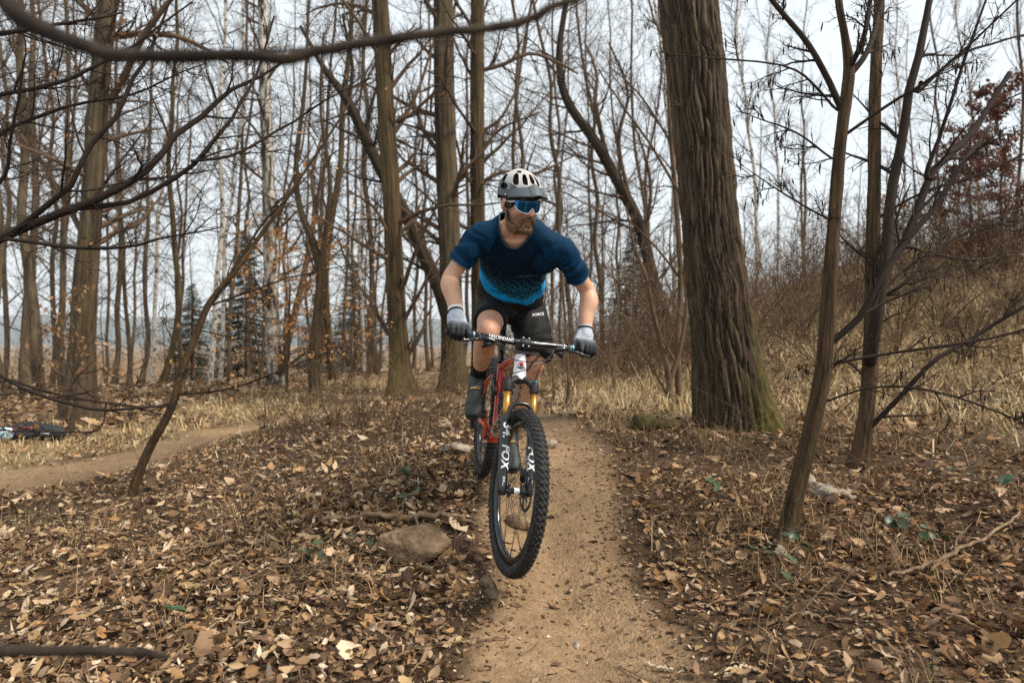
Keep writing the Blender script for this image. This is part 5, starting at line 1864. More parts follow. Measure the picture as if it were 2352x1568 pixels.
# reads along the bar on the rider's right half
tc_ = []
for u, v in uv_:
    y = -.118 + u * .68
    c = bar_at(y)
    r = float(np.interp(abs(y), [.03, .06, .14, .22], [.0175, .0170, .0140, .0111]))
    a = v * .95 / r + .02
    tc_.append(c + (r + .0010) * (math.cos(a) * AXN + math.sin(a) * AXD))
mesh_obj('decal', st(np.array(tc_)), [F_], B['decal'], BARO)
for s_ in (-1, 1):
    ys_ = [s_ * y for y in (.252, .265, .32, .364, .374)]
    bpart(MB().tube([bar_at(y) for y in ys_], [.0150, .0165, .0160, .0165, .0170], 16, n=24, hint=(1, 0, 0)), 'grip', B['grip'], BARO, True)
    bpart(MB().tube([bar_at(s_ * .252), bar_at(s_ * .242)], [.0168, .0168], 16, hint=(1, 0, 0)), 'grip_clamp', B['ice'], BARO, True)
    c = bar_at(s_ * .222)
    lv = MB().tube([bar_at(s_ * .228), bar_at(s_ * .216)], .0165, 14, hint=(1, 0, 0))
    lv.tube([c + AXN * .018 - AXD * .006, c + AXN * .030 - AXD * .018 + [0, -s_ * .03, 0], c + AXN * .030 - AXD * .026 + [0, -s_ * .075, 0]], [.009, .0115, .0095], 12, n=10)
    lv.tube([c + AXN * .016 - AXD * .01 + [0, s_ * .0, 0], c + AXN * .032 - AXD * .022 + [0, s_ * .006, 0]], [.010, .010], 10)
    lev = bpart(lv, 'brake_lever', B['gloss'], BARO, True)
    bl = MB().tube([c + AXN * .032 - AXD * .024 + [0, -s_ * .012, 0], c + AXN * .055 - AXD * .034 + [0, s_ * .02, 0], c + AXN * .056 - AXD * .042 + [0, s_ * .055, 0], c + AXN * .062 - AXD * .050 + [0, s_ * .09, 0]], [.006, .0055, .005, .0055], 10, n=16, ry=[.009, .008, .007, .008], hint=(0, 0, 1))
    bpart(bl, 'lever_blade', B['gloss'], lev, True)
    sh = MB().ellipsoid(c - AXD * .036 + AXN * .012 + [0, -s_ * .045, 0], (.022, .026, .014)).tube([c - AXD * .016 + [0, -s_ * .03, 0], c - AXD * .036 + AXN * .006 + [0, -s_ * .04, 0]], .008, 8)
    sh.tube([c - AXD * .04 + [0, -s_ * .045, 0], c - AXD * .052 - AXN * .012 + [0, -s_ * .02, 0]], [.008, .006], 8)
    bpart(sh, 'shifter', B['matte'], BARO, True)
    bpart(MB().tube([bar_at(s_ * .205), bar_at(s_ * .196)], .0148, 14, hint=(1, 0, 0)), 'lever_clamp', B['steel'] if s_ > 0 else B['matte'], BARO, True)


def cable(pts, r=.0024):
    bpart(MB().tube(pts, r, 8, n=40), 'cable', B['matte'])


cR, cL = bar_at(-.222), bar_at(.222)
frn = lambda h, f, y: ax(h, f, y)
cable([st(cR + AXN * .03 - AXD * .026 + [0, .075, 0]), st(frn(.635, .075, -.09)), frn(.622, .085, 0.0), frn(.625, .075, .075), frn(.600, .02, .060), frn(.565, -.02, .040)])
cable([st(cR + AXN * .02 - AXD * .036 + [0, .07, 0]), st(frn(.625, .08, -.10)), frn(.615, .088, .0), frn(.618, .075, .080), frn(.590, .02, .058), frn(.55, -.03, .038)])
cable([st(cL + AXN * .03 - AXD * .026 + [0, -.075, 0]), st(frn(.60, .08, .11)), st(frn(.56, .07, .075)), st(frn(.49, .055, .062)), st(frn(.42, .045, .074)), st(frn(.33, .02, .086)), st(frn(.20, .0, .088)), st(frn(.09, -.01, .06))])
cable([st(cL + AXN * .02 - AXD * .036 + [0, -.07, 0]), st(frn(.575, .09, .07)), frn(.535, .085, .0), frn(.52, .06, -.05), frn(.53, .0, -.045), frn(.52, -.04, -.03)])
cable([st(cR + AXN * .03 - AXD * .026 + [0, .07, 0]), frn(.60, .05, -.06), frn(.585, .052, .0), frn(.59, .065, .07), st(frn(.615, .07, .14)), st(cL - AXD * .02 + AXN * .02 + [0, -.05, 0])])

# ---- drivetrain
CRA = math.radians(60)
CRD = np.array([math.cos(CRA + .18), 0, math.sin(CRA + .18)])   # rider's right crank, up and forward
PEDR, PEDL = BBP + CRD * .17 + [0, -.128, 0], BBP - CRD * .17 + [0, .128, 0]
CRK = bpart(MB().ring(0, [(.0, -.062), (.013, -.062), (.013, .062), (.0, .062)], 16, c=BBP, closed=False), 'crankset', B['black'])
for s_, pd in ((-1, PEDR), (1, PEDL)):
    q0, q1 = BBP + [0, s_ * .060, 0], np.array([pd[0], s_ * .074, pd[2]])
    bpart(MB().tube([q0, q0 * .5 + q1 * .5, q1], [.018, .014, .014], 12, n=10, ry=[.012, .009, .010], hint=(0, 1, 0)), 'crank_arm', B['orange'] if s_ < 0 else B['black'], CRK)
cg = MB().ring(0, [(.062, -.052), (.066, -.052), (.066, -.048), (.062, -.048)], 60, c=BBP)
for i in range(32):
    a = 2 * math.pi * i / 32
    cg.box(BBP + [.068 * math.cos(a), -.050, .068 * math.sin(a)], (.006, .003, .006))
for i in range(4):
    a = 2 * math.pi * i / 4
    cg.tube([BBP + [.01 * math.cos(a), -.05, .01 * math.sin(a)], BBP + [.063 * math.cos(a), -.05, .063 * math.sin(a)]], .007, 6, ry=.002, hint=(0, 1, 0))
bpart(cg, 'chainring', B['dark_steel'], CRK)
for s_, pd in ((-1, PEDR), (1, PEDL)):
    # platform tips toe-down with the foot
    a = math.radians(-20)
    Rp = np.array([[math.cos(a), 0, -math.sin(a)], [0, 1, 0], [math.sin(a), 0, math.cos(a)]])
    pm = MB()
    for dx in (-.046, .046):
        pm.box(pd + Rp @ np.array([dx, 0, 0]), (.012, .095, .015), Rp)
    for dy in (-.042, 0, .042):
        pm.box(pd + [0, dy, 0], (.090, .010, .014), Rp)
    pm.tube([pd - [0, s_ * .055, 0], pd + [0, s_ * .045, 0]], .008, 10, hint=(0, 0, 1))
    bpart(pm, 'pedal', B['black'], smooth=False)
cas = MB()
for i in range(9):
    r_ = .026 + .0042 * i
    cas.ring(0, [(r_, -.048 + .0038 * i), (r_, -.0465 + .0038 * i), (r_ - .008, -.0465 + .0038 * i), (r_ - .008, -.048 + .0038 * i)], 40)
bpart(cas, 'cassette', B['dark_steel'])
ch = MB()
ch.tube([BBP + [.0, -.050, .069], [.2, -.046, .062], [0, -.040, .045]], .0042, 6, ry=.003, n=10, hint=(0, 1, 0))
ch.tube([BBP + [.0, -.050, -.069], [.2, -.046, -.12], [.015, -.045, -.165]], .0042, 6, ry=.003, n=10, hint=(0, 1, 0))
bpart(ch, 'chain', B['dark_steel'])
dr = MB().tube([[0, -.075, -.01], [-.01, -.085, -.05], [.0, -.075, -.085]], [.013, .016, .013], 10, n=8).tube([[0, -.062, -.085], [.02, -.058, -.165]], [.012, .012], 8, ry=.006, hint=(0, 1, 0))
dr.ring(.0, [(.018, -.052), (.018, -.046), (.006, -.046), (.006, -.052)], 16, c=(0, 0, -.085)).ring(.0, [(.018, -.050), (.018, -.044), (.006, -.044), (.006, -.050)], 16, c=(.02, 0, -.165))
bpart(dr, 'rear_derailleur', B['black'])
bpart(MB().tube([[0, -.082, 0], [0, .082, 0]], .009, 10, hint=(0, 0, 1)), 'rear_axle', B['black'])
# ---------------------------------------------------------------- rider
K = {}
K['skin'] = mat('skin', rough=.5, spec=.4, attr='col', noise=.07, nscale=40, bump=.15, bscale=220, bdist=.002)
K['black'] = mat('shorts_cloth', (.0065, .007, .007), .75, spec=.25, noise=.3, nscale=9)
K['sock'] = mat('sock', (.008, .008, .009), .9, spec=.2)
K['shoe'] = mat('shoe', (.030, .036, .036), .6, spec=.4, noise=.2, nscale=40, bump=.2, bscale=200, bdist=.002)
K['sole'] = mat('shoe_sole', (.012, .012, .012), .8)
K['glove'] = mat('glove', rough=.75, spec=.3, attr='col', bump=.2, bscale=300, bdist=.001)
K['helmet_white'] = mat('helmet_white', (.68, .65, .62), .45, spec=.4)
K['helmet_grey'] = mat('helmet_slate', (.062, .082, .090), .55, spec=.4)
K['helmet_in'] = mat('helmet_foam', (.010, .008, .008), .9)
K['lens'] = mat('mirror_lens', (.014, .13, .32), .12, metal=.85, spec=.8)
K['frame'] = mat('glasses_frame', (.72, .70, .70), .4)
K['beard'] = mat('beard_hair', (.105, .058, .026), .75, spec=.3, noise=.5, nscale=60, color2=(.20, .12, .062))
K['hair'] = mat('hair', (.06, .032, .015), .7, noise=.4, nscale=80)
K['gold'] = mat('gold_thread', (.55, .36, .04), .5)
K['wlogo'] = mat('white_print', (.75, .75, .77), .6)
K['tlogo'] = mat('teal_print', (.02, .12, .16), .6)
K['strap'] = mat('strap', (.010, .010, .010), .8)
K['mouth'] = mat('lips', (.30, .11, .08), .5)

PERSON = empty('person', (-.05, 3.75, .6), 'cyclist in blue jersey, black shorts, white helmet and mirrored glasses riding the mountain bike', 'person')
PO = np.array([-.05, 3.75, .6])


def ppart(mb_or, name, m, parent=None, voxel=None, sm=5, disp=None, attrs=None, smooth=True):
    """part of the rider; built in world space, stored about the person's own origin"""
    if voxel:
        V, Q, N = remeshed(mb_or, voxel, sm)
        if disp is not None:
            V = V + N * disp(V)[:, None]
        at = {k: f(V, N) for k, f in (attrs or {}).items()}
        o = mesh_obj(name, V - PO, [Q], m, parent or PERSON, True, at)
        return o, V, Q, N
    V, F = mb_or.raw()
    at = {k: f(V, None) for k, f in (attrs or {}).items()}
    return mesh_obj(name, V - PO, F, m, parent or PERSON, smooth, at, mb_or.M if isinstance(m, (list, tuple)) else None)


A_ = lambda *v: np.array(v, float)
# joints
gripR, gripL = bw(st(bar_at(-.318))), bw(st(bar_at(.318)))
pedR, pedL = bw(PEDR), bw(PEDL)
shR, shL = A_(-.158, 3.31, 1.715), A_(.240, 3.31, 1.650)
elR, elL = A_(-.300, 3.33, 1.515), A_(.386, 3.47, 1.452)
fwdB = unit(bw(st(BAR0 + AXN)) - bw(st(BAR0)))
upB = unit(bw(st(BAR0 + AXD)) - bw(st(BAR0)))
latB = unit(bw(st(BAR0 + [0, 1, 0])) - bw(st(BAR0)))
wrR = gripR + A_(-.012, .055, .072)
wrL = gripL + A_(.006, .055, .072)
hipR, hipL = A_(-.105, 3.80, 1.395), A_(.085, 3.82, 1.375)
knR, knL = A_(-.118, 3.40, 1.250), A_(.120, 3.62, 1.085)
anR = pedR + A_(.005, .085, .185)
anL = pedL + A_(.000, .075, .200)
neckB = A_(.020, 3.27, 1.765)

# head frame
HC = P(1194, 470, 3.05)
HS = .94
_yaw, _pit, _rol = math.radians(31), math.radians(20), math.radians(3)
hf = A_(math.sin(_yaw) * math.cos(_pit), -math.cos(_yaw) * math.cos(_pit), -math.sin(_pit))
hl = unit(np.cross([0, 0, 1.0], hf))
hu = np.cross(hf, hl)
hl, hu = hl * math.cos(_rol) + hu * math.sin(_rol), hu * math.cos(_rol) - hl * math.sin(_rol)
HR = np.stack([hf, hl, hu], 1)
HRS = HR * HS


def hd(*p):
    return HC + HRS @ np.array(p, float)


# ---- body: head, neck, trunk, arms and legs as one skin
b = MB()
b.ellipsoid(hd(-.012, 0, .048), (.100, .077, .086), HRS, 28, 18)
b.ellipsoid(hd(.030, 0, -.030), (.066, .061, .088), HRS, 24, 16)
b.ellipsoid(hd(.058, 0, -.085), (.040, .043, .034), HRS)
b.ellipsoid(hd(.020, 0, -.070), (.060, .056, .042), HRS)
b.ellipsoid(hd(.082, 0, .030), (.022, .052, .014), HRS)
for s in (-1, 1):
    b.ellipsoid(hd(.066, s * .040, -.022), (.026, .024, .022), HRS)
    b.ellipsoid(hd(-.014, s * .083, -.004), (.018, .008, .033), HRS)
    b.ellipsoid(hd(-.006, s * .078, -.030), (.010, .006, .012), HRS)
    b.ellipsoid(hd(.108, s * .011, -.030), (.011, .009, .008), HRS)
b.capsule(hd(.094, 0, .014), hd(.119, 0, -.026), .009, .0125)
b.ellipsoid(hd(.096, 0, -.056), (.012, .024, .007), HRS)
b.ellipsoid(hd(.095, 0, -.068), (.012, .020, .007), HRS)
b.ellipsoid(hd(.082, 0, -.105), (.020, .024, .018), HRS)
b.tube([hd(-.025, 0, -.02), hd(-.020, 0, -.09), neckB + A_(.005, -.01, .0), neckB + A_(-.01, .10, -.06)], [.050, .052, .060, .080], 20, n=14)
b.capsule(hd(.0, .045, -.075), neckB + A_(.022, -.030, -.02), .018, .014)
b.capsule(hd(.0, -.045, -.075), neckB + A_(-.010, -.030, -.02), .018, .014)
chest = A_(.040, 3.44, 1.66)
b.tube([neckB + A_(0, .03, -.03), chest, A_(0, 3.72, 1.50), A_(-.01, 3.82, 1.40)], [.09, .135, .125, .12], 20, n=16, ry=[.07, .10, .10, .10])
for sh, el, wr, hp, kn, an, sg in ((shR, elR, wrR, hipR, knR, anR, -1), (shL, elL, wrL, hipL, knL, anL, 1)):
    b.capsule(sh * .6 + chest * .4, sh, .055, .050)
    b.capsule(neckB + A_(0, .03, -.01), sh * .45 + neckB * .55 + A_(0, .01, -.01), .058, .042)
    b.tube([sh, sh * .6 + el * .4 + A_(0, -.006, 0), sh * .2 + el * .8, el], [.046, .044, .041, .041], 18, n=14)
    d = unit(wr - el)
    b.tube([el - d * .02, el, el + (wr - el) * .22 + A_(sg * .008, -.006, 0), el + (wr - el) * .5, el + (wr - el) * .8, wr, wr + (wr - el) * .02], [.034, .041, .0475, .042, .033, .0285, .022], 18, n=20)
    b.tube([hp, hp * .5 + kn * .5, hp * .15 + kn * .85, kn], [.085, .076, .062, .060], 18, n=14)
    b.ellipsoid(kn + A_(0, -.012, .0), (.050, .046, .056))
    sd_ = unit(an - kn)
    bk = unit(np.cross(sd_, [1, 0, 0])) * -1
    bk = bk if bk[1] > 0 else -bk
    b.tube([kn, kn + (an - kn) * .12, kn + (an - kn) * .32 + bk * .018, kn + (an - kn) * .55 + bk * .010, kn + (an - kn) * .82, an, an + sd_ * .03], [.056, .052, .058, .051, .038, .036, .036], 18, n=22)


def skin_col(V, N):
    c = np.tile(A_(.54, .305, .195), (len(V), 1))
    q = (V - HC) @ HR / HS
    face = (np.abs(q).max(1) < .16)
    red = face * np.clip(np.exp(-((q[:, 0] - .115) / .03) ** 2 - (q[:, 2] + .02) ** 2 / .0012) * .8 + np.exp(-((np.abs(q[:, 1]) - .08) / .012) ** 2) * .7 * (np.abs(q[:, 2]) < .05), 0, 1)
    c = np.where(face[:, None], A_(.47, .245, .155), c)
    c = c * (1 - red[:, None] * A_(.02, .28, .30))
    lip = face * np.exp(-((q[:, 2] + .062) / .010) ** 2 - (q[:, 1] / .024) ** 2) * (q[:, 0] > .085)
    c = c * (1 - lip[:, None]) + A_(.33, .12, .09) * lip[:, None]
    stub = face * smooth01(-.03, -.055, q[:, 2]) * (q[:, 0] > -.02)
    stub = stub * (1 - np.clip(lip * 1.6, 0, 1))
    c = c * (1 - .75 * stub[:, None]) + A_(.14, .075, .035) * .75 * stub[:, None]
    m = 1 + .16 * fbm(V[:, 0] * 22, V[:, 1] * 22, V[:, 2] * 22, 3, 4)
    kn_ = np.maximum(np.exp(-((V - knR) ** 2).sum(1) / .004), np.exp(-((V - knL) ** 2).sum(1) / .004))
    c = c * (1 - kn_[:, None] * A_(.02, .16, .18))
    return np.clip(c * m[:, None], 0, 1)


BODY, bV, bQ, bN = ppart(b, 'body', K['skin'], None, .0070, 3, None, {'col': skin_col})
bm_line = MB().tube([hd(.108, -.021, -.0625), hd(.1085, 0, -.0605), hd(.108, .021, -.0625)], [.0012, .0022, .0012], 8, n=10)
ppart(bm_line, 'mouth', K['sole'], BODY)

# ---- beard: shaped mass and short hairs
b = MB()
b.ellipsoid(hd(.070, 0, -.103), (.036, .038, .024), HRS)
for s in (-1, 1):
    b.tube([hd(-.004, s * .064, -.030), hd(.006, s * .061, -.065), hd(.030, s * .053, -.092), hd(.060, s * .032, -.112)], [.006, .009, .013, .019], 12, n=14)
    b.tube([hd(.108, s * .004, -.046), hd(.102, s * .020, -.050), hd(.088, s * .034, -.066), hd(.075, s * .036, -.088)], [.005, .007, .0075, .011], 10, n=12)
b.ellipsoid(hd(.096, 0, -.082), (.010, .016, .008), HRS)
BEARD, V_, Q_, N_ = ppart(b, 'beard', K['beard'], BODY, .0034, 3, lambda V: .0016 * fbm(V[:, 0] * 180, V[:, 1] * 180, V[:, 2] * 180, 3, 1))
Rb = np.random.default_rng(5)
ix = Rb.integers(0, len(V_), 2600)
dn_ = unit(N_[ix] * .8 + HR @ A_(.1, 0, -.8) + Rb.normal(0, .3, (len(ix), 3)))
PPb = V_[ix][:, None] + dn_[:, None] * np.linspace(-.001, 1, 3)[None, :, None] * Rb.uniform(.004, .008, len(ix))[:, None, None]
Vh, Qh = tubes(PPb, np.tile(np.array([.0006, .0005, .0001]), (len(ix), 1)), 3)
tag(mesh_obj('beard_hair', Vh - PO, [Qh], K['beard'], BEARD), kind='stuff')
b = MB()
b.ellipsoid(hd(-.028, 0, .035), (.090, .081, .075), HRS)
for s in (-1, 1):
    b.ellipsoid(hd(.018, s * .068, .012), (.022, .010, .030), HRS)
ppart(b, 'hair', K['hair'], BODY)

# ---- helmet
r_ = math.radians
nu, nv = 200, 120
uu = np.linspace(0, 2 * np.pi, nu, endpoint=False)          # around, 0 = front
vv = np.linspace(-.35, math.pi / 2 - .01, nv)
Ug, Vg = np.meshgrid(uu, vv)
hx_, hy_, hz_ = np.cos(Vg) * np.cos(Ug), np.cos(Vg) * np.sin(Ug), np.sin(Vg)
AXH, AYH, AZH, CXH, CZH = .130, .098, .113, -.016, .048


def slot(u, v, u0, v0, du, dv, sk=0.0):
    w = (np.angle(np.exp(1j * (u - u0))) - sk * (v - v0)) / du
    t = (v - v0) / dv
    return (np.abs(w) ** 3.2 + np.abs(t) ** 3.2) ** (1 / 3.2)


vent = np.full(Ug.shape, 9.0)
for u0, v0, du, dv, sk in [(0, 46, 7.5, 13, 0), (27, 44, 8, 15, .15), (-27, 44, 8, 15, -.15), (58, 42, 9, 16, .35), (-58, 42, 9, 16, -.35), (88, 17, 12, 7, 0), (-88, 17, 12, 7, 0), (104, 36, 9, 10, .3), (-104, 36, 9, 10, -.3),
                           (135, 32, 11, 14, 0), (-135, 32, 11, 14, 0), (180, 40, 10, 14, 0), (62, 68, 15, 5, 0), (-62, 68, 15, 5, 0)]:
    vent = np.minimum(vent, slot(Ug, Vg, r_(u0), r_(v0), r_(du * 1.12), r_(dv * 1.05), sk))
lip = np.exp(-((vent - 1.12) / .22) ** 2)
rad = 1 + .012 * lip + .016 * np.cos(hy_ * 9.0) * smooth01(.35, .8, hz_)
HV = np.stack([CXH + AXH * hx_ * rad, AYH * hy_ * rad, CZH + AZH * hz_ * rad], -1)
HV[..., 2] += .010 * np.clip(-hx_, 0, 1) * hz_
lowz = np.where(hx_ > 0, .036 + .016 * hx_, .036 + .055 * hx_ * np.abs(hx_))
below = (hz_ * AZH + CZH) < (lowz - .006)
HV[..., 2] = np.maximum(HV[..., 2], lowz)
i = np.arange(nv - 1)[:, None]
j = np.arange(nu)[None]
idx = lambda a, c: a * nu + c % nu
Qh = np.stack([idx(i, j), idx(i, j + 1), idx(i + 1, j + 1), idx(i + 1, j)], -1).reshape(-1, 4)
fv = vent.reshape(-1)[Qh].mean(1) < 1
fb = below.reshape(-1)[Qh].all(1)
keep = ~fv & ~fb
zz = HV.reshape(-1, 3)
side_ = np.abs(zz[:, 1])
wh = zz[:, 2] - (.086 + .55 * np.clip(side_ - .058, 0, 1) + .10 * np.clip(-zz[:, 0], 0, 1) + .0035 * np.sin(side_ * 260) * (zz[:, 0] > .05))
kw = smooth01(-.0015, .0015, wh)[:, None]
hc_ = A_(.062, .080, .088) * (1 - kw) + A_(.41, .39, .38) * kw
# rows of fine print on the grey side panels
pr = (np.sin((zz[:, 2] * 1.0 - zz[:, 0] * .5) * 900) > .2) & (np.abs(zz[:, 0] - .012) < .022) & (wh < -.002) & (wh > -.030)
hc_ = np.where(pr[:, None], A_(.40, .39, .38), hc_)
K['helmet_shell'] = mat('helmet_shell', rough=.45, spec=.4, attr='col')
o = mesh_obj('helmet', zz @ HRS.T + HC - PO, [Qh[keep]], [K['helmet_shell'], K['helmet_in']], PERSON, True, {'col': hc_})
sol = o.modifiers.new('thick', 'SOLIDIFY')
sol.thickness = .015
sol.offset = -1
sol.material_offset_rim = 1
sol.material_offset = 1
HELM = o
b = MB()
b.ellipsoid(hd(-.020, 0, .046), (.114, .084, .096), HRS, 28, 16)
ppart(b, 'helmet_liner', K['helmet_in'], HELM)
# visor
vn = 31
ys_ = np.linspace(-1, 1, vn)
vr = []
for q in np.linspace(0, 1, 9):
    row = []
    for y in ys_:
        ang = y * r_(64)
        x0, y0 = CXH + (AXH + .003) * math.cos(ang) * .93, (AYH + .004) * math.sin(ang) * (.93 + .07 * abs(y))
        out = .052 * (1 - .80 * abs(y) ** 2.4) * q
        row.append([x0 + out * math.cos(ang * .5), y0 + out * math.sin(ang * .5) * .9, 0.104 - .044 * abs(y) ** 1.5 - (.040 - .016 * abs(y) ** 2) * q + .004 * math.cos(y * 9.4) * (1 - abs(y)) * (1 - .6 * q)])
    vr.append(row)
vr = np.array(vr)
i = np.arange(8)[:, None]
j = np.arange(vn - 1)[None]
Qv = np.stack([i * vn + j, i * vn + j + 1, (i + 1) * vn + j + 1, (i + 1) * vn + j], -1).reshape(-1, 4)
o = mesh_obj('visor', vr.reshape(-1, 3) @ HRS.T + HC - PO, [Qv], K['helmet_grey'], HELM, True)
sol = o.modifiers.new('thick', 'SOLIDIFY')
sol.thickness = .005
for s in (-1, 1):
    cc = vn // 2 + s * 4
    gr = np.vstack([vr[1:8, cc + s * 0] + [0, 0, .0055], vr[7, [cc, cc - s * 1, cc - s * 2]] + [0, 0, .0055]])
    ppart(MB().tube(gr @ HRS.T + HC, .0020, 6), 'visor_groove', K['helmet_in'], HELM)
for s in (-1, 1):
    sp_ = MB().tube([hd(.022, s * .090, .036), hd(.022, s * .0775, -.02), hd(.024, s * .066, -.075), hd(.034, s * .043, -.112), hd(.040, 0, -.128)], [.005, .005, .005, .005, .005], 8, n=24, ry=.0018, hint=HR[:, 1])
    ppart(sp_, 'helmet_strap', K['strap'], HELM)
    ppart(MB().ellipsoid(hd(.024, s * .0985, .046), (.005, .003, .005), HRS), 'rivet', K['frame'], HELM)

# ---- glasses
gn, gm = 41, 9
yy = np.linspace(-1, 1, gn)
top = .030 - .003 * yy ** 2
bot = -.030 + .010 * np.abs(yy) ** 3 * 1.6 + .026 * np.exp(-(yy / .17) ** 2) + .006 * np.exp(-((np.abs(yy) - 1) / .15) ** 2) * 2
gx = .118 - .046 * np.abs(yy) ** 2.2
gy = .071 * yy
G = np.stack([np.stack([gx + .004 * (1 - t) * 0 - .006 * t * 0, gy, bot * (1 - t) + top * t + .006], -1) for t in np.linspace(0, 1, gm)], 0)
i = np.arange(gm - 1)[:, None]
j = np.arange(gn - 1)[None]
Qg = np.stack([i * gn + j, i * gn + j + 1, (i + 1) * gn + j + 1, (i + 1) * gn + j], -1).reshape(-1, 4)
GL = mesh_obj('sunglasses', G.reshape(-1, 3) @ HRS.T + HC - PO, [Qg], K['lens'], PERSON, True)
sol = GL.modifiers.new('thick', 'SOLIDIFY')
sol.thickness = .002
ppart(MB().tube(G[0] @ HRS.T + HC, .0023, 8), 'lower_rim', K['frame'], GL)
ppart(MB().tube(G[-1] @ HRS.T + HC, .0026, 8), 'upper_rim', K['strap'], GL)
for s in (-1, 1):
    e = G[gm // 2 + 2][0 if s < 0 else -1]
    ppart(MB().tube([HC + HRS @ e, hd(.045, s * .079, .018), hd(-.01, s * .084, .016)], [.004, .003, .0028], 8, n=12), 'temple', K['frame'] if s > 0 else K['frame'], GL)

# ---- jersey
T0, T1 = A_(.002, 3.665, 1.505), A_(.020, 3.26, 1.768)
lat = unit(shL - shR)
tax = unit(T1 - T0)
lat = unit(lat - tax * (lat @ tax))
frt = np.cross(tax, lat)
frt = frt if frt[1] < 0 else -frt
b = MB()
secs = [(-.012, .178, .118, .0), (.03, .176, .118, .0), (.14, .174, .118, .0), (.27, .180, .118, .0), (.36, .178, .108, -.004), (.42, .150, .092, -.008), (.465, .105, .078, -.010), (.488, .080, .070, -.012)]
b.tube([T0 + tax * s + frt * f for s, hw, hdp, f in secs], [hw for s, hw, hdp, f in secs], 32, n=30, ry=[q[2] for q in secs], hint=np.cross(tax, lat))
for sh, el, sg in ((shR, elR, -1), (shL, elL, 1)):
    e = sh + (el - sh) * (.70 if sg < 0 else .66)
    b.capsule(T1 - tax * .06 + lat * sg * .055, sh + A_(0, 0, .004), .064, .058)
    b.tube([sh + lat * (-sg) * .07 - tax * .03, sh - tax * .01, sh + (el - sh) * .3, e], [.080, .069, .064, .062], 20, n=14)
    b.capsule(T1 - tax * .012 + lat * sg * .034 - frt * .03, sh * .55 + T1 * .45 - tax * .012 - frt * .012, .046, .056)
    b.capsule(sh * .75 + T0 * .25 - lat * sg * .03, sh, .085, .060)


TW = lambda V: V - tax * (.22 * ((V - T0) @ lat) * (1 - smooth01(0, .22, (V - T0) @ tax)))[:, None]
b.map(TW)


def folds(V):
    s = (V - T0) @ tax
    l = (V - T0) @ lat
    f = .0055 * np.sin(70 * s + 26 * l + 5 * vnoise(V[:, 0] * 9, V[:, 1] * 9, V[:, 2] * 9)) * np.exp(-((s - .02) / .07) ** 2)
    f = f + .0110 * fbm(V[:, 0] * 13, V[:, 1] * 13, V[:, 2] * 8, 3, 7)
    for sh, el in ((shR, elR), (shL, elL)):
        d = np.linalg.norm(V - (sh * .55 + el * .45), axis=1)
        ax_ = unit(el - sh)
        a = (V - sh) @ ax_
        f = f + .0065 * np.sin(a * 95 + 7 * vnoise(V[:, 0] * 12, V[:, 1] * 12, V[:, 2] * 12, 3)) * np.exp(-(d / .11) ** 2)
    return f


def jersey_uv(V, N):
    s = (V - T0) @ tax
    l = (V - T0) @ lat
    return np.stack([s, l, (V - T0) @ frt], -1)


JM = bpy.data.materials.new('jersey')
JM.use_nodes = True
nt = JM.node_tree
N_, L_ = nt.nodes, nt.links
bs = N_['Principled BSDF']
bs.inputs['Roughness'].default_value = .72
bs.inputs['Specular IOR Level'].default_value = .10
at = N_.new('ShaderNodeAttribute')
at.attribute_name = 'col'
L_.new(at.outputs['Color'], bs.inputs['Base Color'])
nz = N_.new('ShaderNodeTexNoise')
nz.inputs['Scale'].default_value = 60
bp = N_.new('ShaderNodeBump')
bp.inputs['Strength'].default_value = .12
bp.inputs['Distance'].default_value = .004
L_.new(nz.outputs['Fac'], bp.inputs['Height'])
L_.new(bp.outputs['Normal'], bs.inputs['Normal'])


def jersey_col(V, N):
    l = (V - T0) @ lat
    s = (V - T0) @ tax
    s = s + .22 * l * (1 - smooth01(0, .22, s))
    f = (V - T0) @ frt
    navy = A_(.0030, .012, .030)
    blue = A_(.0010, .022, .056)
    cyan = A_(.012, .27, .58)
    al = np.abs(l - .005)
    arm = smooth01(-.030, .040, al - (.165 - (s - .2) * .40)) * smooth01(.12, .2, s)
    arm = np.maximum(arm, smooth01(-.01, -.05, f) * smooth01(.2, .3, s))
    c = navy + (blue - navy) * arm[:, None]
    # hem band rising at the sides
    edge = .040 + .62 * np.clip(np.abs(l - .03) - .035, 0, 1)
    k = smooth01(edge + .010, edge - .010, s)[:, None]
    c = c * (1 - k) + cyan * k
    # rows of slanted dashes growing toward the hem
    zone = smooth01(.235, .09, s) * (s > edge - .01)
    row = (s + .10 * np.abs(l - .01)) / .0165
    ri = np.floor(row)
    fr = row - ri - .5
    cl_ = (l / .044 + .5 * np.mod(ri, 2) + .25 * np.sin(ri)) 
    fl_ = cl_ - np.floor(cl_) - .5
    dash = (np.abs(fr + .25 * fl_) < .10 + .28 * zone) & (np.abs(fl_) < .26 + .17 * zone) & (zone > .04) & (f > 0)
    dc = A_(.012, .085, .135) * (.5 + .9 * zone[:, None])
    c = np.where(dash[:, None], dc, c)
    return c


jV, jQ, jN = remeshed(b, .0054, 5)
jV = jV + jN * folds(jV)[:, None]


def collar_s(t):
    return .466 - .072 * np.clip(np.sin(t), 0, 1) ** 1.3


_s, _l, _f2 = (jV - T0) @ tax, (jV - T0) @ lat, (jV - T0) @ frt
_th = np.arctan2((_f2 + .008) / .086, _l / .066)
_in = (_s > collar_s(_th)) & (np.hypot((_f2 + .008) / .086, _l / .066) < 1.25)
jkeep = ~(_in[jQ].all(1))
JER = mesh_obj('jersey', jV - PO, [jQ[jkeep]], JM, PERSON, True, {'col': jersey_col(jV, jN)})
JB = BVHTree.FromPolygons([Vector(v) for v in jV], jQ[jkeep].tolist())
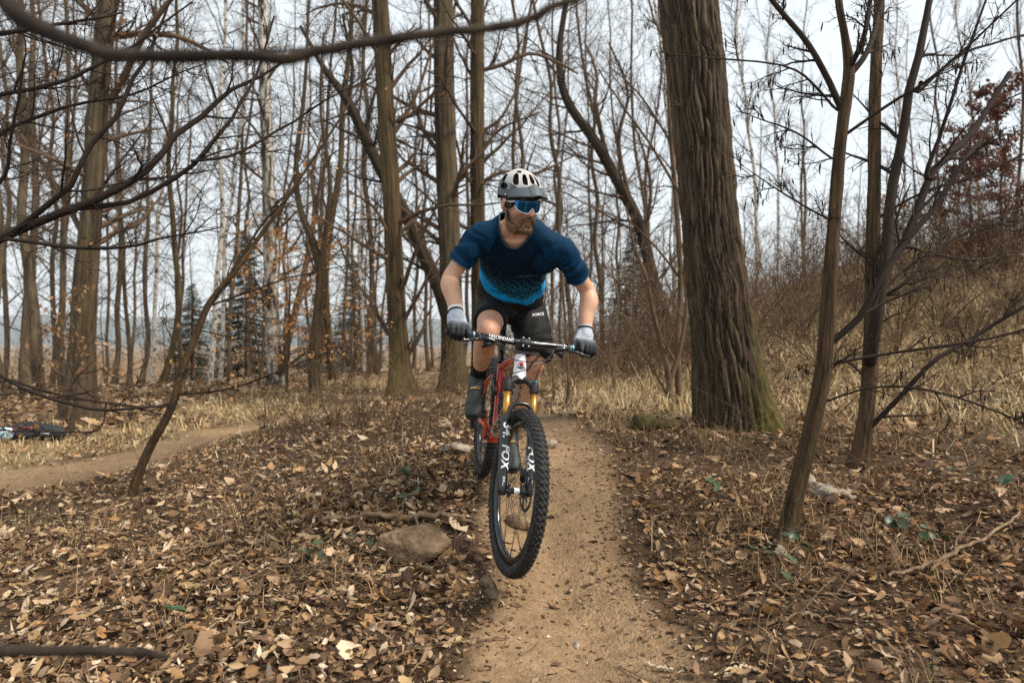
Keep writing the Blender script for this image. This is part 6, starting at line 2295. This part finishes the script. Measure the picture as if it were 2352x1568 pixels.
# collar and hems
def on_surface(pts, bvh, off=.001):
    out = []
    for p in pts:
        h = bvh.find_nearest(Vector(p))
        out.append(np.array(h[0]) + np.array(h[1]) * off)
    return np.array(out)


th = np.linspace(0, 2 * np.pi, 40)
cp_ = [T0 + tax * float(collar_s(t)) + lat * .066 * math.cos(t) + frt * (.086 * math.sin(t) - .008) for t in th]
ppart(MB().tube(on_surface(cp_, JB, .001), .0042, 8), 'collar', mat('collar_cloth', (.010, .035, .06), .7), JER)
for sh, el in ((shR, elR), (shL, elL)):
    t_ = unit(el - sh)
    a_ = unit(np.cross(t_, [0, 1, 0]))
    c_ = np.cross(t_, a_)
    e = sh + (el - sh) * (.685 if el[0] < 0 else .645)
    ring = [e + .065 * (math.cos(t) * a_ + math.sin(t) * c_) for t in th]
    ppart(MB().tube(on_surface(ring, JB, .0006), .0022, 6), 'sleeve_hem', mat('sleeve_hem_cloth', (.006, .06, .15), .7), JER)


def project_text(s, size, bold, center, ux, uy, bvh, nrm, m, parent, shear=0.0, off=.0016, sx=1.0):
    uv, F = text_mesh(s, size, bold, 2, shear)
    V = []
    for u, v in uv:
        p = center + ux * u * sx + uy * v + nrm * .15
        h = bvh.ray_cast(Vector(p), Vector(-nrm))
        q = np.array(h[0]) if h[0] is not None else center + ux * u * sx + uy * v
        V.append(q + nrm * off)
    return mesh_obj('lettering', np.array(V) - PO, [F], m, parent)


vdir = unit(A_(0, -1, .15))
project_text('FORCE', .026, .006, T0 + tax * .215 + lat * .085 + frt * .1, lat, tax, JB, unit(frt + A_(0, -.4, 0)), K['tlogo'], JER, .2, sx=1.2)

# ---- shorts
b = MB()
b.ellipsoid(A_(-.008, 3.80, 1.425), (.178, .135, .125), None, 28, 16)
b.tube([A_(-.006, 3.665, 1.515), A_(-.008, 3.72, 1.46), A_(-.01, 3.80, 1.41)], [.176, .180, .172], 28, n=8, ry=[.118, .125, .13], hint=np.cross(tax, lat))
eR = hipR + (knR - hipR) * .66
eL = hipL + (knL - hipL) * .93
b.tube([hipR, hipR * .6 + knR * .4, eR], [.100, .094, .090], 24, n=12)
b.tube([hipL, hipL * .5 + knL * .5 + A_(.012, -.03, 0), eL + A_(.005, -.014, .0)], [.108, .104, .090], 24, n=14)
b.ellipsoid(A_(-.02, 3.70, 1.36), (.07, .08, .07))


def sfold(V):
    f = .011 * fbm(V[:, 0] * 10, V[:, 1] * 10, V[:, 2] * 14, 3, 17)
    d = (V - hipL) @ unit(knL - hipL)
    near = np.exp(-(((V - (hipL * .4 + knL * .6)) ** 2).sum(1)) / .03)
    f = f + .007 * near * np.sin(d * 80 + V[:, 0] * 45 + 6 * vnoise(V[:, 0] * 8, V[:, 1] * 8, V[:, 2] * 8, 5))
    return f


SHO, sV, sQ, sN = ppart(b, 'shorts', K['black'], None, .0068, 4, sfold)
SB = BVHTree.FromPolygons([Vector(v) for v in sV], sQ.tolist())
project_text('FORCE', .021, .008, P(1236, 722, 3.66), A_(.985, 0, .16), A_(-.16, 0, .985), SB, A_(0, -1, 0), K['wlogo'], SHO, .15, sx=1.0)

# ---- feet
def foot(an, ped, name_s, kn, sg):
    toe_d = unit(A_(-.05 * sg * -1, -.74, -.60))
    upf = unit(np.cross(toe_d, [1, 0, 0]))
    upf = upf if upf[2] > 0 else -upf
    latf = unit(np.cross(toe_d, upf))
    upf = np.cross(latf, toe_d)
    ball = ped + upf * .022 + A_(-.012 if sg < 0 else 0, 0, .004)
    S = lambda a, l, u: ball + toe_d * a + latf * l + upf * u
    b = MB()
    pts = [(-.165, .030, .032, .034), (-.13, .036, .040, .042), (-.08, .036, .040, .044), (-.03, .042, .034, .036), (.02, .048, .029, .030), (.06, .044, .024, .025), (.085, .030, .018, .019)]
    b.tube([S(a, 0, u) for a, w, h, u in pts], [w for a, w, h, u in pts], 24, n=24, ry=[h for a, w, h, u in pts], hint=upf)
    b.capsule(S(-.115, 0, .045), an + unit(kn - an) * .005, .044, .041)
    b.ellipsoid(S(.05, 0, .020), (.040, .045, .022), np.stack([toe_d, latf, upf], 1))
    sh, V, Q, N = ppart(b, 'shoe', K['shoe'], None, .0045, 4)
    so = MB()
    pts = [(-.172, .030), (-.13, .037), (-.06, .037), (.0, .046), (.05, .046), (.085, .034), (.094, .018)]
    so.tube([S(a, 0, .0) for a, w in pts], [w for a, w in pts], 20, n=20, ry=.009, hint=upf)
    ppart(so, 'sole', K['sole'], sh)
    # cuff strap, toe seam and gold lettering
    bv = BVHTree.FromPolygons([Vector(v) for v in V], Q.tolist())
    for a, w in ((-.055, .0035), (.028, .0012)):
        arc = [S(a - .01 * math.cos(t) ** 2, .05 * math.cos(t), .03 + .06 * math.sin(t)) for t in np.linspace(.15, math.pi - .15, 20)]
        ppart(MB().tube(on_surface(arc, bv, .0006), w, 6), 'seam', K['sole'], sh)
    project_text('MET' if sg < 0 else 'MES', .030, .002, S(-.075, 0, .07), A_(1, 0, 0), unit(upf + A_(0, 0, .4)), bv, unit(A_(0, -1, .25)), K['gold'], sh, .5)
    sk = MB().tube([an - unit(kn - an) * .03, an + (kn - an) * .10, an + (kn - an) * .26], [.0445, .0425, .0465], 20, n=10)
    ppart(sk, 'sock', K['sock'])


foot(anR, pedR, 'R', knR, -1)
foot(anL, pedL, 'L', knL, 1)


# ---- gloved hands closed on the grips
def glove(grip, wr, el, sg):
    f, u, a = fwdB, upB, latB * sg          # a points outward along the bar
    g = lambda F, U, Aa: grip + f * F + u * U + a * Aa
    b = MB()
    # palm and back of the hand
    for q in np.linspace(-.034, .034, 5):
        b.tube([wr + a * q * .6 + unit(el - wr) * .012, g(-.030, .050, q * .85), g(.004, .041, q), g(.026, .026, q)], [.024, .021, .016, .0128], 12, n=12)
    b.ellipsoid(g(-.018, .026, 0), (.030, .046, .024), np.stack([f, a, u], 1))
    b.capsule(wr + unit(el - wr) * .035, wr, .0355, .036)
    b.ellipsoid((wr + g(-.03, .05, 0)) / 2, (.030, .040, .030), np.stack([f, a, u], 1))
    # four fingers curling down and round, unequal
    spec = [(-.033, 1.0, .0), (-.011, 1.06, .0), (.011, 1.0, .0), (.033, .86, .0)]
    for k, (q, ln, _) in enumerate(spec):
        if k == 0:      # index finger reaches to the brake lever
            ch = [g(.020, .030, q), g(.046, .010, q - .004), g(.056, -.018, q - .008), g(.050, -.038, q - .010)]
        else:
            ch = [g(.016, .029, q), g(.020 + .024 * ln, .009, q), g(.014 + .022 * ln, -.018 * ln, q), g(-.004, -.029 * ln, q * .96)]
        for c0, c1, r0, r1 in zip(ch[:-1], ch[1:], (.0132, .0124, .0114), (.0124, .0114, .0100)):
            b.capsule(c0, c1, r0, r1, 12)
    # thumb leaves the inner side of the palm and passes under the grip
    tc = [g(-.026, .026, -.036), g(-.010, .004, -.055), g(.012, -.018, -.052), g(.026, -.026, -.036)]
    for c0, c1, r0, r1 in zip(tc[:-1], tc[1:], (.0150, .0125, .0112), (.0125, .0112, .0095)):
        b.capsule(c0, c1, r0, r1, 12)

    def gcol(V, N):
        q = V - grip
        U, Ff, Aa = q @ u, q @ f, q @ a
        t = smooth01(.0, .088, U - .35 * Ff)
        fac = fbm(V[:, 0] * 28, V[:, 1] * 28, V[:, 2] * 28, 2, 9)
        cell = np.floor((U * 30 + Aa * 22 + 1.5 * fac)) * .5
        t = np.clip(t + .16 * (hash3(cell, np.floor(Aa * 45 + fac), 1.0) - .5), 0, 1)
        dark, pale = A_(.030, .035, .042), A_(.40, .44, .50)
        c = dark + (pale - dark) * (t ** 1.4)[:, None]
        c = np.where((U < -.012)[:, None], A_(.012, .012, .014), c)
        gap = (np.abs(np.abs(Aa) - .022) < .0025) | (np.abs(Aa) < .0025)
        c = np.where((gap & (U < .018) & (Ff > .015))[:, None], A_(.008, .008, .009), c)
        return c

    o, V, Q, N = ppart(b, 'glove', K['glove'], None, .0032, 3, None, {'col': gcol})
    d = unit(el - wr)
    e = wr + d * .036
    ppart(MB().tube([e - d * .006, e, e + d * .004], [.0365, .0372, .0362], 20), 'cuff', K['strap'], o)
    if sg < 0:
        ppart(MB().tube([e + d * .002, e + d * .018], [.0352, .0362], 20), 'cuff_lining', K['helmet_white'], o)


glove(gripR, wrR, elR, -1)
glove(gripL, wrL, elL, 1)
# ---------------------------------------------------------------- stones, sticks, bag, near branches
def gz(x, y):
    return float(ground(np.array([float(x)]), np.array([float(y)]))[0])


def rock(vx, d, r, m, label, seed, name='stone', sink=.35, rot=0.0):
    x = (vx - 1176) / FPX * d
    c, s = math.cos(rot), math.sin(rot)
    V, F = MB().ellipsoid((0, 0, 0), (1, 1, 1), None, 44, 26).raw()
    n = unit(V)
    h = 1 + .30 * fbm(n[:, 0] * 1.3 + seed, n[:, 1] * 1.3, n[:, 2] * 1.3, 3, seed) + .13 * fbm(n[:, 0] * 5, n[:, 1] * 5, n[:, 2] * 5, 4, seed + 5)
    R = np.random.default_rng(int(seed * 10))
    for _ in range(14):          # broken faces
        q = unit(R.normal(size=3))
        k = (n @ q) * h
        lim = R.uniform(.58, .85)
        h = np.where(k > lim, h * (lim / np.maximum(k, 1e-6)) ** .8, h)
    V = n * h[:, None] * np.array(r)
    V = np.stack([V[:, 0] * c - V[:, 1] * s, V[:, 0] * s + V[:, 1] * c, V[:, 2]], -1)
    o = mesh_obj(name, V, F, m, None, True)
    o.location = (x, d, gz(x, d) + r[2] * (1 - 2 * sink))
    return tag(o, label, 'stone')


rock(950, 3.32, (.19, .14, .12), M['stone'], 'large half-buried tan rock left of the front wheel', 1.0, sink=.32, rot=.3)
rock(1262, 4.95, (.065, .06, .05), M['stone_grey'], 'pale grey stone at the trail crest behind the wheel', 2.0)
rock(1052, 4.75, (.15, .10, .05), M['stone_grey'], 'flat pale stone on the crest left of the rear wheel', 3.0, rot=.4)
rock(1790, 3.28, (.055, .05, .05), M['stone_grey'], 'rounded pale stone at the foot of the near sapling', 4.0)
rock(1195, 3.75, (.09, .07, .05), M['stone'], 'small brown stone behind the spokes on the trail', 5.0)
rock(1890, 4.05, (.10, .09, .06), M['stone_grey'], 'weathered stone between the two right saplings', 6.0)
rock(1325, 2.75, (.022, .02, .014), M['stone_grey'], 'little grey pebble in the middle of the trail', 7.0)
rock(1310, 3.2, (.014, .013, .010), M['stone_grey'], 'tiny white pebble below the front wheel', 8.0)
rock(1085, 2.66, (.026, .024, .018), M['stone'], 'brown pebble at the left edge of the trail', 9.0)
rock(990, 9.0, (.22, .15, .09), M['stone'], 'low stone at the foot of the central trunks', 10.0)
rock(1478, 5.6, (.13, .12, .11), M['moss'], 'mossy lump beside the trail before the big tree', 11.0, sink=.25)
rock(1530, 5.7, (.16, .12, .07), M['moss'], 'lower mossy lump right of the other one', 12.0, sink=.3)
Rp = np.random.default_rng(31)
pebV, pebF, pn = [], [], 0
for k_ in range(260):
    t_ = Rp.uniform(1.9, 5.0)
    x_ = np.interp(t_, PATH[:, 1], PATH[:, 0]) + Rp.normal(0, .3)
    r_s = Rp.lognormal(math.log(.0048), .45)
    V_, F_ = MB().ellipsoid((0, 0, 0), (r_s * 1.3, r_s, r_s * .7), None, 7, 4).raw()
    a_ = Rp.uniform(0, 3.1)
    V_ = V_ * (1 + .2 * Rp.normal(size=(len(V_), 1)))
    V_ = np.stack([V_[:, 0] * math.cos(a_) - V_[:, 1] * math.sin(a_), V_[:, 0] * math.sin(a_) + V_[:, 1] * math.cos(a_), V_[:, 2]], -1)
    pebV.append(V_ + [x_, t_, gz(x_, t_) + r_s * .2])
    for f_ in F_:
        pebF.append(np.asarray(f_) + pn)
    pn += len(V_)
tag(mesh_obj('gravel', np.vstack(pebV), pebF, M['stone'], None, True), 'fine loose gravel scattered on the dirt trail', 'gravel', kind='stuff')


def stick(pts, label, m=None, name='fallen_stick', kids=0, seed=0, lift=.008):
    """pts [(vx, d, r)] laid on the ground"""
    R = np.random.default_rng(seed + 60)
    p = []
    for vx, d, r in pts:
        x = (vx - 1176) / FPX * d
        p.append([x, d, gz(x, d) + r + lift, r])
    s = spline(np.array(p), 24)
    s[1:-1, :3] += R.normal(0, .006, (22, 3)) * s[1:-1, 3:] / .01
    b0 = s[0, :3].copy()
    L = Limbs()
    L.add(s[:, :3], s[:, 3], 8)
    if kids:
        b, rb = spawn(s[None, ::2, :3], s[None, ::2, 3], kids, (.2, .95), .35, (25, 60), .6, 7, .15, .0, R, .0015)
        g_ = ground(b[..., 0], b[..., 1]) + .006
        b[..., 2] = np.maximum(b[..., 2], g_)
        L.add(b, rb, 5)
    V, Q = L.arrays()
    o = mesh_obj(name, V - b0, [Q], m or M['stick'], None, True)
    o.location = b0
    return tag(o, label, 'stick')


stick([(740, 3.75, .010), (850, 3.70, .016), (960, 3.66, .018), (1040, 3.68, .014), (1095, 3.6, .008)], 'thick dead branch lying across the mound left of the wheel', kids=3, seed=1, lift=.02)
stick([(395, 3.60, .009), (470, 3.58, .013), (550, 3.60, .012), (610, 3.52, .007)], 'forked stick lying on the leaves in the left middle', kids=2, seed=2, lift=.03)
stick([(900, 2.50, .004), (960, 2.58, .006), (1040, 2.62, .005), (1170, 2.72, .003)], 'long thin curved twig at the lower left of the trail', kids=3, seed=3)
stick([(1485, 2.56, .0035), (1515, 2.50, .005), (1550, 2.46, .0045)], 'white peeled stick at the bottom of the trail', M['stick_pale'], seed=4)
stick([(1415, 2.58, .003), (1440, 2.52, .003), (1470, 2.46, .002), (1500, 2.40, .002)], 'thin dark curved twig left of the white stick', seed=5)
stick([(1240, 2.75, .003), (1225, 2.68, .002), (1185, 2.60, .0015)], 'short crooked twig on the trail below the wheel', seed=6)
stick([(1690, 2.92, .006), (1800, 2.95, .007), (1930, 2.86, .006), (2060, 2.82, .004)], 'long brown twig under the bramble leaves at lower right', kids=3, seed=7)
stick([(1760, 2.66, .006), (1850, 2.70, .008), (1960, 2.66, .006), (2090, 2.72, .004)], 'dark bent stick low in the right litter', kids=4, seed=8)
stick([(2040, 2.9, .007), (2120, 3.0, .009), (2230, 3.15, .008), (2345, 3.4, .006)], 'stick slanting up the right corner', kids=4, seed=9, lift=.05)
stick([(1640, 2.38, .004), (1700, 2.40, .006), (1760, 2.37, .004)], 'pale stick at the bottom edge right of the trail', M['stick_pale'], seed=10)
stick([(100, 3.2, .006), (210, 3.35, .008), (330, 3.3, .006)], 'dark stick among leaves at the left edge', kids=3, seed=11, lift=.03)
stick([(520, 3.0, .004), (640, 3.2, .005), (760, 3.1, .004), (850, 2.95, .003)], 'thin twig over the leaves left of the rock', kids=3, seed=12, lift=.04)
stick([(1118, 3.16, .022), (1128, 3.05, .024), (1136, 2.93, .018)], 'worn root end at the trail edge beneath the front wheel', M['stone'], 'tree_root', seed=13, lift=-.012)
stick([(1840, 4.35, .030), (1880, 4.15, .036), (1925, 4.05, .028), (1960, 4.0, .016)], 'grey curved root between the right saplings', M['stone_grey'], 'tree_root', seed=14, lift=-.012)

# ---- branches close to the lens
def near_branch(name, label, pts, m, kids, seed, cat='branch', hair=0):
    R = np.random.default_rng(seed + 800)
    p, r = path3(pts, 60)
    p = p + np.cumsum(R.normal(0, .0007, p.shape), 0)
    r = r * (1 + .12 * np.sin(np.arange(60) * 1.9) * R.random(60))
    b0 = p[0].copy()
    t = empty(name, b0, label, cat)
    V, Q = tubes(p[None], r[None], 12)
    mesh_obj('stem', V - b0, [Q], m, t, True)
    if kids:
        L = Limbs()
        b, rb = spawn(p[None, ::3], r[None, ::3], kids, (.1, 1), .12, (30, 75), .35, 7, .15, 0, R, .0012, lmax=.22)
        L.add(b, rb, 5)
        V, Q = L.arrays()
        mesh_obj('side_twigs', V - b0, [Q], m, t)['kind'] = 'stuff'


D = .78
near_branch('overhead_branch', 'blurred bare branch crossing the top close to the lens', [(-900, -1500, D + .1, .016), (-420, -760, D, .014), (-120, -200, D, .0125), (20, 10, D, .0115), (70, 55, D, .0105), (180, 100, D, .009), (260, 120, D, .008), (430, 122, D, .0075), (560, 127, D, .0073), (650, 132, D, .0070), (740, 117, D, .0065), (950, 88, D + .02, .006), (1090, 75, D + .03, .0058), (1210, 50, D + .04, .0055), (1260, 25, D + .04, .0048), (1340, 0, D + .05, .0042), (1420, -50, D + .06, .0035), (1600, -160, D + .08, .002)],
            M['bark_dark'], 5, 1)
D = 1.0
near_branch('dead_stem', 'blurred dark twig poking in at the lower left edge', [(-520, 2700, D, .011), (-430, 2100, D, .0105), (-300, 1640, D, .010), (-150, 1525, D, .009), (0, 1502, D, .0085), (200, 1500, D, .0075), (330, 1504, D, .006), (388, 1514, D, .003)], M['bark_dark'], 0, 2)
D = 1.15
near_branch('hanging_twig', 'blurred thin twig tips hanging in at the top right', [(2600, -700, D + .2, .006), (2420, -330, D + .1, .004), (2330, -160, D, .003), (2275, -60, D, .0022), (2255, 20, D, .0018), (2262, 75, D, .0012)], M['bark_dark'], 4, 3)

# ---- bag left by the path
bx, by = (84 - 1176) / FPX * 8.4, 8.4
bz = gz(bx, by)
BAG = empty('backpack', (bx, by, bz), 'black backpack with pale blue cloth lying beside the path at far left', 'bag')
mb = MB()
mb.tube([[-.30, 0, .10], [-.18, 0, .125], [0, 0, .12], [.16, 0, .115], [.30, 0, .095], [.345, 0, .085]], [.06, .11, .12, .105, .085, .04], 20, n=20, ry=[.07, .12, .115, .095, .08, .04], hint=(0, 0, 1))
mb.ellipsoid((-.08, -.09, .10), (.14, .07, .08))
V_, Q_, N_ = remeshed(mb, .012, 5)
V_ = V_ + N_ * (.012 * fbm(V_[:, 0] * 9, V_[:, 1] * 9, V_[:, 2] * 9, 3, 3))[:, None]
mesh_obj('body', V_, [Q_], mat('bag_cloth', (.010, .014, .017), .7), BAG, True)
MB().tube([[-.25, -.10, .17], [-.05, -.125, .185], [.05, -.12, .18]], .008, 6, n=12).build('piping', mat('bag_piping', (.30, .03, .03), .6), BAG)
MB().box((.17, -.103, .115), (.11, .006, .035)).build('label_patch', mat('bag_patch', (.45, .5, .55), .6), BAG, False)
MB().tube([[-.14, -.12, .06], [-.06, -.20, .012], [.03, -.22, .012], [.07, -.14, .03], [.08, -.10, .07]], [.016] * 5, 8, n=20, ry=.004, hint=(0, 1, 0)).build('strap', mat('bag_strap', (.012, .015, .02), .8), BAG)
mb = MB()
mb.ellipsoid((-.30, -.11, .105), (.10, .06, .085)).ellipsoid((-.40, -.08, .08), (.10, .07, .06)).ellipsoid((-.50, -.06, .065), (.09, .08, .05))
V_, Q_, N_ = remeshed(mb, .010, 4)
V_ = V_ + N_ * (.03 * fbm(V_[:, 0] * 14, V_[:, 1] * 14, V_[:, 2] * 14, 3, 8))[:, None]
V_[:, 2] = np.maximum(V_[:, 2], .008)
o = mesh_obj('folded_cloth', V_, [Q_], mat('pale_cloth', (.50, .66, .72), .8, noise=.15, nscale=14, color2=(.03, .10, .16), ramp=(.56, .62)), None, True)
o.location = (bx, by, bz)
tag(o, 'pale blue crumpled garment lying on the black backpack', 'cloth')
# ---------------------------------------------------------------- air between here and the far ridge
HZ = MB().box((0, 4950, 220), (23000, 11300, 640))
HM = bpy.data.materials.new('haze')
HM.use_nodes = True
nt = HM.node_tree
nt.nodes.clear()
ho = nt.nodes.new('ShaderNodeOutputMaterial')
hv = nt.nodes.new('ShaderNodeVolumePrincipled')
hv.inputs['Color'].default_value = (.86, .93, 1.0, 1)
hv.inputs['Density'].default_value = .00010
hv.inputs['Anisotropy'].default_value = 0.0
HM.cycles.homogeneous_volume = True
nt.links.new(hv.outputs[0], ho.inputs['Volume'])
tag(HZ.build('haze', HM, None, False), kind='stuff')
